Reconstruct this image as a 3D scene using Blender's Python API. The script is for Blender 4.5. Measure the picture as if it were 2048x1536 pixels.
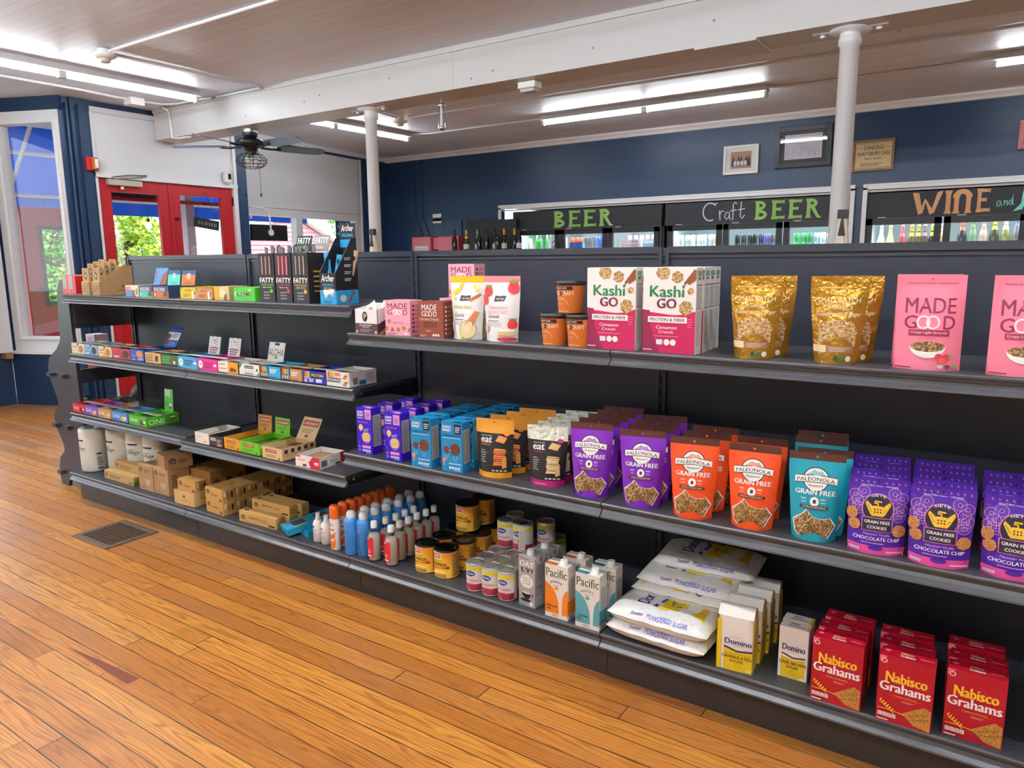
import bpy, math, random
from mathutils import Vector, Matrix
PI = math.pi
random.seed(7)
SC = bpy.context.scene
COL = SC.collection
for o in list(bpy.data.objects): bpy.data.objects.remove(o)

# ------------------------------------------------------------------ camera
cd = bpy.data.cameras.new('camera'); cam = bpy.data.objects.new('camera', cd); COL.objects.link(cam)
FWD = Vector((-0.5503235, 0.81791641, -0.16779985)).normalized()
RIGHT = Vector((0.83047628, 0.55698578, -0.00871755)); RIGHT = (RIGHT - FWD*RIGHT.dot(FWD)).normalized()
UP = RIGHT.cross(FWD)
m = Matrix.Identity(4)
for i in range(3):
    m[i][0] = RIGHT[i]; m[i][1] = UP[i]; m[i][2] = -FWD[i]
m[0][3], m[1][3], m[2][3] = 4.721, -2.598, 1.462
cam.matrix_world = m
cd.sensor_width = 36; cd.sensor_fit = 'HORIZONTAL'; cd.lens = 1466.885*36/2048
cd.clip_start = .05; cd.clip_end = 200
SC.camera = cam
# ------------------------------------------------------------------ view, sky, sun
SC.view_settings.view_transform = 'Standard'; SC.view_settings.look = 'None'
SC.view_settings.gamma = 1; SC.view_settings.use_curve_mapping = False
SC.view_settings.exposure = EXPOSURE = 0.55
world = bpy.data.worlds.new('sky'); SC.world = world; world.use_nodes = True
wn = world.node_tree.nodes; wl = world.node_tree.links
bg = wn['Background']; tc = wn.new('ShaderNodeTexCoord'); sep = wn.new('ShaderNodeSeparateXYZ'); rmp = wn.new('ShaderNodeValToRGB')
wl.new(tc.outputs['Generated'], sep.inputs[0]); wl.new(sep.outputs[2], rmp.inputs[0]); wl.new(rmp.outputs[0], bg.inputs[0])
rmp.color_ramp.elements[0].position = 0; rmp.color_ramp.elements[0].color = (.92, .95, 1, 1)
rmp.color_ramp.elements[1].position = .7; rmp.color_ramp.elements[1].color = (.62, .78, 1, 1)
bg.inputs[1].default_value = 3.6
sl = bpy.data.lights.new('sun', 'SUN'); sl.energy = 2.6; sl.angle = .05; sl.color = (1, .95, .86)
so = bpy.data.objects.new('sun', sl); COL.objects.link(so); so.rotation_euler = (math.radians(12), math.radians(48), 0); so.location = (6, 0, 12)
TUBE, AISLE = 32.0, 92.0      # radiance of the fluorescent tubes, over the far floor and over the near aisle

# ------------------------------------------------------------------ materials
def lin(h):
    r = [int(h[i:i+2], 16)/255 for i in (0, 2, 4)]
    return tuple((c/12.92 if c <= .04045 else ((c+.055)/1.055)**2.4) for c in r) + (1,)
MATS = {}
def M(h, rough=.5, metal=0, spec=.5, key=''):
    k = (h, rough, metal, spec, key)
    if k in MATS: return MATS[k]
    m = bpy.data.materials.new('paint_' + h); m.use_nodes = True
    b = m.node_tree.nodes['Principled BSDF']
    b.inputs['Base Color'].default_value = lin(h); b.inputs['Roughness'].default_value = rough
    b.inputs['Metallic'].default_value = metal; b.inputs['Specular IOR Level'].default_value = spec
    MATS[k] = m
    return m
def nodes(name):
    m = bpy.data.materials.new(name); m.use_nodes = True
    N = m.node_tree.nodes; L = m.node_tree.links
    return m, N, L, N['Principled BSDF']
def mth(N, L, op, a, b=None, c=None):
    n = N.new('ShaderNodeMath'); n.operation = op
    for i, x in enumerate((a, b, c)):
        if x is None: continue
        if isinstance(x, (int, float)): n.inputs[i].default_value = x
        else: L.new(x, n.inputs[i])
    return n.outputs[0]
def mixc(N, L, f, a, b, t='MIX'):
    n = N.new('ShaderNodeMix'); n.data_type = 'RGBA'; n.blend_type = t
    for s, x in ((n.inputs[0], f), (n.inputs[6], a), (n.inputs[7], b)):
        if isinstance(x, (int, float)): s.default_value = x
        elif isinstance(x, tuple): s.default_value = x
        else: L.new(x, s)
    return n.outputs[2]
def noise(N, L, vec, scale, detail=3, rough=.5, out=0):
    n = N.new('ShaderNodeTexNoise'); n.inputs['Scale'].default_value = scale; n.inputs['Detail'].default_value = detail
    n.inputs['Roughness'].default_value = rough
    if vec is not None: L.new(vec, n.inputs['Vector'])
    return n.outputs[out]
def ramp(N, L, f, els):
    n = N.new('ShaderNodeValToRGB'); L.new(f, n.inputs[0]); r = n.color_ramp
    while len(r.elements) < len(els): r.elements.new(.5)
    for e, (p, c) in zip(r.elements, els): e.position = p; e.color = c if isinstance(c, tuple) else lin(c)
    return n.outputs[0]
def bump(N, L, h, b, strength=.3, dist=.01):
    n = N.new('ShaderNodeBump'); n.inputs['Strength'].default_value = strength; n.inputs['Distance'].default_value = dist
    L.new(h, n.inputs['Height']); L.new(n.outputs[0], b.inputs['Normal'])
def obj_xyz(N, L):
    t = N.new('ShaderNodeTexCoord'); s = N.new('ShaderNodeSeparateXYZ'); L.new(t.outputs['Object'], s.inputs[0])
    return t.outputs['Object'], s.outputs[0], s.outputs[1], s.outputs[2]
def comb(N, L, x, y, z):
    n = N.new('ShaderNodeCombineXYZ')
    for i, v in enumerate((x, y, z)):
        if isinstance(v, (int, float)): n.inputs[i].default_value = v
        else: L.new(v, n.inputs[i])
    return n.outputs[0]
def painted(name, h, rough=.45, var=.06, scale=6, bmp=.05):
    m, N, L, b = nodes(name)
    v, x, y, z = obj_xyz(N, L)
    c = lin(h); n = noise(N, L, v, scale, 4)
    col = mixc(N, L, n, tuple(k*(1-var) for k in c[:3])+(1,), tuple(min(1, k*(1+var)) for k in c[:3])+(1,))
    L.new(col, b.inputs['Base Color']); b.inputs['Roughness'].default_value = rough
    bump(N, L, noise(N, L, v, scale*30, 2), b, bmp, .002)
    return m
def emit(name, c, s):
    m = bpy.data.materials.new(name); m.use_nodes = True
    b = m.node_tree.nodes['Principled BSDF']; b.inputs['Base Color'].default_value = (.9, .9, .9, 1)
    b.inputs['Emission Color'].default_value = c; b.inputs['Emission Strength'].default_value = s
    return m
def glass(name, tint=(1, 1, 1, 1), refl=.08):
    m = bpy.data.materials.new(name); m.use_nodes = True
    N = m.node_tree.nodes; L = m.node_tree.links; N.remove(N['Principled BSDF'])
    t = N.new('ShaderNodeBsdfTransparent'); t.inputs[0].default_value = tint
    g = N.new('ShaderNodeBsdfGlossy'); g.inputs['Roughness'].default_value = .02
    f = N.new('ShaderNodeFresnel'); ge = N.new('ShaderNodeNewGeometry'); L.new(mth(N, L, 'ADD', mth(N, L, 'MULTIPLY', ge.outputs['Backfacing'], 1/1.45-1.45), 1.45), f.inputs[0])
    x = N.new('ShaderNodeMixShader'); L.new(f.outputs[0], x.inputs[0]); L.new(t.outputs[0], x.inputs[1]); L.new(g.outputs[0], x.inputs[2])
    L.new(x.outputs[0], N['Material Output'].inputs[0])
    return m
def frac_lines(N, L, x, pitch, w):      # 1 inside the joint between two boards
    f = mth(N, L, 'FRACT', mth(N, L, 'DIVIDE', x, pitch))
    d = mth(N, L, 'MINIMUM', f, mth(N, L, 'SUBTRACT', 1, f))
    return mth(N, L, 'LESS_THAN', d, w/pitch/2), mth(N, L, 'FLOOR', mth(N, L, 'DIVIDE', x, pitch))
def wn_(N, L, vec=None, w=None):
    n = N.new('ShaderNodeTexWhiteNoise')
    if vec is not None: n.noise_dimensions = '3D'; L.new(vec, n.inputs['Vector'])
    else: n.noise_dimensions = '1D'; L.new(w, n.inputs['W'])
    return n.outputs['Value']
def floor_mat():
    m, N, L, b = nodes('pine_planks')
    v, x, y, z = obj_xyz(N, L)
    PW = .079
    j, row = frac_lines(N, L, y, PW, .0042)
    off = mth(N, L, 'MULTIPLY', wn_(N, L, w=row), 7.3)
    xo = mth(N, L, 'ADD', x, off)
    je, idx = frac_lines(N, L, xo, 2.6, .004)
    cell = wn_(N, L, comb(N, L, row, idx, 3.1)); cell2 = wn_(N, L, comb(N, L, row, idx, 9.7))
    base = ramp(N, L, cell, [(0, 'b87430'), (.3, 'cc863a'), (.6, 'dc943e'), (.85, 'e4a04a'), (1, 'd08044')])
    # long flowing grain
    sx = mth(N, L, 'ADD', mth(N, L, 'MULTIPLY', xo, 1.1), mth(N, L, 'MULTIPLY', cell2, 40))
    gv = comb(N, L, sx, mth(N, L, 'MULTIPLY', y, 14), cell)
    warp = noise(N, L, gv, 1.3, 2)
    rings = mth(N, L, 'SINE', mth(N, L, 'ADD', mth(N, L, 'MULTIPLY', y, 520), mth(N, L, 'MULTIPLY', warp, 60)))
    rings = mth(N, L, 'POWER', mth(N, L, 'ADD', mth(N, L, 'MULTIPLY', rings, .5), .5), 2.2)
    c1 = mixc(N, L, mth(N, L, 'MULTIPLY', rings, .62), base, lin('8c4a18'))
    fine = noise(N, L, comb(N, L, mth(N, L, 'MULTIPLY', xo, 6), mth(N, L, 'MULTIPLY', y, 260), cell), 1, 3)
    c2 = mixc(N, L, mth(N, L, 'MULTIPLY', fine, .4), c1, lin('935420'))
    # worn grey and pinkish patches where people walk in
    wear = noise(N, L, comb(N, L, mth(N, L, 'MULTIPLY', x, .9), mth(N, L, 'MULTIPLY', y, 3), 0), 1.4, 4)
    wf = ramp(N, L, wear, [(.5, (0, 0, 0, 1)), (.68, (1, 1, 1, 1))])
    xf = ramp(N, L, mth(N, L, 'ADD', mth(N, L, 'MULTIPLY', x, -.16), .42), [(.0, (.12,)*3+(1,)), (.55, (.62,)*3+(1,))])
    c3 = mixc(N, L, mth(N, L, 'MULTIPLY', wf, xf), c2, lin('a07a66'))
    blot = noise(N, L, v, 2.3, 3); bf = ramp(N, L, blot, [(.6, (0, 0, 0, 1)), (.72, (.5, .5, .5, 1))])
    c3 = mixc(N, L, mth(N, L, 'MULTIPLY', bf, .6), c3, lin('6b3c14'))
    jj = mth(N, L, 'MAXIMUM', j, je)
    jn = mth(N, L, 'MULTIPLY', jj, ramp(N, L, noise(N, L, v, 5, 2), [(.3, (.6,)*3+(1,)), (.6, (1,)*3+(1,))]))
    c4 = mixc(N, L, jn, c3, lin('2e2218'))
    L.new(c4, b.inputs['Base Color'])
    rr = mth(N, L, 'ADD', mth(N, L, 'MULTIPLY', noise(N, L, v, 3, 3), .12), .27)
    L.new(rr, b.inputs['Roughness'])
    h = mth(N, L, 'SUBTRACT', mth(N, L, 'MULTIPLY', rings, .05), jj)
    bump(N, L, h, b, .25, .002)
    return m
def ceil_mat():
    m, N, L, b = nodes('painted_beadboard')
    v, x, y, z = obj_xyz(N, L)
    j, row = frac_lines(N, L, y, .083, .0035)
    off = mth(N, L, 'MULTIPLY', wn_(N, L, w=row), 5.7)
    je, idx = frac_lines(N, L, mth(N, L, 'ADD', x, off), 3.4, .003)
    cell = wn_(N, L, comb(N, L, row, idx, 1))
    base = mixc(N, L, cell, lin('dadeec'), lin('e2e6f2'))
    jn = mth(N, L, 'MULTIPLY', mth(N, L, 'MAXIMUM', j, je), ramp(N, L, noise(N, L, v, 3, 2), [(.35, (.25,)*3+(1,)), (.65, (.8,)*3+(1,))]))
    L.new(mixc(N, L, jn, base, lin('8d8280')), b.inputs['Base Color']); b.inputs['Roughness'].default_value = .45
    bump(N, L, mth(N, L, 'MULTIPLY', j, -1), b, .35, .004)
    return m
def perf_mat(name, h, rough):
    m, N, L, b = nodes(name)
    v, x, y, z = obj_xyz(N, L)
    P = .0254
    fx = mth(N, L, 'SUBTRACT', mth(N, L, 'FRACT', mth(N, L, 'DIVIDE', x, P)), .5)
    fy = mth(N, L, 'SUBTRACT', mth(N, L, 'FRACT', mth(N, L, 'DIVIDE', y, P)), .5)
    r = mth(N, L, 'SQRT', mth(N, L, 'ADD', mth(N, L, 'MULTIPLY', fx, fx), mth(N, L, 'MULTIPLY', fy, fy)))
    hole = mth(N, L, 'LESS_THAN', r, .1)
    dust = ramp(N, L, noise(N, L, v, 60, 4), [(.66, (0, 0, 0, 1)), (.8, (.35,)*3+(1,))])
    c = mixc(N, L, dust, lin(h), lin('8a8682'))
    L.new(mixc(N, L, hole, c, (.002, .002, .003, 1)), b.inputs['Base Color'])
    rr = mth(N, L, 'ADD', mth(N, L, 'MULTIPLY', noise(N, L, v, 8, 3), .2), rough)
    L.new(rr, b.inputs['Roughness'])
    return m
def worn_mat(name, h, edge, rough):
    m, N, L, b = nodes(name)
    v, x, y, z = obj_xyz(N, L)
    f = ramp(N, L, noise(N, L, comb(N, L, mth(N, L, 'MULTIPLY', x, 3), mth(N, L, 'MULTIPLY', y, 40), mth(N, L, 'MULTIPLY', z, 40)), 1, 4), [(.62, (0, 0, 0, 1)), (.75, (.3,)*3+(1,))])
    L.new(mixc(N, L, f, lin(h), lin(edge)), b.inputs['Base Color'])
    b.inputs['Roughness'].default_value = rough
    bump(N, L, noise(N, L, v, 90, 3), b, .04, .002)
    return m
def speckle(name, cols, scale, rough=.6, bmp=.5):
    m, N, L, b = nodes(name)
    t = N.new('ShaderNodeTexCoord'); vo = N.new('ShaderNodeTexVoronoi'); vo.inputs['Scale'].default_value = scale
    L.new(t.outputs['Object'], vo.inputs['Vector'])
    s = N.new('ShaderNodeSeparateColor'); L.new(vo.outputs['Color'], s.inputs[0])
    L.new(ramp(N, L, s.outputs[0], [(i/(len(cols)-1), c) for i, c in enumerate(cols)]), b.inputs['Base Color'])
    b.inputs['Roughness'].default_value = rough
    bump(N, L, mth(N, L, 'MULTIPLY', vo.outputs['Distance'], -1), b, bmp, .003)
    return m
BLACK = M('1c1d20', .5); WHITE = M('e8e6e2', .5)
NAVY = painted('navy_wall_paint', '1f3a5c', .38, .08)
OFFWHITE = painted('white_gloss_paint', 'dedee0', .35, .03)
BEAMP = painted('grey_white_beam_paint', 'c9c7c7', .4, .03)
PANELW = painted('white_panel_paint', 'd8d9dc', .5, .02)
REDP = painted('red_door_paint', 'b41420', .35, .06)
FLOORM = floor_mat(); CEILM = ceil_mat()
SHELF = perf_mat('perforated_shelf_steel', '3a3b3f', .3)
STEEL = worn_mat('charcoal_steel', '33353c', '6e7074', .38)
LIPM = worn_mat('price_rail_steel', '4a4b4f', '9a9a98', .28)
KICK = worn_mat('kick_plate_steel', '343130', '55504c', .4)  # same dark paint, with the floor's brown reflection mixed into the colour
BOARD = painted('charcoal_back_board', '2a2e3a', .42, .1, 3)
TUBEM = emit('lit_tube', (.88, .955, 1, 1), TUBE); AISLEM = emit('lit_aisle_tube', (.90, .96, 1, 1), AISLE)
PANE = glass('window_glass')
CHROME = M('c8c8c8', .25, 1)
GRANOLA = speckle('granola', ['3a2614', '7a5226', 'b58a50', '5a3a1a', 'd0b078', '4a3222'], 240)
GRANOLA2 = speckle('pale_granola', ['6a4a2a', 'b08a50', 'd8b878', 'c09458', '8a5a3a', 'e0c898'], 220)
COOKIE = speckle('cookie', ['b87c42', 'c88c50', 'a86c34', 'c4864a'], 260)
CRACKER = speckle('graham_cracker', ['b07830', 'c08a3c', 'a86c28', 'c4924a'], 200)
CHOC = speckle('chocolate_cookie', ['6a3220', '7c3e28', '5a2a1c'], 300)
GARLIC = speckle('garlic_print', ['f0eeea', 'dfe0d8', 'c4cca8', 'f4f2ee', 'd8d0d4', '9ab868', 'eeece8'], 95, .35, .1)

# ------------------------------------------------------------------ mesh builder
class MB:
    def __init__(s): s.v = []; s.f = []; s.mi = []; s.sm = []; s.mats = []
    def slot(s, m):
        for i, x in enumerate(s.mats):
            if x is m: return i
        s.mats.append(m); return len(s.mats)-1
    def add(s, vs, fs, m, smooth=False):
        o = len(s.v); k = s.slot(m); s.v.extend(tuple(v) for v in vs)
        for f in fs: s.f.append(tuple(i+o for i in f)); s.mi.append(k); s.sm.append(smooth)
    def box(s, x0, x1, y0, y1, z0, z1, m):
        v = [(x0, y0, z0), (x1, y0, z0), (x1, y1, z0), (x0, y1, z0), (x0, y0, z1), (x1, y0, z1), (x1, y1, z1), (x0, y1, z1)]
        s.add(v, [(3, 2, 1, 0), (4, 5, 6, 7), (0, 1, 5, 4), (1, 2, 6, 5), (2, 3, 7, 6), (3, 0, 4, 7)], m); return s
    def obox(s, P, d, s0, s1, z0, z1, t, side, m):
        # box along a plan direction d from P, thickness t to the given side (+1 left of d)
        n = Vector((-d[1], d[0]))*side*t; P = Vector(P); d = Vector(d)
        a, b = P+d*s0, P+d*s1; c, e = b+n, a+n
        v = [(q.x, q.y, z) for z in (z0, z1) for q in (a, b, c, e)]
        s.add(v, [(3, 2, 1, 0), (4, 5, 6, 7), (0, 1, 5, 4), (1, 2, 6, 5), (2, 3, 7, 6), (3, 0, 4, 7)], m); return s
    def prism(s, poly, axis, a, b, m, smooth=False):
        # extrude a 2D polygon along an axis: x -> poly is (y,z), y -> (x,z), z -> (x,y)
        def p(q, t): return {'x': (t, q[0], q[1]), 'y': (q[0], t, q[1]), 'z': (q[0], q[1], t)}[axis]
        n = len(poly); v = [p(q, a) for q in poly]+[p(q, b) for q in poly]
        f = [(i, (i+1) % n, n+(i+1) % n, n+i) for i in range(n)]
        s.add(v, f, m, smooth); s.add(v, [tuple(range(n-1, -1, -1)), tuple(range(n, 2*n))], m); return s
    def sheet(s, prof, a, b, m):          # open profile (y,z) swept along x
        n = len(prof); v = [(a, q[0], q[1]) for q in prof]+[(b, q[0], q[1]) for q in prof]
        s.add(v, [(i, i+1, n+i+1, n+i) for i in range(n-1)], m, False); return s
    def lathe(s, prof, m, seg=20, c=(0, 0, 0), sx=1, sy=1, cap=True, ax=None):
        # prof: (r,z) list; revolves about z through c
        R = ax or Matrix.Identity(3); n = len(prof); v = []
        for r, z in prof:
            for k in range(seg):
                a = 2*PI*k/seg; q = R @ Vector((r*math.cos(a)*sx, r*math.sin(a)*sy, z)); v.append((q.x+c[0], q.y+c[1], q.z+c[2]))
        f = [(i*seg+k, i*seg+(k+1) % seg, (i+1)*seg+(k+1) % seg, (i+1)*seg+k) for i in range(n-1) for k in range(seg)]
        s.add(v, f, m, True)
        if cap:
            s.add(v[:seg], [tuple(range(seg-1, -1, -1))], m); s.add(v[-seg:], [tuple(range(seg))], m)
        return s
    def tube(s, path, r, m, seg=8, closed=False):
        P = [Vector(p) for p in path]; n = len(P); v = []
        for i, p in enumerate(P):
            if closed: t = P[(i+1) % n]-P[i-1]
            else: t = (P[min(i+1, n-1)]-P[max(i-1, 0)])
            t.normalize(); u = t.cross(Vector((0, 0, 1)))
            if u.length < 1e-3: u = t.cross(Vector((0, 1, 0)))
            u.normalize(); w = t.cross(u)
            for k in range(seg):
                a = 2*PI*k/seg; v.append(p+u*(r*math.cos(a))+w*(r*math.sin(a)))
        q = n if closed else n-1
        f = [(i*seg+k, i*seg+(k+1) % seg, ((i+1) % n)*seg+(k+1) % seg, ((i+1) % n)*seg+k) for i in range(q) for k in range(seg)]
        s.add(v, f, m, True)
        if not closed: s.add(v[:seg], [tuple(range(seg-1, -1, -1))], m); s.add(v[-seg:], [tuple(range(seg))], m)
        return s
    def grid(s, fn, nu, nv, m, smooth=True, flip=False):
        v = [fn(i/nu, j/nv) for j in range(nv+1) for i in range(nu+1)]; w = nu+1
        f = []
        for j in range(nv):
            for i in range(nu):
                q = (j*w+i, j*w+i+1, (j+1)*w+i+1, (j+1)*w+i); f.append(q[::-1] if flip else q)
        if callable(m):
            for k, q in enumerate(f): s.add([v[i] for i in q], [(0, 1, 2, 3)], m((k % nu+.5)/nu, (k//nu+.5)/nv), False)
        else: s.add(v, f, m, smooth)
        return s
    def build(s, name, parent=None, loc=None, rz=0, bevel=0):
        me = bpy.data.meshes.new(name); me.from_pydata(s.v, [], s.f)
        for m in s.mats: me.materials.append(m)
        me.polygons.foreach_set('material_index', s.mi); me.polygons.foreach_set('use_smooth', s.sm); me.update()
        o = bpy.data.objects.new(name, me); COL.objects.link(o)
        if parent: o.parent = parent
        if loc: o.location = loc
        o.rotation_euler.z = rz
        if bevel:
            b = o.modifiers.new('bevel', 'BEVEL'); b.width = bevel; b.segments = 2; b.limit_method = 'ANGLE'
        return o
def empty(name, loc=(0, 0, 0), rz=0):
    o = bpy.data.objects.new(name, None); COL.objects.link(o); o.location = loc; o.rotation_euler.z = rz; o.empty_display_size = .05
    return o
def tag(o, label, cat, group=None):
    o['label'] = label; o['category'] = cat
    if group: o['group'] = group
    return o
def struct(o, label, cat):
    o['kind'] = 'structure'; o['label'] = label; o['category'] = cat; return o
def dup(o, parent=None):
    c = o.copy(); COL.objects.link(c)
    if parent: c.parent = parent
    for k in list(o.children): dup(k, c)
    return c
def dupat(o, loc, rz=0):
    c = dup(o); c.location = loc; c.rotation_euler = (0, 0, rz); return c

# flat lettering: glyph outlines of the built-in face, cached as 2D meshes
TX = {}
def glyphs(s, bold=0.0, shear=0.0):
    k = (s, bold, shear)
    if k in TX: return TX[k]
    cu = bpy.data.curves.new('t', 'FONT'); cu.body = s; cu.resolution_u = 2 if len(s) > 6 else 3; cu.offset = bold; cu.shear = shear
    ob = bpy.data.objects.new('t', cu); me = bpy.data.meshes.new_from_object(ob)
    v = [(p.co.x, p.co.y) for p in me.vertices]; f = [tuple(p.vertices) for p in me.polygons]
    bpy.data.objects.remove(ob); bpy.data.curves.remove(cu); bpy.data.meshes.remove(me)
    if v:
        x0 = min(a for a, _ in v); x1 = max(a for a, _ in v); y0 = min(b for _, b in v); y1 = max(b for _, b in v)
        v = [((a-x0)/max(x1-x0, 1e-6), (b-y0)/max(y1-y0, 1e-6)) for a, b in v]
    TX[k] = (v, f); return TX[k]
class FC:
    """a printable face: fn(u,v) -> point, metres from the lower left corner; prints sit in thin layers on it"""
    def __init__(s, mb, fn, w, h, sub=9): s.mb = mb; s.fn = fn; s.w = w; s.h = h; s.k = 1; s.sub = sub; s.e = 1e-4; s.clamp = False; s.lock = False; s.step = .0001
    def at(s, u, v, k):
        if s.clamp: u = min(max(u, 0), s.w-s.e); v = min(max(v, 0), s.h-s.e)
        p = Vector(s.fn(u, v)); a = Vector(s.fn(u+s.e, v))-p; b = Vector(s.fn(u, v+s.e))-p
        n = a.cross(b); n.normalize(); return p+n*(.0002+k*s.step)
    def put(s, pts, fs, m, k=None):
        k = k or s.k; s.mb.add([s.at(u, v, k) for u, v in pts], fs, m)
    def rect(s, u0, v0, u1, v1, m, nxt=True):
        if nxt and not s.lock: s.k += 1
        U = max(1, math.ceil((u1-u0)/s.sub)); V = max(1, math.ceil((v1-v0)/s.sub))
        pts = [(u0+(u1-u0)*i/U, v0+(v1-v0)*j/V) for j in range(V+1) for i in range(U+1)]
        s.put(pts, [(j*(U+1)+i, j*(U+1)+i+1, (j+1)*(U+1)+i+1, (j+1)*(U+1)+i) for j in range(V) for i in range(U)], m)
    def poly(s, P, m, nxt=True):
        if nxt and not s.lock: s.k += 1
        n = len(P); cx = sum(p[0] for p in P)/n; cy = sum(p[1] for p in P)/n
        ext = max(max(abs(p[0]-cx), abs(p[1]-cy)) for p in P); R = max(1, math.ceil(ext/s.sub))
        pts = [(cx, cy)]+[(cx+(p[0]-cx)*r/R, cy+(p[1]-cy)*r/R) for r in range(1, R+1) for p in P]
        fs = [(0, 1+i, 1+(i+1) % n) for i in range(n)]
        for r in range(R-1):
            a = 1+r*n; b = a+n
            fs += [(a+i, b+i, b+(i+1) % n, a+(i+1) % n) for i in range(n)]
        s.put(pts, fs, m)
    def ell(s, u, v, a, b, m, n=18, nxt=True, wob=0):
        s.poly([(u+a*(1+wob*math.sin(i*2.7+u*99))*math.cos(2*PI*i/n), v+b*(1+wob*math.sin(i*2.7+u*99))*math.sin(2*PI*i/n)) for i in range(n)], m, nxt)
    def ring(s, u, v, a, b, t, m, n=24, a0=0, a1=2*PI):
        s.k += not s.lock; q = n+1
        pts = [(u+(a-t*o)*math.cos(a0+(a1-a0)*i/n), v+(b-t*o)*math.sin(a0+(a1-a0)*i/n)) for o in (0, 1) for i in range(q)]
        s.put(pts, [(i, i+1, q+i+1, q+i) for i in range(n)], m)
    def line(s, P, t, m, nxt=True):        # ribbon along a polyline
        if nxt and not s.lock: s.k += 1
        pts = []
        for i, p in enumerate(P):
            a = P[max(i-1, 0)]; b = P[min(i+1, len(P)-1)]; dx, dy = b[0]-a[0], b[1]-a[1]; l = math.hypot(dx, dy) or 1
            w = t(i/(len(P)-1)) if callable(t) else t
            pts += [(p[0]-dy/l*w/2, p[1]+dx/l*w/2), (p[0]+dy/l*w/2, p[1]-dx/l*w/2)]
        s.put(pts, [(2*i+1, 2*i+3, 2*i+2, 2*i) for i in range(len(P)-1)], m)
    def text(s, t, u0, v0, u1, v1, m, bold=0.0, shear=0.0, rot=False, arc=0.0):
        s.k += not s.lock; v, f = glyphs(t, 0.0, shear); sh = bold*.9*((u1-u0) if rot else (v1-v0))
        if bold:
            for j, e in enumerate((-1, 1)):
                pts = [(u1-(u1-u0)*b+e*sh*.4, v0+(v1-v0)*a+e*sh) for a, b in v] if rot else [(u0+(u1-u0)*a+e*sh, v0+(v1-v0)*b+arc*(1-(2*a-1)**2)+e*sh*.3) for a, b in v]
                s.put(pts, f, m, s.k-.5+.25*j)
        if rot: pts = [(u1-(u1-u0)*b, v0+(v1-v0)*a) for a, b in v]
        else: pts = [(u0+(u1-u0)*a, v0+(v1-v0)*b+arc*(1-(2*a-1)**2)) for a, b in v]
        s.put(pts, f, m)
    def lines(s, u0, v0, u1, v1, n, m, fill=.5):   # rows of small print
        s.k += not s.lock; h = (v1-v0)/n
        for i in range(n):
            e = u0+(u1-u0)*(.75+.25*((i*7) % 5)/4); s.rect(u0, v0+i*h, e, v0+i*h+h*fill, m, False)
def boxfaces(mb, w, d, h):
    F = {'f': FC(mb, lambda u, v: (-w/2+u, -d/2, v), w, h), 'r': FC(mb, lambda u, v: (w/2, -d/2+u, v), d, h),
            'l': FC(mb, lambda u, v: (-w/2, d/2-u, v), d, h), 't': FC(mb, lambda u, v: (-w/2+u, -d/2+v, h), w, d)}
    for f in F.values(): f.clamp = True
    return F
# ------------------------------------------------------------------ room shell
ZC = 3.06; YB = 6.38; XF = -3.06; XR = 9.0; YN = -5.6; XS = -3.86
P0, D0 = (-3.06, 1.13), Vector((-.84, -.35)).normalized()
P1, D1 = (-3.34, 3.2), Vector((-.38, 3.16)).normalized()
b = MB(); b.box(-4.3, XR, YN, YB+1.2, -.12, 0, FLOORM); fl = b.build('floor'); struct(fl, 'orange pine plank floor', 'floor')
b = MB(); PT = M('7a3a24', .35)
b.add([(1.81, -1.384, .0006), (2.05, -1.362, .0006), (2.27, -1.350, .0006), (2.27, -1.395, .0006)], [(0, 3, 2, 1)], PT)
b.build('floor_patch', fl)
b = MB(); b.box(-4.3, XR, YN, YB+1.2, ZC, ZC+.12, CEILM); struct(b.build('ceiling'), 'white painted board ceiling', 'ceiling')
# back wall with a long opening for the coolers
b = MB()
b.box(-4.4, -1.5, YB, YB+.12, 0, ZC, NAVY); b.box(-1.5, XR, YB, YB+.12, 2.2, ZC, NAVY); b.box(3.235, 3.325, YB+.02, YB+.1, 0, 2.2, NAVY)
b.box(6.0, XR, YB, YB+.12, 0, 2.2, NAVY)
for i in range(10): b.box(-3.62+.21*i, -3.612+.21*i, YB-.004, YB, 0, 2.05, NAVY)
b.box(-3.7, -1.62, YB-.012, YB, 2.05, 2.10, NAVY); b.box(-2.28, -2.2, YB-.02, YB, 1.5, 2.05, NAVY); b.box(-1.66, -1.56, YB-.02, YB, 1.5, 2.05, NAVY)
struct(b.build('wall_back'), 'navy blue back wall above the coolers', 'wall')
b = MB(); b.box(-1.5, 6, YB+1.0, YB+1.1, 0, 2.2, BLACK); b.box(-1.5, 6, YB+.12, YB+1.0, 2.2, 2.26, BLACK); struct(b.build('wall_niche'), 'dark back of the cooler niche', 'wall')
b = MB()
for (x0, x1) in ((-1.52, 3.24), (3.32, 6.02)):
    for k, (o, t) in enumerate(((0, .022), (.022, .014), (.04, .02))):
        b.box(x0+o*.0, x1, YB-t, YB, 2.17+.0+.02*k, 2.19+.02*k, OFFWHITE)
    for xx in (x0, x1-.045): b.box(xx, xx+.045, YB-.022, YB, 0, 2.23, OFFWHITE)
    b.box(x0+.04, x1-.04, YB+.02, YB+.05, 2.145, 2.165, OFFWHITE)
struct(b.build('trim_1'), 'white trim framing the cooler opening', 'trim')
b = MB(); b.prism([(YB, ZC-.075), (YB-.02, ZC-.07), (YB-.03, ZC-.045), (YB-.055, ZC-.02), (YB-.06, ZC), (YB, ZC)], 'x', -3.8, XR, OFFWHITE)
struct(b.build('trim_2'), 'white crown moulding along the navy back wall', 'trim')
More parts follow.
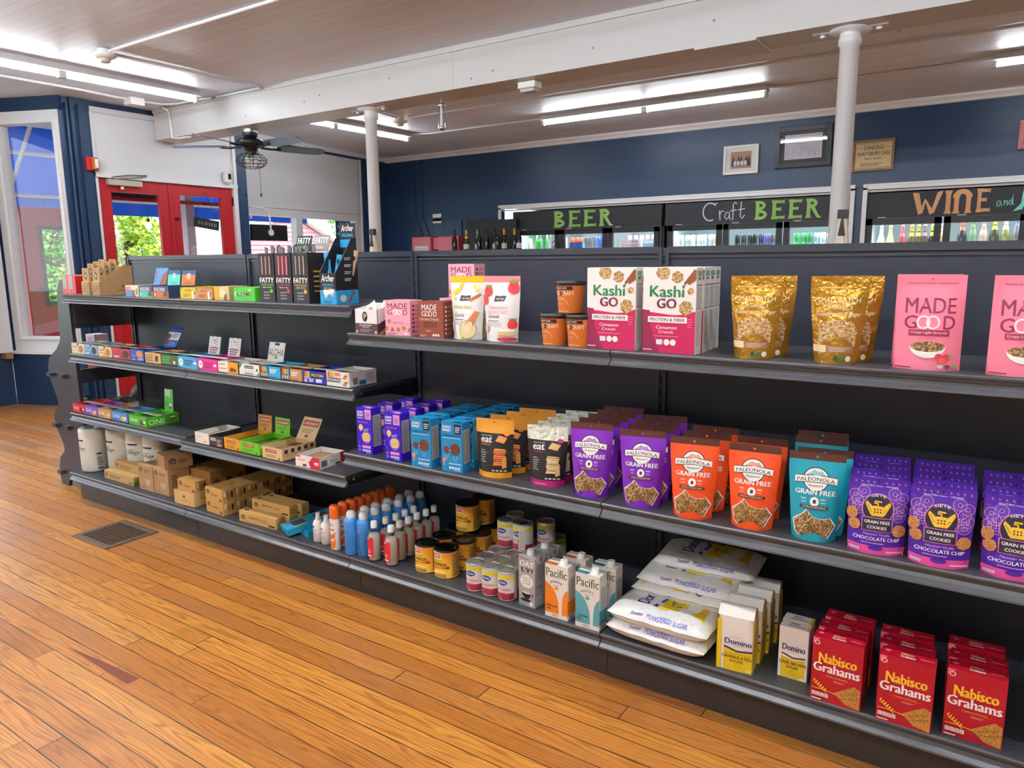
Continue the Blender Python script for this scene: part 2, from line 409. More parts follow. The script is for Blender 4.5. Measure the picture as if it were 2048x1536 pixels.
# near and right walls (behind and beside the camera)
WPAINT = painted('soft_white_wall', 'cfcac4', .6, .02)
b = MB(); b.box(-4, XR, YN-.12, YN, 0, ZC, WPAINT); struct(b.build('wall_near'), 'pale wall behind the viewer', 'wall')
b = MB(); b.box(XR, XR+.12, YN, YB+1.2, 0, ZC, WPAINT); struct(b.build('wall_right'), 'pale wall at the far right', 'wall')
# street wall on the left with display windows
b = MB()
b.box(XS-.14, XS, YN, .80, 0, .58, NAVY); b.box(XS-.14, XS, YN, .80, 2.9, ZC, NAVY); b.box(XS-.14, XS, .60, .80, .58, 2.9, NAVY); b.box(XS-.14, XS, YN, -5.3, .58, 2.9, NAVY)
struct(b.build('wall_street'), 'navy street wall under the display windows', 'wall')
for k, (y0, y1) in enumerate(((-5.3, -3.4), (-3.4, -1.4), (-1.4, .6))):
    b = MB()
    for (a, c, z0, z1) in ((y0, y0+.07, .58, 2.9), (y1-.07, y1, .58, 2.9), (y0, y1, .58, .66), (y0, y1, 2.82, 2.9)): b.box(XS-.1, XS+.03, a, c, z0, z1, OFFWHITE)
    w = b.build('window_%d' % (k+3)); struct(w, 'street display window with white frame', 'window')
    b = MB(); b.box(XS-.06, XS-.055, y0+.07, y1-.07, .66, 2.82, PANE); b.build('pane', w)
b = MB(); b.box(XS, XS+.10, .66, .78, .56, 2.92, OFFWHITE); b.box(XS, XS+.06, .56, .66, .56, 2.92, OFFWHITE); b.box(XS, XS+.14, .70, .76, .5, .56, M('9a7a60', .6))
struct(b.build('trim_3'), 'white jamb casing at the left end of the angled window wall', 'trim')
# angled wall with the tall window
b = MB(); E_ = 1
b.obox(P0, D0, -.02, .86, 0, .56, .12, -1, NAVY); b.obox(P0, D0, -.02, .86, 2.93, ZC, .12, -1, NAVY); b.obox(P0, D0, .8, .86, .56, 2.93, .12, -1, NAVY)
b.obox(P0, D0, -.03, .86, .50, .53, .02, 1, NAVY)
b.obox(P0, D0, -.03, .86, .22, .226, .004, 1, NAVY)
struct(b.build('wall_angled'), 'navy angled wall under the tall left window', 'wall')
b = MB()
for s0, s1, z0, z1 in ((.0, .055, .56, 2.93), (.68, .80, .56, 2.93), (.055, .68, .56, .715), (.055, .68, 2.81, 2.93)): b.obox(P0, D0, s0, s1, z0, z1, .10, -1, OFFWHITE)
for s0, s1, z0, z1 in ((.02, .055, .69, 2.84), (.68, .70, .69, 2.84), (.055, .68, .69, .715), (.055, .68, 2.81, 2.84)): b.obox(P0, D0, s0, s1, z0, z1, .025, 1, OFFWHITE)
b.obox(P0, D0, -.02, .82, .54, .57, .045, 1, OFFWHITE)
w1 = b.build('window_1'); struct(w1, 'tall white framed window in the angled left wall', 'window')
b = MB(); b.obox(P0, D0, .05, .69, .70, 2.82, .006, -1, PANE); b.build('pane', w1, loc=(-.02, .045, 0))
# door wall: posts, header, white panel, doors
b = MB()
b.box(XF-.15, XF, 1.135, 1.43, 0, ZC, NAVY); b.box(XF, XF+.03, 1.24, 1.40, 0, ZC, NAVY); b.box(XF-.15, XF, 1.43, 3.09, 3.0, ZC, NAVY); b.box(XF-.34, XF, 3.09, 3.24, 0, ZC, NAVY)
b.tube([(XF+.045, 1.29, .0), (XF+.045, 1.29, 2.97), (XF+.03, 1.31, 3.0)], .012, NAVY); b.tube([(XF+.03, 1.205, .0), (XF+.03, 1.205, 3.0)], .014, NAVY)
struct(b.build('wall_door'), 'navy posts and header around the red doors', 'wall')
b = MB(); b.box(XF-.1, XF-.01, 1.43, 3.09, 2.36, 3.0, PANELW)
b.box(XF-.02, XF+.025, 1.43, 3.09, 2.955, 3.005, OFFWHITE); b.box(XF-.02, XF+.012, 1.43, 1.452, 2.34, 2.96, OFFWHITE); b.box(XF-.02, XF+.02, 3.05, 3.09, 2.34, 2.96, OFFWHITE)
struct(b.build('wall_transom'), 'white panel above the red doors', 'wall panel')
b = MB(); b.box(XF-.1, XF+.03, 1.43, 3.09, 2.32, 2.365, OFFWHITE); b.box(XF-.1, XF+.012, 1.43, 1.455, 0, 2.33, OFFWHITE); b.box(XF-.1, XF+.02, 3.035, 3.09, 0, 2.33, OFFWHITE)
struct(b.build('trim_4'), 'white door casing around the red doors', 'trim')
DOORS = []
for i, (y0, y1, g0, g1, gz0, gz1, lab) in enumerate(((1.459, 2.250, 1.588, 2.107, .9, 2.187, 'red door leaf with door closer'), (2.257, 3.032, 2.353, 2.872, .9, 2.205, 'red door leaf with hanging closed sign'))):
    b = MB()
    b.box(XF-.06, XF-.015, y0, g0, .01, 2.317, REDP); b.box(XF-.06, XF-.015, g1, y1, .01, 2.317, REDP); b.box(XF-.06, XF-.015, g0, g1, .01, gz0, REDP); b.box(XF-.06, XF-.015, g0, g1, gz1, 2.317, REDP)
    if i == 0: b.box(XF-.025, XF-.004, 2.215, 2.262, .01, 2.317, REDP)
    d = b.build('door_%d' % (i+1), bevel=.004); struct(d, lab, 'door')
    b = MB(); b.box(XF-.04, XF-.035, g0, g1, gz0, gz1, PANE); b.build('pane', d)
    b = MB()
    if i == 0: b.lathe([(.012, 0), (.018, .02), (.016, .035), (.004, .04)], BLACK, 12, (XF-.01, 2.29, 1.94), ax=Matrix.Rotation(PI/2, 3, 'Y')); b.build('door_knob', d)
    else:
        for z in (2.12, .3): b = MB(); b.box(XF-.015, XF+.002, 3.025, 3.045, z, z+.1, BLACK); b.build('hinge', d)
    DOORS.append(d)
# door closer, strobe, camera, closed sign
t = tag(empty('door_closer', (XF, 1.72, 2.28)), 'grey hydraulic door closer on top of the left red door', 'door closer')
b = MB(); b.box(-.015, .045, -.18, .18, -.03, .03, M('b9b2a4', .4)); b.build('body', t, bevel=.006)
b = MB(); b.lathe([(.018, -.02), (.018, .0), (.012, .008)], M('d8d4cc', .4), 12, (.02, -.03, -.045)); b.build('adjuster', t)
b = MB(); b.tube([(.03, -.1, .035), (.07, .06, .05), (.03, .24, .085)], .006, M('8a8478', .4, .6)); b.tube([(.03, -.14, .05), (.06, .02, .08), (.035, .24, .095)], .006, M('8a8478', .4, .6)); b.build('arm', t)
t = tag(empty('alarm_strobe', (XF+.03, 1.39, 2.44)), 'red fire alarm strobe on the navy post by the doors', 'alarm')
b = MB(); b.box(0, .035, -.06, .06, -.065, .065, M('d3222a', .4)); b.build('backplate', t, bevel=.005)
b = MB(); b.box(.035, .07, -.015, .04, -.055, .055, M('c07a3a', .4)); b.build('housing', t, bevel=.004)
b = MB(); b.box(.07, .082, .0, .03, -.045, .045, M('f2efe4', .15)); b.build('lens', t, bevel=.004)
t = tag(empty('security_camera', (XF+.03, 2.95, 2.367)), 'small white camera standing on the door casing', 'camera')
b = MB(); b.lathe([(.035, 0), (.035, .006), (.008, .01), (.008, .02)], WHITE, 14, cap=True); b.build('foot', t)
b = MB(); b.box(-.022, .022, -.045, .045, .015, .135, WHITE); b.build('body', t, bevel=.008)
b = MB(); b.box(.022, .025, .0, .036, .05, .115, M('0c0c0e', .1)); b.build('lens_panel', t)
t = tag(empty('closed_sign', (XF+.004, 2.648, 1.895)), 'black sign reading CLOSED hanging by strings on a red door', 'sign')
b = MB(); b.box(0, .012, -.162, .158, -.055, .055, M('1a1a1c', .5))
f = FC(b, lambda u, v: (.012, -.162+u, -.055+v), .32, .11)
f.text('C L O S E D', .05, .04, .285, .072, M('d8d6d0')); sg = b.build('sign_board', t); sg.rotation_euler.x = math.radians(-8)
b = MB(); b.tube([(.006, -.15, .075), (.006, .0, .37)], .0025, BLACK, 6); b.tube([(.006, .15, .035), (.006, .0, .37)], .0025, BLACK, 6); b.build('string', t)
b = MB(); b.lathe([(.006, 0), (.006, .014)], CHROME, 10, (0, 0, .372), ax=Matrix.Rotation(PI/2, 3, 'Y')); b.build('hook', t)
# right front wall: white board above, twin windows
b = MB()
def rw(s0, s1, z0, z1, t, side, m, bb=None): (bb or b).obox(P1, D1, s0, s1, z0, z1, t, side, m)
rw(-.02, .15, 0, ZC, .1, 1, NAVY); rw(2.55, 3.25, 0, ZC, .1, 1, NAVY); rw(.15, 2.55, 2.965, ZC, .1, 1, NAVY); rw(.15, 2.55, 0, .7, .1, 1, NAVY); rw(2.62, 2.72, 0, ZC, .02, -1, NAVY)
struct(b.build('wall_front'), 'navy wall around the right front windows', 'wall')
b = MB(); rw(.15, 2.55, 2.16, 2.965, .06, 1, PANELW); rw(.15, 2.55, 2.155, 2.17, .012, -1, PANELW)
struct(b.build('wall_board'), 'white board filling the upper right front window', 'wall panel')
b = MB(); rw(.12, 2.58, 2.05, 2.155, .1, 1, OFFWHITE); rw(2.47, 2.58, .7, 2.97, .1, 1, OFFWHITE); rw(2.53, 2.56, .7, 2.97, .012, -1, OFFWHITE); rw(1.12, 1.24, .7, 2.06, .1, 1, OFFWHITE); rw(.12, .2, .7, 2.06, .1, 1, OFFWHITE); rw(2.39, 2.47, .7, 2.06, .1, 1, OFFWHITE); rw(.12, 2.58, .68, .75, .12, 1, OFFWHITE)
w2 = b.build('window_2'); struct(w2, 'white twin window in the right part of the front wall', 'window')
for s0, s1 in ((.2, 1.12), (1.24, 2.39)): b = MB(); rw(s0, s1, .75, 2.05, .006, 1, PANE); b.build('pane', w2, loc=(-.04, 0, 0))
b = MB(); b.obox(P1, D1, -.05, 3.3, 3.0, ZC, .03, -1, OFFWHITE); struct(b.build('trim_5'), 'white crown strip above the right front window', 'trim')
# beam and columns
b = MB(); b.box(-3.0, XR, 2.08, 2.40, 2.75, ZC, BEAMP); b.box(-3.0, XR, 2.065, 2.08, 3.02, ZC, BEAMP); b.box(-3.0, XR, 2.40, 2.43, 2.79, ZC, BEAMP); b.box(1.05, 1.053, 2.0795, 2.081, 2.75, ZC, M('a8a4a0'))
for k in range(9): b.box(-2.3+.62*k+.21*(k % 3), -2.285+.62*k+.21*(k % 3), 2.078, 2.08, 2.80+.028*(k % 5), 2.812+.028*(k % 5), M('8f8984'))
b.box(2.97, 3.35, 2.07, 2.40, 2.735, 2.75, BEAMP)
struct(b.build('ceiling_beam'), 'long white beam under the ceiling carried by columns', 'beam')
for x, lab in ((3.84, 'white iron column nearest the viewer'), (.02, 'white iron column farther back beside the ceiling fan')):
    b = MB(); b.lathe([(.056, 0), (.052, 2.66), (.062, 2.665), (.062, 2.70), (.055, 2.71), (.055, 2.735), (.115, 2.737), (.115, 2.75)], OFFWHITE, 28, (x, 2.24, 0))
    for s in (-1, 1): b.lathe([(.016, 2.725), (.016, 2.74)], OFFWHITE, 8, (x+s*.15, 2.24, 0)); b.box(x+s*.15-.05, x+s*.15+.05, 2.2, 2.28, 2.74, 2.75, OFFWHITE)
    struct(b.build('column'), lab, 'column')
# ------------------------------------------------------------------ ceiling fixtures
def tube_light(name, p, q, label, lit=True, two=True, tube=None):
    p = Vector(p); q = Vector(q); d = (q-p); Ln = d.length; rz = math.atan2(d.y, d.x)
    t = tag(empty(name, (p.x, p.y, ZC), rz), label, 'light', None)
    b = MB(); b.prism([(-.03, 0), (-.06, -.05), (-.06, -.056), (.06, -.056), (.06, -.05), (.03, 0)], 'x', 0, Ln, OFFWHITE); b.build('housing', t)
    n = 2 if two else 1; l = Ln/n
    tm = (tube or TUBEM) if lit else M('dcdcd8', .3)
    for i in range(n):
        b = MB(); b.lathe([(.017, .03), (.017, l-.03)], tm, 14, (i*l, 0, -.085), ax=Matrix.Rotation(PI/2, 3, 'Y')); b.build('tube', t)
        for e in (0, l-.03): b = MB(); b.box(i*l+e, i*l+e+.03, -.022, .022, -.108, -.05, M('bdb8ae', .4)); b.build('lamp_holder', t)
    return t
tube_light('tube_light', (-1.86, -.60, 0), (-1.83, 1.83, 0), 'lit double tube light above the left window, nearest the street')
tube_light('tube_light', (-1.86, 2.34, 0), (-1.80, 4.77, 0), 'lit double tube light behind the beam near the far column')
tube_light('tube_light', (.17, 4.83, 0), (2.68, 4.80, 0), 'lit double tube light above the navy wall between the columns')
tube_light('tube_light', (4.46, 4.79, 0), (6.9, 4.79, 0), 'lit tube light at the right edge above the navy wall')
tube_light('tube_light', (3.95, 3.22, 0), (6.4, 3.30, 0), 'unlit tube light behind the near column at the top right', lit=False)
for x0, y, l in ((-1.4, -1.1, 'left end'), (1.6, -1.1, 'middle'), (4.8, -1.1, 'right end'), (.2, -3.6, 'near wall at the left'), (3.6, -3.6, 'near wall at the right')): tube_light('tube_light', (x0, y, 0), (x0+2.44, y, 0), 'lit double tube light over the aisle beside the viewer, '+l, tube=AISLEM)
def detector(loc, label):
    t = tag(empty('smoke_detector', loc), label, 'smoke detector')
    b = MB(); b.lathe([(.05, 0), (.05, -.035)], WHITE, 20); b.build('junction_box', t)
    b = MB(); b.lathe([(.085, -.035), (.085, -.05), (.06, -.065), (.05, -.068)], WHITE, 24); b.build('base', t)
    b = MB(); b.lathe([(.04, -.068), (.038, -.09), (.03, -.095)], M('cfc6be', .5), 18); b.build('sensor', t)
detector((-1.14, .60, ZC), 'round smoke detector on the left ceiling ahead of the beam')
detector((-1.18, 3.94, ZC), 'round smoke detector on the ceiling beyond the far column')
t = tag(empty('heat_detector', (1.66, 2.22, 2.75)), 'square white detector box under the beam', 'detector')
b = MB(); b.box(-.075, .075, -.05, .05, -.05, 0, WHITE); b.build('base', t, bevel=.006)
b = MB(); b.box(-.06, .06, -.04, .04, -.075, -.05, M('b9bcc0', .4)); b.build('grille', t, bevel=.006)
def conduit(pts, label, r=.013):
    b = MB(); b.tube(pts, r, OFFWHITE, 8); tag(b.build('conduit'), label, 'conduit')
conduit([(2.2, .62, 3.045), (-1.0, .61, 3.045), (-1.07, .60, 3.035)], 'white conduit running along the near ceiling from the smoke detector')
conduit([(-1.14, .68, 3.04), (-1.13, 1.96, 3.045), (-1.16, 2.04, 3.04), (-1.84, 2.045, 3.045)], 'white conduit running from the smoke detector back to the beam')
conduit([(-2.58, -.5, 3.045), (-2.57, 1.1, 3.045), (-2.62, 1.45, 3.045), (-2.61, 1.58, 3.045)], 'white conduit running from the left to the junction box')
conduit([(-2.61, 1.72, 3.045), (-2.58, 1.93, 3.045), (-2.45, 2.0, 3.045), (-1.9, 2.03, 3.045)], 'white conduit between the junction box and the tube light')
conduit([(-2.74, 2.03, 3.045), (-2.69, 2.055, 3.02), (-2.68, 2.064, 2.95), (-2.66, 2.064, 2.74), (-2.6, 2.09, 2.735), (-2.41, 2.12, 2.738)], 'white conduit bending down over the left end of the beam')
conduit([(-1.8, 4.80, 3.045), (-1.5, 4.9, 3.045), (.0, 4.90, 3.045), (.16, 4.85, 3.04)], 'white conduit joining the two far tube lights')
conduit([(2.68, 4.82, 3.045), (2.9, 4.9, 3.045), (4.2, 4.9, 3.045), (4.46, 4.80, 3.04)], 'white conduit from the long tube light past the near column')
conduit([(-1.05, 3.94, 3.045), (6, 3.94, 3.045)], 'white conduit across the far ceiling from the smoke detector')
conduit([(-.9, 2.5, 3.045), (-1.16, 3.86, 3.045)], 'short white conduit from the beam to the far smoke detector')
b = MB(); b.box(-2.67, -2.54, 1.58, 1.72, 2.99, ZC, WHITE); tag(b.build('junction_box', bevel=.004), 'white junction box on the ceiling by the left post', 'junction box')
t = tag(empty('bug_light', (.82, 2.22, 2.75)), 'slim glass tube lantern hanging from the beam by the far column', 'lantern')
b = MB(); b.tube([(0, 0, 0), (0, 0, -.06)], .003, CHROME, 6); b.build('hook', t)
for pr in ([(.02, -.05), (.034, -.06), (.03, -.075)], [(.03, -.235), (.036, -.245), (.02, -.26)]): b = MB(); b.lathe(pr, CHROME, 14); b.build('end_cap', t)
b = MB(); b.lathe([(.028, -.07), (.028, -.24)], glass('lantern_glass', (.9, .92, .92, 1)), 16); b.lathe([(.01, -.07), (.01, -.24)], M('e4e2de', .3), 10); b.build('tube', t)
# ceiling fan
FD = M('1a1b22', .3)
t = tag(empty('ceiling_fan', (-1.63, 2.24, 2.75)), 'black ceiling fan with caged light under the beam', 'ceiling fan')
b = MB(); b.lathe([(.075, 0), (.075, -.035)], M('c9c6c0', .3, .8), 24); b.build('ceiling_ring', t)
b = MB(); b.lathe([(.072, -.035), (.075, -.06), (.06, -.09), (.03, -.1), (.03, -.11)], FD, 24); b.build('canopy', t)
b = MB(); b.lathe([(.05, -.10), (.12, -.105), (.137, -.12), (.137, -.15), (.11, -.17), (.06, -.185), (.055, -.235), (.06, -.25)], FD, 28); b.build('motor', t)
BL = worn_mat('fan_blade', '4c5874', '6a7690', .3)  # black blades; the blue-grey of light reflected on them is put into the colour
for k, a in enumerate((-2, 70, 142, 214, 286)):
    a = math.radians(a); ca, sa = math.cos(a), math.sin(a); p = MB()
    prof = [(.26, -.05), (.33, -.066), (.56, -.076), (.70, -.072), (.75, -.048), (.765, 0), (.75, .048), (.70, .072), (.56, .076), (.33, .066), (.26, .05)]
    for z in (-.004, .004): pass
    top = [(x*ca-y*sa, x*sa+y*ca, -.165-.26*y+.004) for x, y in prof]; bot = [(q[0], q[1], q[2]-.008) for q in top]; n = len(prof)
    p.add(top+bot, [tuple(range(n)), tuple(range(2*n-1, n-1, -1))]+[(i, n+i, n+(i+1) % n, (i+1) % n) for i in range(n)], BL)
    bl = p.build('blade', t); p = MB(); p.tube([(.1*ca, .1*sa, -.17), (.2*ca, .2*sa, -.178), (.30*ca, .30*sa, -.172)], .012, FD, 8); p.build('blade_arm', bl)
b = MB()
for k in range(12):
    a = 2*PI*k/12; b.tube([(r*math.cos(a), r*math.sin(a), z) for r, z in ((.07, -.235), (.11, -.25), (.145, -.285), (.15, -.31), (.13, -.345), (.08, -.37))], .003, FD, 5)
for r, z in ((.145, -.285), (.15, -.31), (.13, -.345), (.08, -.37)): b.tube([(r*math.cos(2*PI*k/28), r*math.sin(2*PI*k/28), z) for k in range(28)], .003, FD, 5, True)
b.build('light_cage', t)
for sx in (-.04, .04):
    b = MB(); b.lathe([(.012, -.245), (.014, -.27), (.028, -.295), (.024, -.32), (.004, -.33)], M('e8e4d8', .1), 14, (sx*.83, sx*.56, 0)); b.build('bulb', t)
for sx, z in ((-.075, -.61), (.075, -.615)):
    b = MB(); b.tube([(sx*.83, sx*.56, -.36), (sx*.83, sx*.56, z)], .002, M('4a4640', .4, .6), 5); b.lathe([(.003, z), (.010, z-.012), (.008, z-.03), (.002, z-.036)], FD, 10, (sx*.83, sx*.56, 0)); b.build('pull_chain', t)
# floor register
t = tag(empty('floor_register', (.79, -.647, 0)), 'brown metal floor register set in the planks', 'floor vent')
RM = M('76604f', .4, .3)
b = MB()
for x0, x1, y0, y1 in ((-.175, .175, -.147, -.112), (-.175, .175, .112, .147), (-.175, -.14, -.112, .112), (.14, .175, -.112, .112)): b.box(x0, x1, y0, y1, .0005, .006, RM)
b.build('frame', t, bevel=.002)
b = MB(); b.box(-.14, .14, -.112, .112, .0004, .001, M('050505', .8))
for k in range(19): b.box(-.14+.0148*k, -.1365+.0148*k, -.112, .112, .001, .005, RM)
for k in range(9): b.box(-.14, .14, -.11+.0265*k, -.106+.0265*k, .001, .0045, RM)
b.build('grille', t)
# ------------------------------------------------------------------ outside the front windows
AWN = M('1c4fb0', .6); AWNM, N_, L_, B_ = nodes('awning_canvas'); B_.inputs['Base Color'].default_value = lin('1c4590'); B_.inputs['Roughness'].default_value = .7
tr = N_.new('ShaderNodeBsdfTranslucent'); tr.inputs[0].default_value = lin('173a86'); mx = N_.new('ShaderNodeMixShader'); mx.inputs[0].default_value = .5
L_.new(B_.outputs[0], mx.inputs[1]); L_.new(tr.outputs[0], mx.inputs[2]); L_.new(mx.outputs[0], N_['Material Output'].inputs[0])
t = tag(empty('entrance_awning', (-3.9, 2.3, 0)), 'blue canvas awning on white tubes over the store entrance', 'awning')
b = MB(); b.add([(-.05, -2.6, 3.12), (-.05, 3.4, 3.12), (-.95, 3.4, 2.27), (-.95, -2.6, 2.27)], [(0, 1, 2, 3)], AWNM); b.build('canvas', t)
b = MB(); b.add([(-.95, -2.6, 2.27), (-.95, 3.4, 2.27), (-.96, 3.4, 2.06), (-.96, -2.6, 2.06)], [(0, 1, 2, 3)], AWNM); b.build('valance', t)
TW = M('f0f0f0', .4)
for z, x in ((2.66, -.5), (2.24, -.92), (3.05, -.08)): b = MB(); b.tube([(x, -2.6, z), (x, 3.4, z)], .022, TW); b.build('cross_tube', t)
for y in (-1.9, -.95, 0.1, 1.2, 2.3): b = MB(); b.tube([(-.08, y, 3.05), (-.92, y, 2.24), (-.94, y, 2.1)], .022, TW); b.build('rafter_tube', t)
t = tag(empty('screen_door', (-4.45, 1.27, 0)), 'open red outer door standing outside behind the tall left window', 'door')
b = MB(); b.box(-.02, .02, 0, .17, .02, 2.08, REDP); b.box(-.02, .02, .17, .62, 1.88, 2.08, REDP); b.box(-.02, .02, .17, .62, .02, .98, REDP); b.box(-.02, .02, .62, .8, .02, 2.08, REDP); b.build('door_frame', t)
b = MB(); DKF = M('3a3c40', .4)
for q in ((.17, .21, .98, 1.88), (.58, .62, .98, 1.88), (.17, .62, 1.84, 1.88), (.17, .62, .98, 1.03), (.17, .62, 1.14, 1.155)): b.box(.0, .03, q[0], q[1], q[2], q[3], DKF)
b.build('glass_frame', t)
b = MB(); b.box(.005, .01, .2, .6, 1.0, 1.86, PANE); b.build('pane', t)
b = MB(); b.box(.02, .05, .06, .17, 1.16, 1.19, BLACK); b.build('latch', t)
b = MB(); b.box(-3.42, -3.38, 1.5, 3.1, 2.13, 2.17, REDP); b.box(-3.4, -3.36, 1.5, 2.25, 2.17, 2.4, M('1a1c28')); b.box(-4.1, XF-.1, 1.2, 3.2, 2.9, 2.95, PANELW); struct(b.build('wall_porch'), 'soffit and head board outside the red doors', 'wall')
b = MB(); b.box(-3.75, -3.6, 2.75, 2.86, 0, 2.9, M('d8cfe0', .5)); struct(b.build('column'), 'pale porch post outside the right red door', 'column')
for y, z, x in ((2.98, 1.95, -4.82), (3.70, 1.94, -4.82), (1.72, 1.95, -4.82)):
    t = tag(empty('string_bulb', (x, y, z)), 'round string light bulb hanging under the awning', 'bulb', 'string light bulbs under the awning')
    b = MB(); b.lathe([(.003, .30), (.003, .07)], BLACK, 6); b.lathe([(.018, .085), (.018, .04)], BLACK, 12); b.build('socket', t)
    b = MB(); b.lathe([(.015, .04), (.034, .015), (.042, -.015), (.032, -.045), (.006, -.058)], emit('lit_bulb', (1, .9, .75, 1), 1.2), 16); b.build('globe', t)
b = MB(); b.box(-60, -4.3, -40, 60, -.5, -.2, M('8a9a70', .9)); g = b.build('ground'); struct(g, 'ground outside the store', 'ground')
b = MB(); b.box(-9, -5.6, -40, 60, -.2, -.19, M('b9b7b2', .9)); struct(b.build('road'), 'pale road outside', 'road')
# trees
ORD = 'first second third fourth fifth sixth seventh eighth ninth tenth eleventh twelfth'.split()
GRE = [M(h, .6) for h in ('5c9a3a', '7cba4a', '4a8a3c', '9ccc58', '6aa84a')]
YEL = [M(h, .6) for h in ('b8c83c', '9cc044', 'd0cc50', '86b440')]
def tree(loc, R, H, n, cols, label, seed):
    rnd = random.Random(seed); t = tag(empty('tree', loc), label, 'tree', 'trees across the road')
    b = MB(); b.lathe([(.22, 0), (.15, H*.4), (.06, H*.8)], M('5a4636', .9), 10); b.build('trunk', t)
    vs = [[] for _ in cols]
    b = MB(); blobs = [(rnd.gauss(0, R*.45), rnd.gauss(0, R*.45), H*(.10+.78*rnd.random()), R*(.38+.28*rnd.random())) for _ in range(22)]
    for i in range(n):
        bx, by, bz, br = blobs[i % 22]; d = Vector((rnd.gauss(0, 1), rnd.gauss(0, 1), rnd.gauss(0, 1))).normalized()*br*(.7+.35*rnd.random())
        c = Vector((bx, by, max(.15, bz)))+d; c.z = max(.1, c.z)
        u = Vector((rnd.gauss(0, 1), rnd.gauss(0, 1), rnd.gauss(0, .6))).normalized(); w = u.cross(Vector((rnd.gauss(0, 1), rnd.gauss(0, 1), rnd.gauss(0, 1)))).normalized()
        s = (.035+.035*rnd.random())*(1 if R < 1 else 2)
        b.add([c-u*s, c-w*s*.55, c+u*s, c+w*s*.55], [(0, 1, 2, 3)], cols[rnd.randrange(len(cols))])
    b.build('foliage', t)
for i, (x, y, R, H, c) in enumerate(((-9.9, .6, .85, 3.6, 0), (-9.9, 2.5, .85, 3.4, 0), (-9.9, 4.1, .8, 3.5, 0), (-10.0, 5.55, .7, 2.9, 1), (-16.5, 2.5, 1.7, 5.5, 0), (-17, 7.0, 1.7, 6, 0), (-19.5, 14.5, 2.3, 7, 0), (-16, 19.5, 2.2, 6.5, 0), (-16, -2.5, 1.9, 6, 0))):
    tree((x, y, -.2), R, H, 7000, YEL if c else GRE, 'yellow green leafy tree left of the red house' if c else ('green leafy tree, '+ORD[i]+' one counted along the road behind the awning'), 11+i)
# red house with pale roof
t = tag(empty('house', (-12.0, 11.2, -.2)), 'red clapboard house with pale roofs seen through the right windows', 'house')
SID = M('d88a90', .7); RF = M('e6e4e4', .6)
b = MB(); b.prism([(-1.9, 0), (1.9, 0), (1.9, 1.85), (0, 2.9), (-1.9, 1.85)], 'x', -4, 0, SID)
for k in range(24):
    z = .12*k; hw = 1.9 if z < 1.85 else max(0, 1.9*(2.9-z)/1.05)
    if hw > .1: b.box(0, .012, -hw, hw, z, z+.02, M('a85a62', .8))
b.build('wall', t)
b = MB()
for s in (-1, 1): b.add([(.2, s*2.15, 1.72), (.2, 0, 2.98), (-4.1, 0, 2.98), (-4.1, s*2.15, 1.72), (.2, s*2.15, 1.86), (.2, 0, 3.12), (-4.1, 0, 3.12), (-4.1, s*2.15, 1.86)], [(0, 1, 2, 3), (4, 5, 6, 7), (0, 1, 5, 4), (0, 3, 7, 4)], RF)
b.build('roof', t)
t.scale = (1.15, 1.15, 1.02)
b = MB(); b.box(-3.6, .1, -3.6, -1.9, 0, 1.7, SID); b.build('wing_wall', t)
b = MB(); b.add([(.3, -3.85, 1.72), (.3, -1.7, 1.72), (-1.8, -1.9, 3.0), (-1.8, -2.7, 3.0), (-3.8, -3.85, 1.72), (-3.8, -1.7, 1.72)], [(0, 1, 2, 3), (0, 3, 4), (1, 5, 2), (3, 2, 5, 4)], RF); b.box(.28, .34, -3.85, -1.7, 1.62, 1.74, RF); b.build('wing_roof', t)
# flag outside the right window
t = tag(empty('flag', (-4.42, 5.9, 1.4)), 'flag with white stars hanging outside the right front window', 'flag')
b = MB(); b.grid(lambda u, v: (.02*math.sin(u*9), u*.36, v*.72), 10, 2, M('1f4a60', .7)); b.build('cloth', t)
b = MB(); f = FC(b, lambda u, v: (.024+.02*math.sin(u/.36*9), u, v), .36, .72)
for i in range(6):
    for j in range(12):
        u, v = .03+.058*i+(.029 if j % 2 else 0), .03+.058*j
        if u < .35: f.poly([(u+(.022 if k % 2 == 0 else .009)*math.sin(PI*k/5), v+(.022 if k % 2 == 0 else .009)*math.cos(PI*k/5)) for k in range(10, 0, -1)], M('f0f0ee'), False)
b.build('stars', t)
b = MB(); b.tube([(.7, -.06, .95), (.0, .0, .73), (-.02, .40, .72)], .012, OFFWHITE); b.build('flag_pole', t)
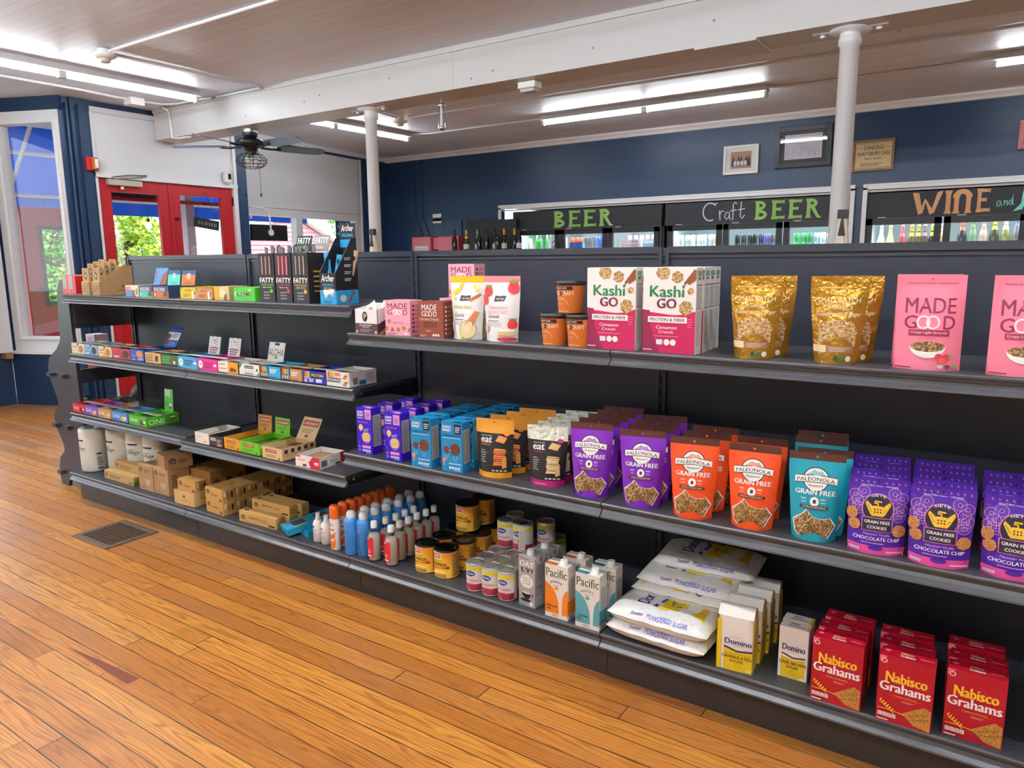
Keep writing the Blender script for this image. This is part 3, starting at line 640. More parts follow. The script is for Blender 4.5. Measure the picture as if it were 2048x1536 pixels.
# ------------------------------------------------------------------ along the back wall
t = tag(empty('hanging_monitor', (-3.15, 3.6, 1.82)), 'black screen seen from behind hanging on a white arm by the front window', 'monitor')
b = MB(); b.box(-.02, .02, -.28, .27, -.10, .10, M('121316', .4)); m_ = b.build('screen', t, bevel=.006)
b = MB(); b.tube([(.03, 0, .0), (.03, -.01, .26), (.0, -.05, .30), (-.12, -.36, .34)], .012, OFFWHITE); b.lathe([(.04, 0), (.04, .02)], OFFWHITE, 16, (.02, 0, 0), ax=Matrix.Rotation(PI/2, 3, 'Y')); b.build('arm', t)
for (x0, x1, lab) in ((-3.10, -2.71, 'red metal alarm panel with white sticker, left of two on the navy wall'), (-2.57, -2.17, 'plain red metal alarm panel, right of two on the navy wall')):
    t = tag(empty('alarm_control_box', ((x0+x1)/2, YB-.07, 1.43)), lab, 'panel'); w = x1-x0
    b = MB(); b.box(-w/2, w/2, -.06, .07, 0, .385, M('c8485c', .35)); b.build('cabinet', t, bevel=.006)
    b = MB(); b.box(-w/2+.012, w/2-.012, -.068, -.06, .012, .37, M('cf5468', .3)); d_ = b.build('door', t)
    if 'sticker' in lab:
        b2 = MB(); f = FC(b2, lambda u, v: (-w/2+u, -.069, v), w, .38); f.rect(.07, .1, .33, .24, M('e8e8ec'))
        for k in range(6): f.rect(.085+.04*k, .12, .108+.04*k, .22, M('b8a8b0'))
        b2.build('sticker', t)
    else: b = MB(); b.box(-w/2-.13, -w/2-.03, -.02, .07, .19, .37, M('d8607a', .4)); b.build('side_box', t)
for x in (-2.98, -2.84): b = MB(); b.tube([(x-.13, YB-.01, 3.0), (x-.13, YB-.01, 2.12), (x-.02, YB-.02, 1.9), (x, YB-.02, 1.82)], .008, M('16283e')); tag(b.build('cable'), 'dark cable running down the navy wall to the left alarm panel' if x < -2.9 else 'dark cable running down the navy wall beside the switch', 'cable')
t = tag(empty('switch_plate', (-2.68, YB, 2.09)), 'white triple switch plate on the navy wall', 'switch')
b = MB(); b.box(-.085, .085, -.012, 0, -.07, .07, WHITE); b.build('plate', t, bevel=.003)
for k in (-.045, 0, .045): b = MB(); b.box(k-.006, k+.006, -.022, -.012, -.012, .014, M('8a8a88')); b.build('toggle', t)
t = tag(empty('wine_rack', (-1.5, 6.05, 0)), 'black wall rack holding a row of wine bottles left of the coolers', 'rack')
b = MB(); b.box(-.62, .72, -.2, .25, 1.53, 1.56, BLACK); b.build('shelf_board', t)
b = MB(); b.box(-.56, .32, .26, .3, 0, 2.03, M('24262c')); b.build('back_panel', t)
b = MB(); b.box(-.62, .72, -.2, .25, .0, 1.53, M('202228')); b.build('cabinet', t)
def wine(loc, glassc, foil, label, grp, lab=None, sh=0, s=1.0):
    t = tag(empty('wine_bottle', loc), label, 'bottle', grp)
    if sh: P = [(.02*s, 0), (.042*s, .004), (.044*s, .02), (.044*s, .13), (.036*s, .17), (.02*s, .225), (.0155*s, .27), (.0155*s, .30)]
    else: P = [(.02*s, 0), (.036*s, .004), (.038*s, .02), (.038*s, .19), (.03*s, .215), (.0155*s, .235), (.0145*s, .29), (.0145*s, .30)]
    b = MB(); b.lathe(P, M(glassc, .1), 16); b.build('body', t)
    b = MB(); z = .20 if sh else .235; r0 = .028*s if sh else .017*s; b.lathe([(r0, z), (.0172*s, z+.045), (.0168*s, .302), (.019*s, .305), (.018*s, .318), (.006, .322)], M(foil, .35, .3), 14); b.build('foil', t)
    if lab: b = MB(); b.lathe([(.0386*s if not sh else .0446*s, .05), (.0386*s if not sh else .0446*s, .12)], M(lab, .6), 16, cap=False); b.build('label_band', t)
    return t
G1 = 'wine bottles standing left of the coolers'
for i, (x, g, f_, lb, sh, dsc) in enumerate(((-1.98, '16201a', '1c2a20', None, 0, 'dark green wine bottle, first from the left on the rack'), (-1.80, '2a3418', 'd8b83a', 'e6e0c8', 1, 'sparkling wine bottle with yellow gold foil on the rack'), (-1.63, '30381c', 'e2e2d8', 'e8e4d4', 1, 'sparkling wine bottle with silver foil on the rack'), (-1.54, '14161a', '20242a', None, 0, 'black wine bottle just right of the silver foiled one'), (-1.44, '17191c', '26282e', None, 0, 'black wine bottle, second right of the silver foiled one'), (-1.33, '141517', '3a1a20', 'c8c4b8', 0, 'dark wine bottle with maroon foil in the middle of the rack'), (-1.22, '15171a', '45202a', None, 0, 'dark wine bottle with wine red foil left of the gold capped one'), (-1.14, '15161a', 'd89a2c', 'd0ccc0', 0, 'dark wine bottle with gold foil near the cooler frame'), (-1.00, '15161a', 'd09428', None, 0, 'dark wine bottle with gold foil, second from the right'), (-.86, '14171c', '1c2028', 'd8d8dc', 0, 'dark wine bottle with pale label, last on the right'))):
    wine((x-.02, 5.93+.05*(i % 3), 1.56), g, f_, dsc, G1, lb, sh)
# coolers
COOLW = M('dfe8ea', .5); HDR = M('22232a', .55); DOORB = M('15161b', .4)
GLC = glass('cooler_glass', (.93, .97, .97, 1))
GRN = M('8fbf62', .7); PUR = M('c8bcd8', .7); PEA = M('d8a070', .7); AQ = M('7ee0c8', .7)
def slab(f, u, v0, v1, w, m): h = v1-v0; f.poly([(u-.7*w, v0), (u+.7*w, v0), (u+.45*w, v0+.12*h), (u+.42*w, v0+.5*h), (u+.45*w, v1-.12*h), (u+.7*w, v1), (u-.7*w, v1), (u-.45*w, v1-.12*h), (u-.42*w, v0+.5*h), (u-.45*w, v0+.12*h)], m)
def letE(f, u, v0, v1, w, m):
    h = v1-v0; slab(f, u+.18*w, v0, v1, .32*w, m)
    for v, l in ((v1-.09*h, .95), (v0+.53*h, .72), (v0+.09*h, 1)): f.poly([(u+.2*w, v-.07*h), (u+l*w-.04*w, v-.07*h), (u+l*w, v-.12*h), (u+l*w, v+.12*h), (u+l*w-.04*w, v+.07*h), (u+.2*w, v+.07*h)], m)
def letB(f, u, v0, v1, w, m):
    h = v1-v0; slab(f, u+.18*w, v0, v1, .32*w, m); f.ring(u+.3*w, v0+.76*h, .5*w, .24*h, .22*w, m, 18, -PI/2, PI/2); f.ring(u+.3*w, v0+.26*h, .62*w, .27*h, .24*w, m, 18, -PI/2, PI/2)
def letR(f, u, v0, v1, w, m):
    h = v1-v0; slab(f, u+.18*w, v0, v1, .32*w, m); f.ring(u+.3*w, v0+.76*h, .5*w, .25*h, .24*w, m, 18, -PI/2, PI/2)
    f.poly([(u+.35*w, v0+.52*h), (u+.62*w, v0+.55*h), (u+.9*w, v0+.16*h), (u+1.15*w, v0), (u+.8*w, v0+.0*h)], m)
def beer(f, u0, u1, v0, v1, m):
    w = (u1-u0)/4.45
    for k, fn in enumerate((letB, letE, letE, letR)): fn(f, u0+k*w*1.15, v0, v1, w*.9, m)
def cooler(x0, x1, label, sign, stock):
    W3 = x1-x0; t = tag(empty('drinks_cooler', (x0, 6.42, 0)), label, 'cooler')
    b = MB(); b.box(0, W3, 0, .9, 1.95, 2.13, HDR); b.box(0, .05, .06, .9, 0, 1.95, HDR); b.box(W3-.05, W3, .06, .9, 0, 1.95, HDR); b.box(0, W3, .06, .9, 0, .12, HDR); b.box(0, W3, .86, .9, 0, 1.95, HDR); b.build('cabinet', t)
    b = MB(); b.box(.05, W3-.05, .80, .85, .12, 1.9, COOLW); b.box(.05, .06, .1, .85, .12, 1.9, COOLW); b.box(W3-.06, W3-.05, .1, .85, .12, 1.9, COOLW); b.box(.05, W3-.05, .1, .85, 1.88, 1.95, COOLW); b.build('liner', t)
    b = MB(); b.box(.05, W3-.05, .12, .78, 1.585, 1.6, M('e4e6e6', .3)); b.box(.05, W3-.05, .12, .78, 1.1, 1.115, M('e4e6e6', .3)); b.build('wire_shelf', t)
    b = MB(); b.box(0.005, W3-.005, -.03, .05, 1.862, 2.13, HDR); sign(FC(b, lambda u, v: (u, -.03, 1.875+v), W3, .255, .08)); b.build('sign_panel', t)
    for k in range(3):
        a = .03+k*(W3-.06)/3; c = a+(W3-.06)/3-.02
        b = MB(); fw = .065
        for q in ((a, a+fw, .12, 1.86), (c-fw, c, .12, 1.86), (a, c, 1.795, 1.86), (a, c, .12, .19)): b.box(q[0], q[1], .0, .05, q[2], q[3], DOORB)
        d = b.build('door', t)
        b = MB(); b.box(a+fw, c-fw, .02, .025, .19, 1.795, GLC); b.build('pane', d)
        b = MB(); b.tube([(c-.03, -.03, .9), (c-.03, -.03, 1.4)], .01, CHROME, 8); b.build('handle', d)
        b = MB(); b.box(a+.12, a+.2, -.034, -.03, 1.866, 1.876, M('b0b0b4')); b.build('badge', d)
    l = bpy.data.lights.new('cooler_lamp', 'AREA'); l.shape = 'RECTANGLE'; l.size = W3-.2; l.size_y = .08; l.energy = 22; l.color = (.86, .96, 1)
    o = bpy.data.objects.new('cooler_lamp', l); COL.objects.link(o); o.parent = t; o.location = (W3/2, .14, 1.87); o.rotation_euler = (math.radians(-20), 0, 0)
    return t
def sg1(f): beer(f, .68, 1.62, .0, .255, GRN) if 0 else beer(f, .69, 1.60, .012, .235, GRN)
def sg2(f):
    u = .48; k = lambda P: [(u+a*.44, .03+b_*.21) for a, b_ in P]
    f.line(k([(.24+.2*math.cos(a), .5+.5*math.sin(a)) for a in [PI*(.25+.1*i) for i in range(15)]]), .016, PUR)
    f.line(k([(.40, .9), (.44, 1.0), (.36, .92)]), .014, PUR)
    f.line(k([(.5, .55), (.53, .0)]), .012, PUR); f.line(k([(.52, .35), (.56, .52), (.63, .5)]), .012, PUR)
    f.line(k([(.78, .42), (.7, .45), (.65, .2), (.7, .04), (.76, .14), (.79, .42), (.79, .1), (.83, .02)]), .012, PUR)
    f.line(k([(.98, .88), (.93, .98), (.88, .85), (.88, 0)]), .012, PUR); f.line(k([(.8, .5), (.98, .55)]), .012, PUR)
    f.line(k([(1.1, 1.0), (1.08, .2), (1.13, .05), (1.2, .25)]), .012, PUR); f.line(k([(1.02, .55), (1.2, .6)]), .012, PUR)
    beer(f, 1.13, 1.87, .02, .235, GRN)
def sg3(f):
    m = PEA
    for P in ([(.47, .24), (.53, .235), (.575, .03), (.535, .01)], [(.60, .165), (.575, .03), (.535, .01), (.585, .17)], [(.60, .165), (.585, .17), (.64, .01), (.68, .03)], [(.68, .03), (.64, .01), (.70, .235), (.75, .25)]): f.poly(P, m)
    slab(f, .80, .012, .245, .05, m); slab(f, .875, .012, .2, .05, m); slab(f, .98, .012, .2, .05, m); f.ring(.925, .17, .085, .085, .05, m, 16, 0, PI); letE(f, 1.05, .015, .25, .12, m)
    k = lambda P: [(1.22+a*.16, .06+b_*.12) for a, b_ in P]
    f.line(k([(.2, .5), (.05, .45), (.03, .1), (.15, .05), (.24, .5), (.27, .1), (.33, .1)]), .008, AQ); f.line(k([(.4, .55), (.42, .1), (.48, .5), (.56, .5), (.58, .1)]), .008, AQ); f.line(k([(.82, .55), (.68, .5), (.66, .2), (.78, .15), (.86, 1.1), (.86, .2), (.92, .15)]), .008, AQ)
    f.poly([(1.44, .245), (1.49, .25), (1.47, .12), (1.44, .03), (1.36, .01), (1.42, .08)], AQ); f.line([(1.47, .24), (1.54, .09), (1.62, .25), (1.60, .08), (1.63, .03), (1.69, .05)], .012, AQ)
    f.text('ead', 1.71, .03, 1.95, .15, AQ)
cooler(-1.29, .99, 'three door drinks cooler under the first BEER sign', sg1, None)
cooler(1.03, 3.23, 'three door drinks cooler under the Craft BEER sign', sg2, None)
cooler(3.33, 5.62, 'drinks cooler at the right under the WINE sign', sg3, None)
def can(x, y, z, h, side, label, grp, r=.033):
    t = tag(empty('drink_can', (x, y, z)), label, 'can', grp)
    b = MB(); b.lathe([(r*.8, 0), (r, .008), (r, h-.014), (r*.82, h)], M(side, .3, .2), 14, cap=False); b.build('body', t)
    b = MB(); b.lathe([(r*.84, h-.003), (r*.80, h), (r*.76, h-.004)], M('c8ccd0', .25, .8), 14); b.build('lid', t); return t
ORD = 'first second third fourth fifth sixth seventh eighth ninth tenth eleventh twelfth'.split()
ZS = 1.6; YS = 6.60
for i in range(6): wine((-1.12+.085*i, YS+.05*(i % 2), 1.52), '3c8a3e' if i not in (0,) else 'd8d0b0', ('2f7a34', 'c8d8b8')[i % 2], ORD[i]+' slim bottle from the left behind the first cooler door', 'bottles behind the first cooler door', None, 0, .8)
b = MB(); b.box(-.78, -.56, YS-.06, YS+.1, ZS, ZS+.16, M('dfe4e8', .5)); f = FC(b, lambda u, v: (-.78+u, YS-.06, ZS+v), .22, .16); f.ring(.11, .07, .05, .05, .012, M('2a4a70'), 18, 0, PI); f.lines(.05, .02, .17, .05, 2, M('4a6a90')); tag(b.build('beer_carton'), 'white beer carton with blue emblem behind the first cooler door', 'carton')
for i, c in enumerate(('c8563a', 'c8563a', 'c8563a', '1c2230', '1c2230', '22304a', '3a58b0', '3450a8', '2c4a9c')): can(-.42+.068*i, YS+.03*(i % 2), ZS, .15 if i < 3 else .158, c, ORD[i]+' can from the left behind the second cooler door', 'cans behind the second cooler door')
b = MB(); b.box(-.40, -.20, YS-.12, YS-.05, ZS, ZS+.085, M('3c62a8', .5)); tag(b.build('beer_carton'), 'low blue beer carton in front of the red cans', 'carton')
b = MB(); b.box(.36, .66, YS-.1, YS+.05, ZS, ZS+.105, M('e2d8dc', .5)); f = FC(b, lambda u, v: (.36+u, YS-.1, ZS+v), .3, .1); f.text('MARINA', .03, .06, .27, .095, M('b83a58'), .02); f.rect(.02, .01, .28, .05, M('c890a0')); tag(b.build('beer_carton'), 'pink and white beer carton behind the third cooler door', 'carton')
b = MB(); b.box(.69, .86, YS-.1, YS+.05, ZS, ZS+.10, M('5aa0d0', .5)); FC(b, lambda u, v: (.69+u, YS-.1, ZS+v), .17, .1).rect(.01, .05, .16, .09, M('e8f0f4')); tag(b.build('beer_carton'), 'light blue beer carton behind the third cooler door', 'carton')
for i in range(5): can(.42+.085*i, YS+.10, ZS, .165, 'b88a94', ORD[i]+' dusty pink can from the left behind the third cooler door', 'cans behind the third cooler door')
for i, c in enumerate(('e6ece8', 'c8d4d0', 'f0ece4', 'e8eae0', 'd8e0ec', 'd4dcf0', 'c8bc8c')): can(1.18+.076*i, YS+.02*(i % 2), ZS, .145, c, ORD[i]+' pale can from the left behind the fourth cooler door', 'cans behind the fourth cooler door')
for i, c in enumerate(('1c2026', '2a3038', '22262c', '1a1c22', '2c2a48', '5a4a9a', '4a4a52', '7a58b0')): can(1.90+.07*i, YS+.03*(i % 3), ZS, .135, c, ORD[i]+' dark can from the left behind the fifth cooler door', 'cans behind the fifth cooler door')
for i, c in enumerate(('3c9a5c', '46a866', '3a8a58', 'a8c4d8', 'd8e0ea', 'e0e6ec', '9ab8c8', 'e8ecee')): can(2.60+.073*i, YS+.02*(i % 2), ZS, .135, c, ORD[i]+' can from the left behind the sixth cooler door', 'cans behind the sixth cooler door')
G3 = 'sparkling bottles behind the seventh cooler door'
for x, g, f_, d in ((3.50, 'dfe6e2', 'e0e8e4', 'pale bottle at the left'), (3.59, 'c8c890', 'd0d69a', 'lime cream foiled bottle'), (3.71, 'a04058', 'dc7080', 'pink foiled bottle'), (3.80, '5a4a2c', 'dcb44c', 'gold foiled bottle beside the pink one'), (3.865, '5a4a2c', 'd4b45a', 'gold foiled bottle beside the mauve one'), (3.925, '4a3a3c', '9a8088', 'mauve foiled bottle'), (4.00, '1a1c1a', 'd4dc4c', 'yellow foiled dark bottle'), (4.08, 'b88a60', 'd8d4cc', 'amber bottle at the right edge')): wine((x, YS, 1.47), g, f_, d+' behind the seventh cooler door', G3, None, 1, 1.0)
G4 = 'sparkling bottles behind the eighth cooler door'
for i, (g, f_, d) in enumerate((('2a3038', 'd8603a', 'orange foiled bottle'), ('6a8a6c', '5a6a48', 'green bottle with olive foil'), ('b89a90', '8a7470', 'rose bottle with brown foil'), ('3a3c24', 'dcd43c', 'dark bottle with yellow foil'), ('7a7a48', 'd8dcc8', 'olive bottle with white foil'), ('6a6a68', '5a5a88', 'grey bottle with violet foil'))): wine((4.27+.095*i, YS, 1.52), g, f_, d+' behind the eighth cooler door', G4, None, 1, 1.0)
# pictures on the navy wall
def frame(x0, x1, z0, z1, fc, fw, mat, label, art, name='picture_frame'):
    t = tag(empty(name, ((x0+x1)/2, YB, (z0+z1)/2)), label, 'picture'); w, h = x1-x0, z1-z0
    b = MB()
    for q in ((-w/2, -w/2+fw, -h/2, h/2), (w/2-fw, w/2, -h/2, h/2), (-w/2+fw, w/2-fw, h/2-fw, h/2), (-w/2+fw, w/2-fw, -h/2, -h/2+fw)): b.box(q[0], q[1], -.035, 0, q[2], q[3], fc)
    b.build('frame', t, bevel=.003)
    b = MB(); b.box(-w/2+fw, w/2-fw, -.02, -.005, -h/2+fw, h/2-fw, mat); art(FC(b, lambda u, v: (-w/2+u, -.02, -h/2+v), w, h, .2), w, h); b.build('print', t)
    b = MB(); b.box(-w/2+fw, w/2-fw, -.028, -.026, -h/2+fw, h/2-fw, PANE); b.build('pane', t)
def art1(f, w, h):
    f.rect(w*.2, h*.2, w*.8, h*.78, M('b88a68'))
    for i in range(7): u = w*(.28+.075*i); f.poly([(u-.022, h*.28), (u+.022, h*.28), (u+.015, h*.5), (u, h*.66), (u-.015, h*.5)], M(('3a3430', '8a8480', '2c2826')[i % 3]))
    for i in range(4): f.ell(w*(.33+.1*i), h*.38, .018, .03, M('d8d4cc'))
def art2(f, w, h):
    f.rect(w*.17, h*.2, w*.83, h*.8, M('d4d0dc')); c = M('a8a0bc')
    for i in range(14): u = w*(.2+.6*((i*37) % 100)/100); v = h*(.25+.5*((i*61) % 100)/100); f.line([(u, v), (u+.05, v), (u+.05, v+.04), (u, v+.04), (u, v)], .004, c)
    for i in range(5): f.line([(w*(.2+.13*i), h*.24), (w*(.22+.13*i), h*.7)], .003, c)
def art3(f, w, h):
    k = M('2a2620'); f.rect(.03, .03, w-.03, h-.03, M('dcc08c')); f.text('DANCING', w*.27, h*.68, w*.74, h*.82, k, .015); f.line([(w*.1, h*.75), (w*.24, h*.75)], .004, k); f.line([(w*.77, h*.75), (w*.91, h*.75)], .004, k)
    f.text('SHAFTSBURY LAKE', w*.12, h*.5, w*.9, h*.62, k, .02); f.text('FRIDAY NIGHTS', w*.3, h*.37, w*.7, h*.43, k, .02); f.lines(w*.2, h*.17, w*.8, h*.28, 2, M('7a6a50')); f.line([(w*.12, h*.12), (w*.9, h*.12)], .004, k); f.line([(w*.12, h*.88), (w*.9, h*.88)], .004, k)
def art4(f, w, h): f.lines(.04, .05, w-.04, h*.5, 5, M('7a2a30')); f.text('DANCE', .05, h*.65, w-.05, h*.82, M('7a2a30'))
frame(1.77, 2.18, 2.43, 2.76, WHITE, .03, M('dcdcdf'), 'white framed sepia group photo on the navy wall', art1)
frame(2.365, 2.975, 2.46, 2.91, M('1c1d22', .35), .055, M('2a2b30'), 'black framed drawing on white paper beside the near column', art2)
frame(3.19, 3.60, 2.365, 2.69, M('8a6a4c', .5), .022, M('b89a70'), 'tan framed poster lettered DANCING right of the near column', art3)
frame(4.68, 5.1, 2.475, 2.75, M('c87a78', .5), .012, M('d88a84'), 'pink poster cut off by the right edge of view', art4)
# cloth bundles tied to the columns
for x, z, lab in ((3.905, 1.70, 'cream cloth gathered by a black strap on the near column'), (.12, 1.70, 'cream cloth gathered by a black strap on the far column')):
    t = tag(empty('gathered_cloth', (x-.02, 2.16, 0)), lab, 'cloth'); b = MB()
    b.grid(lambda u, v: ((.015+.065*(1-v)**.7)*math.cos(2*PI*u)*(1+.12*math.sin(2*PI*u*9)), (.015+.045*(1-v)**.7)*math.sin(2*PI*u)*(1+.12*math.sin(2*PI*u*9))-.03, .9+(z-.9)*v), 54, 14, M('e2d6c4', .8)); b.build('cloth', t)
    b = MB(); b.box(-.028, .028, -.055, -.02, z-.02, z+.03, BLACK); b.prism([(-.004, z-.02), (-.02, z-.12), (.02, z-.12), (.004, z-.02)], 'y', -.06, -.05, BLACK); b.build('strap', t)
# ------------------------------------------------------------------ gondola shelving
BW = 1.219
ZA1, ZA2, ZA3, ZA3L, ZB1, ZB2, ZD = 1.275, .918, .550, .558, 1.164, .659, .190
def lip_prof(d, z): return [(-d+.012, z-.002), (-d, z), (-d-.004, z-.004), (-d-.003, z-.010), (-d+.006, z-.014), (-d+.008, z-.024), (-d+.003, z-.034), (-d-.010, z-.043), (-d-.011, z-.048), (-d-.006, z-.050), (-d+.006, z-.046), (-d+.014, z-.03)]
def bay(k, shelves, label, last=False):
    t = tag(empty('shelving_bay', (k*BW, 0, 0)), label, 'shelving', 'bays of the black store shelving')
    b = MB(); b.box(.018, BW-.018, .004, .03, .12, 1.492, BOARD); b.build('back_panel', t)
    b = MB(); b.box(.02, BW-.02, -.006, .036, 1.478, 1.503, STEEL); b.box(.02, BW-.02, -.001, .006, 1.462, 1.47, STEEL); b.build('top_rail', t)
    for x in ((0, BW) if last else (0,)):
        b = MB()
        for x0, x1, y0 in ((-.02, -.007, -.008), (.007, .02, -.008), (-.007, .007, -.002)): b.box(x+x0, x+x1, y0, .04, .0, 1.498, STEEL)
        for q in range(27): b.box(x-.0035, x+.0035, -.0035, -.002, .14+.05*q, .168+.05*q, M('050507', .8))
        b.build('upright', t)
    b = MB(); b.box(.003, BW-.003, -.485, 0, ZD-.02, ZD, SHELF); dk = b.build('base_deck', t)
    b = MB(); b.prism(lip_prof(.488, ZD), 'x', .002, BW-.002, LIPM); b.build('price_rail', dk)
    b = MB(); b.box(.0 if k else -.02, BW, -.425, -.41, 0, ZD-.02, KICK)
    if k == 0: b.box(-.02, -.005, -.41, 0, 0, ZD-.02, KICK); b.box(.09, .19, -.4262, -.4245, .06, .15, STEEL)
    b.box(BW-.002, BW+.0005, -.4265, -.4245, .02, ZD-.03, M('17120f'))
    b.build('kick_plate', t)
    for z, d in shelves:
        b = MB(); b.box(.003, BW-.003, -d+.003, -.002, z-.02, z, SHELF); s = b.build('shelf', t)
        b = MB(); b.prism(lip_prof(d, z), 'x', .002, BW-.002, LIPM); b.build('price_rail', s)
        for x in (.004, BW-.008):
            b = MB(); b.prism([(-.002, z-.002), (-d+.014, z-.002), (-d+.014, z-.042), (-d*.5, z-.05), (-.06, z-.085), (-.002, z-.085)], 'x', x, x+.004, M('15171f', .4)); b.lathe([(.006, 0), (.005, .002)], CHROME, 8, (x+.004, -d+.05, z-.025), ax=Matrix.Rotation(PI/2, 3, 'Y')); b.build('bracket', s)
    return t
bay(0, ((ZA1, .416), (ZA2, .418), (ZA3L, .448)), 'leftmost bay of the black shelving, holding snack boxes')
bay(1, ((ZA1, .416), (ZA2, .418), (ZA3, .484)), 'second bay of the black shelving, with jerky boxes on top')
bay(2, ((ZB1, .438), (ZB2, .491)), 'middle bay of the black shelving, with granola pouches and cups')
bay(3, ((ZB1, .438), (ZB2, .491)), 'bay of the black shelving with cereal boxes at its seam')
bay(4, ((ZB1, .438), (ZB2, .491)), 'rightmost bay of the black shelving, cut off by the view', True)
# wooden end rack with scalloped sides
EB = worn_mat('black_stained_board', '3a3840', '5a5658', .4)
t = tag(empty('end_rack', (0, 0, 0)), 'black wooden rack with scalloped sides at the left end of the shelving', 'rack')
EP = [(-.095, 1.365), (-.148, 1.365), (-.198, 1.34), (-.221, 1.296), (-.236, 1.202), (-.245, 1.107), (-.248, 1.037), (-.254, .979), (-.313, .921), (-.40, .87), (-.43, .855), (-.456, .793), (-.456, .737), (-.414, .657), (-.381, .594), (-.37, .558), (-.429, .505), (-.452, .462), (-.439, .402), (-.399, .339), (-.36, .276), (-.361, .242), (-.426, .191), (-.454, .125), (-.457, .055), (-.446, 0), (-.36, 0), (-.345, .03), (-.33, .05), (-.13, .05), (-.11, .03), (-.085, 0), (-.078, .5), (-.085, .8)]
for y0 in (-.345, .315):
    b = MB(); n = len(EP)
    # triangulated by fan strips against the straight rear edge
    v = [(x, y, z) for y in (y0, y0+.022) for x, z in EP]
    b.add(v, [(i, (i+1) % n, n+(i+1) % n, n+i) for i in range(n)], EB); b.add(v, [tuple(range(n)), tuple(range(2*n-1, n-1, -1))], EB); b.build('side_panel', t)
for z, x0 in ((.745, -.43), (.41, -.43), (.09, -.43)):
    b = MB(); b.box(x0, -.10, -.323, .315, z-.012, z+.012, EB); b.box(-.10, -.08, -.323, .315, z-.03, z+.055, EB)
    for x in (-.425, -.27): b.box(x, x+.05, -.375, -.345, z-.008, z+.016, EB)
    b.build('shelf_board', t)
b = MB(); b.box(-.10, -.08, -.323, .315, 1.06, 1.26, EB); b.build('top_rail', t)
# ------------------------------------------------------------------ goods on the shelves
PROTO = {}
def put(key, build, A, w, d, yaw, z, label, cat, group=None, shift=0.0):
    """stand a copy of a product with its front lower left corner at A on the shelf at height z"""
    a = math.radians(yaw); ca, sa = math.cos(a), math.sin(a); dx, dy = w/2, d/2+shift
    loc = (A[0]+ca*dx-sa*dy, A[1]+sa*dx+ca*dy, z)
    if key not in PROTO: o = PROTO[key] = build(); o.location = loc; o.rotation_euler = (0, 0, a)
    else: o = dupat(PROTO[key], loc, a)
    for k in ('group',):
        if k in o: del o[k]
    return tag(o, label, cat, group)
def row(key, build, A, w, d, yaw, z, n, pitch, what, where, cat, group, skew=0.0, start=0, jit=.004):
    for i in range(n):
        r = random.Random(hash((key, i, round(A[0], 3))) % 9999 if 0 else i*31+int(A[0]*1000))
        B = (A[0]+skew*i+r.uniform(-jit, jit)*(i > 0), A[1]+pitch*i)
        lab = what+', front one of '+where if i == 0 else what+', '+ORD[i]+' from the front of '+where
        put(key, build, B, w, d, yaw+(r.uniform(-1.5, 1.5) if i else 0), z, lab if n > 1 else what+' '+where, cat, group)
def carton(name, w, d, h, body, art, side=None, top=None, topm=None, dep=None, rough=.4):
    b = MB(); m = M(body, rough); b.box(-w/2, w/2, -d/2, d/2, 0, h, m)
    F = boxfaces(b, w, d, h)
    art(F['f'], w, h)
    if side: side(F['r'], d, h); side(F['l'], d, h)
    if top: top(F['t'], w, d)
    return b.build(name)
def facts(f, d, h, m='d8d4cc', k='55524e', lo=.12, hi=.9):
    f.rect(d*.1, h*lo, d*.9, h*hi, M(m)); f.lines(d*.16, h*(lo+.03), d*.84, h*(hi-.03), 14, M(k), .35)
def pouch(name, wb, wt, h, D, bands, art, rough=.3, hole=None, bot=.0):
    b = MB(); W = wt
    def wid(v): return wb+(wt-wb)*min(1, v/h/.8)
    def th(v): q = v/h; return D*max(0, 1-(q/.9)**1.7) + .003
    def fr(u, v, s=-1):
        k = max(-1, min(1, 2*u/W-1)); v = max(0, min(h, v)); lat = max(0, 1-abs(k)**2.6); y = s*th(v)/2*(lat if s < 0 else lat*.8)
        wr = .0012*math.sin(u*90+v*35)*math.sin(v*70+u*20)*(1 if .02 < v < h*.85 else .3)
        cr = .004*(1-min(1, v/(.12*h)))*(-s)*(1-lat)
        return (k*wid(v)/2, y+wr+cr, v)
    for v0, v1, c in bands:
        m = c if not isinstance(c, str) else M(c, rough); n = max(2, int((v1-v0)*h/.012))
        for s in (-1, 1): b.grid(lambda u, v: fr(u*W, h*(v0+(v1-v0)*v), s), 12, n, m, True, s > 0)
    n = 12; m = M(bands[0][2], rough) if isinstance(bands[0][2], str) else bands[0][2]
    b.grid(lambda u, v: tuple(Vector(fr(u*W, 0, -1)).lerp(Vector(fr(u*W, 0, 1)), v)), 12, 1, m, False, True)
    f = FC(b, lambda u, v: fr(u, v), W, h, .006); f.clamp = True; f.step = .0002; art(f, W, h)
    if hole: f.ell(W*.5, h*.955, .004, .004, M(hole), 10)
    return b.build(name)
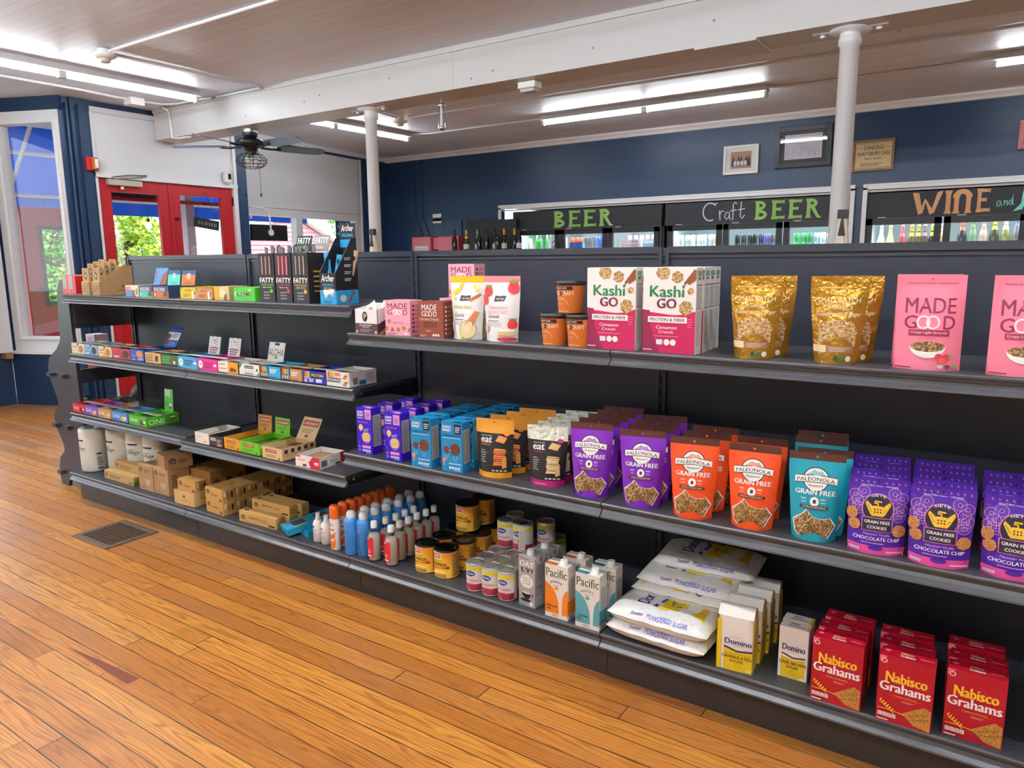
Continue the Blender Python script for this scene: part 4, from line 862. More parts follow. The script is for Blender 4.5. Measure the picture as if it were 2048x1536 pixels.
def tray(name, w, d, h, body, art, side=None, inside='8a847c', lid=None, back=0.0, rim=None):
    t = empty(name); b = MB(); m = M(body, .42); mi = M(inside, .7); T = .002; x, y = w/2, d/2
    b.box(-x, x, -y, y, 0, .003, mi)
    for q in ((-x, x, -y, -y+T), (-x, x, y-T, y), (-x, -x+T, -y+T, y-T), (x-T, x, -y+T, y-T)): b.box(q[0], q[1], q[2], q[3], 0, h, m)
    b.box(-x+T, x-T, -y+T, y-T, h*.55, h*.57, mi)
    if back: b.box(-x, x, -y+d*.35, -y+d*.55, h-.002, h, M(rim or body, .45))
    F = boxfaces(b, w, d, h); art(F['f'], w, h)
    if side: side(F['r'], d, h)
    b.build('tray', t)
    if lid:
        lh, lc, lart, tilt, lw = lid; c = MB(); c.box(-lw/2, lw/2, -.001, .001, 0, lh, M(lc, .42)); lart(FC(c, lambda u, v: (-lw/2+u, -.001, v), lw, lh), lw, lh)
        o = c.build('header_card', t, (0, y-.004, h-.004)); o.rotation_euler.x = math.radians(tilt)
    return t
def blk(f, *a): f.rect(*a)
K = M('1e1c1c'); Wt = M('f0eeea'); RED = M('c8202c')
def cookie_dots(f, pts, m, r): 
    for u, v in pts: f.ell(u, v, r, r, m, 12, True, .04)
# ---- top left shelf: bar boxes
def a_red(f, w, h): f.rect(.004, h*.06, w-.004, h*.22, M('c8303c')); f.rect(w*.12, h*.27, w*.62, h*.97, M('a8a4a0')); f.rect(w*.04, .0, w*.1, h, Wt); f.text('GO', w*.3, h*.1, w*.7, h*.18, Wt)
B_ = lambda: carton('snack_box', .078, .11, .116, 'c81e28', a_red, lambda f, d, h: (f.rect(0, 0, d, h*.04, M('e8a0a0')), f.rect(0, h*.95, d, h, M('f0c8c4'))))
put('red', B_, (-.085, -.37), .078, .11, 0, ZA1, 'red and white snack box with grey window, leftmost on the top shelf', 'box', 'red snack boxes')
put('red', B_, (-.003, -.375), .078, .11, 2, ZA1, 'red and white snack box with grey window beside the brown card boxes', 'box', 'red snack boxes')
def a_kraft(f, w, h): f.ell(w*.5, h*.62, w*.2, w*.24, M('2a2420')); f.text('C', w*.42, h*.57, w*.58, h*.68, M('c8a878')); f.lines(w*.15, h*.1, w*.85, h*.3, 4, M('7a5a38'))
def kraft_case():
    t = empty('card_display'); kb = M('b08a5c', .7); b = MB(); w, d, h = .085, .2, .17
    b.prism([(-d/2, 0), (-d/2, .075), (d/2-.05, h), (d/2, h), (d/2, 0)], 'x', -w/2, w/2, kb)
    f = FC(b, lambda u, v: (-w/2+u, -d/2, v), w, .075); f.lines(.012, .02, w-.012, .06, 3, M('8a683e')); f = FC(b, lambda u, v: (w/2, -d/2+u, v), d, h); f.ell(.14, .05, .008, .01, M('7a5a38')); f.lines(.1, .02, .16, .035, 2, M('8a683e')); b.build('case', t)
    for i in range(4):
        c = MB(); c.box(-w/2+.006, w/2-.006, -.004, .004, 0, .085, M('b8925f', .7)); f = FC(c, lambda u, v: (-w/2+.006+u, -.004, v), w-.012, .085); f.ell(.036, .04, .016, .022, M('26221e')); f.ell(.036, .04, .006, .012, M('d8c8a8')); f.lines(.008, .066, .06, .08, 2, M('8a683e')); c.build('card', t, (0, -d/2+.012+.034*i, .072+.012*i+.014*(i > 0)))
    return t
put('kraft', kraft_case, (.150, -.375), .085, .2, 0, ZA1, 'brown cardboard display of cards with black emblems, left of two', 'display box', 'brown card displays')
put('kraft', kraft_case, (.262, -.372), .085, .2, 0, ZA1, 'brown cardboard display of cards with black emblems, right of two', 'display box', 'brown card displays')
def a_clif(f, w, h): f.rect(0, 0, w*.72, h*.6, M('5a90c4')); f.poly([(w*.45, 0), (w*.78, 0), (w*.6, h*.62)], M('8a4a34')); f.rect(w*.04, h*.48, w*.42, h*.84, M('c83040')); f.text('CLIF', w*.07, h*.54, w*.39, h*.78, Wt, .03); f.ell(w*.88, h*.45, w*.07, h*.3, M('9a7a50'))
def l_clif(f, w, h): f.rect(0, 0, w, h, M('5a94c8')); f.poly([(w*.5, 0), (w, 0), (w, h*.9), (w*.62, h*.6)], M('8a5038')); f.text('CLIF', w*.05, h*.15, w*.2, h*.85, RED, .03, 0, True)
put('clif', lambda: tray('bar_box', .125, .17, .062, 'e4d8bc', a_clif, None, 'a89478', (.10, '5a94c8', l_clif, -16, .12)), (.625, -.372), .125, .17, 1, ZA1, 'cream and blue bar box with a tall blue header card', 'bar box', 'open bar boxes')
def a_build(acc):
    def g(f, w, h): f.rect(0, 0, w, h*.5, M(acc)); f.poly([(w*.6, h*.1), (w*.95, h*.1), (w*.9, h*.8), (w*.75, h*.6)], M('6a4030')); f.text('BUILDERS', w*.06, h*.55, w*.78, h*.86, Wt, .03); f.rect(w*.02, h*.5, w*.07, h*.9, RED); f.ell(w*.1, h*.25, w*.04, h*.12, Wt)
    return g
def l_build(acc):
    def g(f, w, h): f.rect(0, 0, w, h*.72, M(acc)); f.ell(w*.5, h*.62, w*.14, h*.2, Wt); f.ell(w*.5, h*.62, w*.11, h*.16, M(acc)); f.text('B', w*.44, h*.54, w*.56, h*.7, Wt); f.text('PROTEIN', w*.25, h*.1, w*.75, h*.2, M('1e3a5a'))
    return g
put('bmint', lambda: tray('bar_box', .125, .17, .062, '2c4a70', a_build('5cc4ac'), None, '8a8078', (.085, '1e4a78', l_build('5cccb8'), -10, .115)), (.765, -.372), .125, .17, 1, ZA1, 'mint and navy bar box with header card left of the orange one', 'bar box', 'open bar boxes')
put('borange', lambda: tray('bar_box', .135, .17, .062, '30406a', a_build('c8702c'), None, '8a8078', (.085, '1e4a78', l_build('c8742c'), -10, .12)), (.90, -.372), .135, .17, 2, ZA1, 'orange and navy bar box with header card', 'bar box', 'open bar boxes')
def a_alo(acc, acc2):
    def g(f, w, h): f.rect(0, 0, w*.92, h, M(acc)); f.poly([(0, h*.6), (w*.16, h), (0, h)], M('5a9a3c')); f.text('ALOHA', w*.3, h*.66, w*.72, h*.86, M('4a3a20'), .02); f.rect(w*.74, 0, w*.86, h*.7, M('f0e8d8')); f.lines(w*.2, h*.2, w*.65, h*.5, 2, M(acc2)); f.ell(w*.9, h*.5, w*.04, h*.14, M('7a4a2c'))
    return g
put('aloY', lambda: tray('bar_box', .132, .17, .058, 'e8c83c', a_alo('e4bc1c', 'a87c10'), None, '7a6a50'), (1.15, -.372), .132, .17, 2, ZA1, 'yellow open bar box between the orange navy box and a tan one', 'bar box', 'open bar boxes')
put('aloO', lambda: tray('bar_box', .13, .17, .056, 'd8a060', a_alo('d08c4c', '8a5020'), lambda f, d, h: f.rect(.01, .005, d-.01, h-.01, M('e8e0d4')), '6a5a48'), (1.286, -.372), .13, .17, 2, ZA1, 'tan orange open bar box with white side beside the yellow one', 'bar box', 'open bar boxes')
def a_ban(f, w, h): f.rect(0, 0, w*.35, h, M('f0a81c')); f.ell(w*.55, h*.5, w*.22, h*.3, M('f4dca0')); f.poly([(w*.6, 0), (w*.9, 0), (w*.85, h*.5), (w*.7, h*.4)], M('8a5a2c'))
put('ban', lambda: carton('bar_box', .115, .12, .066, 'dcc488', a_ban, lambda f, d, h: f.rect(0, 0, d, h, M('c8b070'))), (1.438, -.368), .115, .12, 0, ZA1, 'yellow and cream closed bar box left of the bright green one', 'bar box')
def a_built(f, w, h): f.poly([(w*.2, h*.36), (w*.68, h*.42), (w*.66, h*.64), (w*.18, h*.58)], K); f.text('BUILT', w*.24, h*.42, w*.62, h*.58, Wt, .03); f.rect(w*.06, h*.35, w*.1, h*.7, Wt); f.ell(w*.72, h*.52, w*.06, h*.12, M('7a5030')); f.rect(w*.7, h*.75, w*.84, h*.9, M('a8e890'))
put('built', lambda: carton('bar_box', .165, .17, .064, '4cc02c', a_built, lambda f, d, h: f.rect(d*.8, h*.15, d*.97, h*.75, M('2c4a24')), lambda f, w, d: f.rect(0, d*.85, w, d, M('d8c430'))), (1.60, -.374), .165, .17, -1, ZA1, 'bright green bar box beside the black jerky boxes', 'bar box')
def a_yr(f, w, h): f.ell(w*.5, h*.4, w*.35, h*.25, M('8a5a34'))
b = MB(); b.lathe([(.045, 0), (.045, .15)], M('e8a820', .4), 20, (1.735, -.15, ZA1)); f = FC(b, lambda u, v: (1.735+.0455*math.sin(u/.0455), -.15-.0455*math.cos(u/.0455), ZA1+v), .1, .15, .01); f.rect(-.05, .03, .05, .06, M('8a5a34')); f.text('C', -.012, .10, .008, .12, K); tag(b.build('snack_tub'), 'yellow round tub behind the green bar box', 'tub')
def a_fatty(acc, name, win):
    def g(f, w, h):
        f.text('FATTY', w*.04, h*.40, w*.96, h*.50, Wt, .05, .12); f.text(name, w*.1, h*.335, w*.9, h*.375, M(acc), .03); f.text('MEAT STICK', w*.2, h*.29, w*.8, h*.315, Wt, .02)
        for i in range(3): f.lines(w*.25, h*(.07+.06*i), w*.75, h*(.1+.06*i), 2, M('b8b4b0'))
        f.ell(w*.78, h*.23, w*.09, w*.09, M(acc)); f.rect(w*.1, h*.53, w*.9, h*.97, M('0c0a0a'))
        for i in range(3): f.rect(w*(.14+.25*i), h*.55, w*(.34+.25*i), h*.95, M(win)); f.line([(w*(.24+.25*i), h*.57), (w*(.25+.25*i), h*.93)], .003, M('e8dcd8'))
    return g
def fatty(acc, name, win, head):
    t = empty('jerky_box'); w, d, h = .108, .125, .224; b = MB(); b.box(-w/2, w/2, -d/2, d/2, 0, h, M('262224', .45)); F = boxfaces(b, w, d, h); a_fatty(acc, name, win)(F['f'], w, h); F['r'].lines(.03, .05, .09, .16, 5, M('c8a03c' if acc == 'e0b030' else '6a6668'), .3); b.build('carton', t)
    for i in range(5): c = MB(); x = -w/2+.02+.017*i; c.prism([(x-.009, 0), (x+.009, 0), (x+.011, .03+.008*(i % 3)), (x-.009, .035+.006*(i % 2))], 'y', -.01, -.006, M(('4a4848', '7a7674', '2c2a2a')[i % 3], .25)); c.build('stick_wrapper', t, (0, .02*(i % 3)-.02, h-.006))
    if head:
        c = MB(); c.box(-.052, .052, -.001, .001, 0, .075, M(head[0], .4)); f = FC(c, lambda u, v: (-.052+u, -.001, v), .104, .075); f.text('FATTY', .008, .038, .096, .066, Wt, .05, .12); f.text(name, .012, .012, .07, .026, M(head[1]), .03); o = c.build('header_card', t, (.01, .05, h+.005)); o.rotation_euler.x = math.radians(-14)
    return t
put('fat1', lambda: fatty('6cc830', 'TERIYAKI', '4a2420', None), (1.804, -.376), .108, .125, 0, ZA1, 'black jerky box with green lettering, left of three', 'jerky box', 'black jerky boxes')
put('fat2', lambda: fatty('d83040', 'HONEY BBQ', '7a1c28', ('1c2420', '6cc830')), (1.922, -.376), .108, .125, 0, ZA1, 'black jerky box with red lettering and a black header card', 'jerky box', 'black jerky boxes')
put('fat3', lambda: fatty('e0b030', 'ORIGINAL', '3a2c18', ('8a8484', 'd8d0d0')), (2.040, -.376), .108, .125, -2, ZA1, 'black jerky box with yellow lettering and a grey header card', 'jerky box', 'black jerky boxes')
def archer():
    t = empty('jerky_box'); w, d = .098, .135; b = MB(); bl = M('2c9ad0', .4); bk = M('1a1c20', .45)
    b.box(-w/2, w/2, -d/2, d/2, 0, .06, bl); b.box(-w/2, w/2, -d/2, -d/2+.003, .06, .135, bk)
    for s in (-1, 1):
        x = s*(w/2-.0015); b.prism([(-d/2, .06), (d/2, .06), (d/2, .285), (d/2-.03, .285), (-d/2, .135)], 'x', x-.0015, x+.0015, bk)
    b.box(-w/2, w/2, d/2-.003, d/2, .06, .285, bk)
    f = FC(b, lambda u, v: (-w/2+u, -d/2, v), w, .135); f.text('Archer', w*.1, .095, w*.9, .125, Wt, .02, .3, arc=.004); f.text('ORIGINAL', w*.15, .078, w*.85, .09, M('3cb0e8'), .02); f.text('MEAT STICKS', w*.25, .066, w*.75, .073, Wt)
    f.poly([(w*.18, .062), (w*.9, .066), (w*.85, .045), (w*.8, .03), (w*.75, .046), (w*.4, .042), (w*.35, .022), (w*.27, .04)], M('e8e4dc')); f.lines(w*.2, .006, w*.8, .018, 2, M('1c5a80'))
    f = FC(b, lambda u, v: (w/2, -d/2+u, v), d, .28)
    for v in (.1, .13, .16, .19): f.lines(d*.4, v, d*.75, v+.014, 2, M('d0ccc8'))
    f.poly([(d*.5, .005), (d*.6, .005), (d*.85, .055), (d*.75, .055)], M('a83034')); f.ell(d*.3, .025, .02, .015, M('c8c0b0')); b.build('carton', t)
    for i, (x, hh, c) in enumerate(((-.035, .14, '3aa0d4'), (-.015, .125, '2c92c8'), (.008, .11, '7a4a34'), (.028, .145, 'c8a888'))):
        c_ = MB(); c_.box(-.014, .014, -.004, .004, 0, hh, M(c, .3)); f = FC(c_, lambda u, v: (-.014+u, -.004, v), .028, hh); f.ell(.014, hh*.75, .009, .012, M('1a2a34')); f.line([(.014, .02), (.014, hh*.55)], .008, M('e0ecf2' if i < 2 else '8a3a28')); o = c_.build('stick_pack', t, (x, -.02+.018*i, .09)); o.rotation_euler = (math.radians(-8), math.radians((-14, 6, -5, 12)[i]), 0)
    c_ = MB(); c_.box(-w/2, w/2, -.001, .001, 0, .105, bk); f = FC(c_, lambda u, v: (-w/2+u, -.001, v), w, .105); f.text('Archer', w*.12, .068, w*.88, .095, Wt, .02, .3, arc=.004); f.text('ORIGINAL', w*.15, .046, w*.85, .06, M('3cb0e8'), .02); f.rect(0, 0, w, .035, M('2c9ad0')); c_.build('header_card', t, (0, d/2-.002, .245)); return t
put('archer', archer, (2.222, -.382), .098, .135, 2, ZA1, 'blue and black jerky display with cut open front at the shelf end', 'jerky box')
# ---- second left shelf
GB = 'open bar boxes'
def a_quest(acc, pic):
    def g(f, w, h): f.rect(0, 0, w*.6, h*.45, M(acc)); f.text('Quest', w*.08, h*.55, w*.5, h*.85, M('5a5650')); f.ell(w*.75, h*.5, w*.18, h*.35, M(pic)); f.poly([(w*.4, h), (w*.62, h), (w*.51, h*.72)], M('6a6458')); f.lines(w*.08, h*.15, w*.45, h*.35, 2, Wt)
    return g
def pl(key, body, art, A, w, z, h, lab, inside='8a847c', lid=None, side=None, d=.16, yaw=0, back=1, rim='b8b2a8'):
    put(key, lambda: tray('bar_box', w, d, h, body, art, side, inside, lid, back, rim), A, w, d, yaw, z, lab, 'bar box', GB)
pl('q1', 'e4d8b8', a_quest('d8c490', 'b07a4c'), (.000, -.398), .148, ZA2, .064, 'cream open bar box at the left end of the second shelf')
pl('q2', '8ab4dc', a_quest('5a90cc', '3a302c'), (.155, -.400), .148, ZA2, .064, 'pale blue open bar box, second on the second shelf')
pl('q3', 'e8c89c', a_quest('dca050', 'b8763c'), (.310, -.398), .145, ZA2, .062, 'peach orange open bar box, third on the second shelf')
pl('q4', 'c03040', a_quest('a82434', '4a2a20'), (.462, -.396), .19, ZA2, .062, 'dark red open bar box left of the tall blue cookie box', side=lambda f, d, h: f.rect(.01, .01, d-.02, h-.015, M('8a2430')))
def a_qc(f, w, h): f.ell(w*.7, h*.66, w*.26, h*.3, M('d8854c'), 12, True, .05); f.text('QUEST', w*.55, h*.14, w*.95, h*.34, Wt, .03); f.text('12g', w*.1, h*.4, w*.35, h*.55, Wt); f.lines(w*.08, h*.1, w*.4, h*.26, 2, M('a8c0e8'))
def l_qc(f, w, h): f.rect(0, h*.35, w, h*.72, Wt); f.text('QUEST', w*.1, h*.42, w*.9, h*.66, M('2a3a6a'), .03); f.text('COOKIE', w*.25, h*.1, w*.8, h*.26, M('a8c0e8')); cookie_dots(f, ((w*.1, h*.5), (w*.05, h*.25)), CHOC, .02)
pl('q5', '2858b4', a_qc, (.672, -.404), .132, ZA2, .066, 'royal blue cookie box with a tall raised lid', 'a89a90', (.125, '1e4ca8', l_qc, -28, .12), d=.2)
def a_nak(f, w, h): 
    for i, s in enumerate(('NAKED', 'BAKERY', 'BAR')): f.text(s, w*.06, h*(.68-.24*i), w*.52, h*(.86-.24*i), M('5a4028'), .03)
    f.poly([(w*.62, h*.3), (w*.8, h*.2), (w*.86, h*.75), (w*.68, h*.8)], M('4a3020'))
pl('nak', 'd8b078', a_nak, (.820, -.405), .15, ZA2, .058, 'tan bar box with dark lettering right of the blue cookie box', '7a6a50', side=lambda f, d, h: f.rect(0, 0, d, h, M('9a7850')))
def a_grn(f, w, h):
    for i, s in enumerate(('NATURE', 'BAKERY', 'BAR')): f.text(s, w*.06, h*(.68-.24*i), w*.5, h*(.86-.24*i), M('7ad060'), .03)
    f.ell(w*.72, h*.55, w*.12, h*.22, M('8a4a30')); f.ell(w*.78, h*.35, w*.07, h*.16, M('e8e0d0')); f.ell(w*.68, h*.3, w*.06, h*.14, RED)
pl('grn', '2c6a34', a_grn, (.980, -.406), .15, ZA2, .058, 'dark green open bar box with light green lettering', '5a5040', side=lambda f, d, h: f.rect(0, 0, d, h, M('20502a')))
def a_88(acc):
    def g(f, w, h): f.rect(w*.12, 0, w, h, M(acc)); f.ell(w*.16, h*.5, w*.11, h*.34, Wt); f.text('88', w*.11, h*.45, w*.21, h*.6, M('4a3a30')); f.lines(w*.32, h*.25, w*.8, h*.8, 3, M('1c5a80' if acc[0] == '4' else 'a8105c'), .6); f.rect(w*.82, h*.4, w*.96, h*.6, Wt)
    return g
def l_88(f, w, h): f.ell(w*.5, h*.72, w*.26, w*.3, Wt); f.ring(w*.5, h*.72, w*.26, w*.3, .002, M('8a8480')); f.text('88', w*.38, h*.72, w*.62, h*.86, M('3a3430')); f.text('ACRES', w*.36, h*.6, w*.64, h*.66, M('3a3430')); f.lines(w*.12, h*.08, w*.88, h*.45, 3, M('a03a4a'), .55)
pl('bob', '4aa4d4', a_88('46a8d8'), (1.134, -.408), .17, ZA2, .06, 'sky blue open bar box with a white header card', '4a4440', (.095, 'e4e0dc', l_88, -12, .10), rim='e8e4e0')
pl('pnk', 'e0349c', a_88('dc2c94'), (1.308, -.408), .165, ZA2, .06, 'hot pink open bar box with a white header card', '6a6058', (.095, 'e4e0dc', l_88, -12, .10), rim='e8e4e0')
def a_org(f, w, h): f.rect(w*.5, 0, w, h, M('f09c20')); f.text('RXBAR', w*.06, h*.68, w*.36, h*.86, M('5a5048'), .02); f.rect(w*.06, h*.36, w*.44, h*.44, M('e07830')); f.poly([(w*.58, h*.2), (w*.75, h*.15), (w*.82, h*.5), (w*.64, h*.55)], M('6a4020')); f.ell(w*.85, h*.3, w*.06, h*.14, M('4a3018'))
pl('org', 'f0e8dc', a_org, (1.478, -.406), .158, ZA2, .056, 'white and amber open bar box in the middle of the second shelf', '9a8a78', side=lambda f, d, h: f.rect(0, 0, d, h, M('3a2c1c')))
def a_alh(f, w, h): f.poly([(0, h*.5), (w*.2, h), (0, h)], M('4a9a44')); f.rect(w*.28, h*.62, w*.72, h*.88, K); f.text('ALOHA', w*.31, h*.67, w*.69, h*.83, Wt, .02); f.text('peanut butter', w*.25, h*.36, w*.72, h*.44, K); f.rect(w*.3, h*.14, w*.7, h*.24, M('7a7470')); f.poly([(w*.82, 0), (w, 0), (w, h*.4)], M('5aa84a')); f.ell(w*.9, h*.55, w*.05, h*.13, M('6a6a6a'))
def l_alh(f, w, h): f.text('ALOHA', w*.04, h*.28, w*.96, h*.66, M('4a4846')); f.rect(w*.35, h*.84, w*.65, h*.96, K); f.ell(w*.52, h*.2, w*.1, h*.08, M('7a9a4c'))
pl('alh', 'eceae4', a_alh, (1.640, -.402), .152, ZA2, .056, 'white open bar box with green corner and white header card', '8a8478', (.095, 'ece8e2', l_alh, -14, .12))
def a_kind(acc, mid):
    def g(f, w, h):
        f.rect(0, 0, w*.45, h, M('2c2220'))
        for i, c in enumerate(('e04c28', 'f09030', '8ac04a', '4aa0d0')): f.rect(w*(.06+.085*i), h*.5, w*(.145+.085*i), h*.95, M(c))
        f.text('KIND', w*.06, h*.14, w*.42, h*.44, Wt, .03); f.lines(w*.5, h*.45, w*.85, h*.85, 3, Wt, .5); f.rect(w*.5, h*.1, w*.8, h*.18, M(mid))
    return g
pl('kb', '34b0d8', a_kind('34b0d8', '1c7aa0'), (1.797, -.402), .148, ZA2, .057, 'brown and turquoise open bar box on the second shelf', '5a4030')
pl('ko', 'c08a58', a_kind('c08a58', '8a5a30'), (1.950, -.402), .145, ZA2, .057, 'brown and tan open bar box on the second shelf', '5a3c28')
def a_kp(f, w, h):
    for i, c in enumerate(('e04c28', 'f09030', '8ac04a')): f.rect(w*(.06+.08*i), h*.55, w*(.14+.08*i), h*.95, M(c))
    f.text('KIND', w*.06, h*.38, w*.3, h*.55, Wt, .03); f.rect(w*.36, h*.52, w*.9, h*.86, M('12124a')); f.text('PROTEIN', w*.38, h*.58, w*.88, h*.8, M('f0e040'), .03); f.rect(w*.56, h*.15, w*.82, h*.42, M('d8e0f0')); f.lines(w*.27, h*.15, w*.48, h*.45, 3, Wt, .5); f.ell(w*.12, h*.22, w*.08, h*.14, M('c8a8b0'))
pl('kp', '2a2ca0', a_kp, (2.106, -.404), .15, ZA2, .058, 'deep blue open protein bar box near the shelf end', '2a2440')
def a_kw(f, w, h):
    for i, c in enumerate(('e04c28', 'f09030', '8ac04a')): f.rect(w*(.05+.09*i), h*.62, w*(.14+.09*i), h*.96, M(c))
    f.text('KIND', w*.05, h*.42, w*.35, h*.62, K, .03); f.rect(w*.36, h*.72, w*.62, h*.95, M('e87850')); f.text('MINIS', w*.36, h*.44, w*.66, h*.62, K, .03); f.rect(w*.02, h*.32, w*.6, h*.39, K)
    for i in range(6): f.ell(w*(.8+.06*(i % 3)), h*(.2+.14*i), w*.08, h*.07, M(('c87838', 'a85c28', 'e8c08a')[i % 3]))
def s_kw(f, d, h): f.rect(d*.14, h*.2, d*.3, h*.6, M('8a8480')); f.rect(d*.36, h*.12, d*.6, h*.4, M('2c7ac0')); f.lines(d*.62, h*.3, d*.96, h*.85, 6, M('9a9690'), .4)
pl('kw', 'e8e4de', a_kw, (2.262, -.406), .14, ZA2, .068, 'white bar box with nut pictures, last on the second shelf', '6a5a4a', side=s_kw, d=.165)
# ---- third left shelf
def a_one(acc, pic):
    def g(f, w, h): f.text('ONE', w*.06, h*.38, w*.52, h*.72, Wt, .01); f.ell(w*.74, h*.4, w*.16, h*.26, M(pic), 14, True, .06); f.ell(w*.88, h*.5, w*.06, h*.15, M('f0e8e0')); f.rect(w*.06, h*.2, w*.45, h*.3, M(acc))
    return g
def s_one(f, d, h): f.text('ONE', d*.06, h*.22, d*.58, h*.72, Wt, .0); f.ell(d*.8, h*.6, d*.1, h*.16, M('5a3a28')); f.ell(d*.8, h*.68, d*.09, h*.1, Wt)
def l_one(f, w, h): f.text('ONE', w*.05, h*.66, w*.72, h*.98, Wt, .03); f.lines(w*.1, h*.2, w*.5, h*.5, 3, M('3a8a1c')); f.ell(w*.7, h*.22, w*.16, h*.1, M('5a3a28')); f.ell(w*.72, h*.3, w*.13, h*.08, Wt)
for i, (c, acc, pic, x, w, lab) in enumerate((('d0242c', 'e85048', '4a1c18', .005, .14, 'red open bar box at the left end of the third shelf'), ('8a5cc4', '6a3ca8', 'd8b050', .152, .14, 'purple open bar box beside the red one'), ('c89868', 'a8703c', 'e0b070', .300, .145, 'tan open bar box between the purple and blue ones'), ('4a8ccc', '2c64a8', 'e8b860', .455, .17, 'blue open bar box beside the bright green one'))):
    pl('one%d' % i, c, a_one(acc, pic), (x, -.432), w, ZA3L, .055, lab, 'a8a29a', d=.18, rim='8a8078')
pl('one4', '4cb81c', a_one('3a9a14', '6a4a34'), (.640, -.432), .19, ZA3L, .055, 'bright green open bar box with a raised lettered tab', '8a9a7c', (.13, '52c020', l_one, -4, .09), s_one, d=.19, yaw=-2, rim='9aa890')
def a_pl(f, w, h): f.rect(w*.18, h*.6, w*.45, h*.72, M('c8d0d8')); f.rect(w*.6, h*.2, w*.85, h*.36, M('e0c070'))
pl('wht', 'eae2d4', a_pl, (1.338, -.474), .115, ZA3, .06, 'white open bar tray, leftmost of the boxes on the lower part of the third shelf', '7a7068', d=.19, back=0)
def a_bk(f, w, h): f.rect(w*.08, h*.55, w*.48, h*.82, M('d8d4d0')); f.text('think', w*.1, h*.6, w*.44, h*.78, K); f.rect(w*.55, h*.1, w*.9, h*.34, M('c87a78')); f.lines(w*.55, h*.45, w*.9, h*.8, 2, M('b8b4b0'))
pl('blk', '2e2a2c', a_bk, (1.456, -.472), .11, ZA3, .056, 'black open bar tray beside the white one', '4a4440', d=.19, back=0)
def a_lara(c2):
    def g(f, w, h): f.rect(w*.16, h*.58, w*.72, h*.82, M('a83424')); f.text('LARABAR', w*.2, h*.64, w*.68, h*.77, M('f0e0c0'), .02); f.lines(w*.18, h*.22, w*.75, h*.46, 2, M(c2), .5); f.ell(w*.85, h*.2, w*.05, h*.08, M('6a4a20'))
    return g
def l_lara(c2):
    def g(f, w, h): f.rect(w*.08, h*.6, w*.92, h*.86, M('a83424')); f.text('LARABAR', w*.12, h*.66, w*.88, h*.8, M('f0e0c0'), .02); f.lines(w*.15, h*.3, w*.85, h*.5, 2, M(c2), .5); f.ell(w*.5, h*.16, w*.1, h*.07, M('6a4a20'))
    return g
pl('laO', 'e0a028', a_lara('a87010'), (1.571, -.468), .125, ZA3, .06, 'amber open bar box with dark red name band', '5a4428', (.085, 'c88c28', l_lara('8a5c10'), -5, .105), d=.2, back=0)
pl('laG', '6cc41c', a_lara('4a9a10'), (1.700, -.470), .145, ZA3, .06, 'lime green open bar box with dark red name band', '4a4428', (.085, '6cc420', l_lara('4a9a10'), -5, .11), lambda f, d, h: f.rect(d*.02, h*.6, d*.6, h*.85, M('b8e090')), d=.2, back=0)
def s_lac(f, d, h):
    for i in range(5): f.ell(d*(.12+.19*i), h*.72, .011, .011, M('4a2c20'), 12)
    f.text('JUST 3 REAL INGREDIENTS', d*.14, h*.34, d*.9, h*.46, M('6a4430'))
pl('laC', 'd8b888', a_lara('a08050'), (1.878, -.478), .14, ZA3, .06, 'cream open bar box with brown dots and a tilted lid', '7a5c38', (.115, 'd8b888', l_lara('a08050'), -32, .13), s_lac, d=.2, back=0)
def a_wr(f, w, h): f.poly([(w*.62, 0), (w, 0), (w, h), (w*.72, h), (w*.55, h*.5)], M('c82840')); f.rect(w*.3, h*.12, w*.45, h*.3, K); f.text('kate', w*.1, h*.55, w*.4, h*.75, M('c04858')); f.rect(w*.78, h*.35, w*.95, h*.6, M('f0c8cc')); f.poly([(0, h*.85), (w*.25, h*.85), (w*.2, h), (0, h)], M('d04058'))
def s_wr(f, d, h): f.rect(d*.06, h*.2, d*.28, h*.7, M('6a6664')); f.text('kate', d*.4, h*.4, d*.7, h*.6, M('c04858')); f.rect(d*.6, h*.1, d*.78, h*.25, K); f.rect(d*.8, h*.1, d, h, M('b02a40'))
pl('wr', 'ece6e2', a_wr, (2.120, -.486), .15, ZA3, .055, 'white and crimson open bar box at the right end of the third shelf', '9a7a58', None, s_wr, d=.16, yaw=3, back=0)
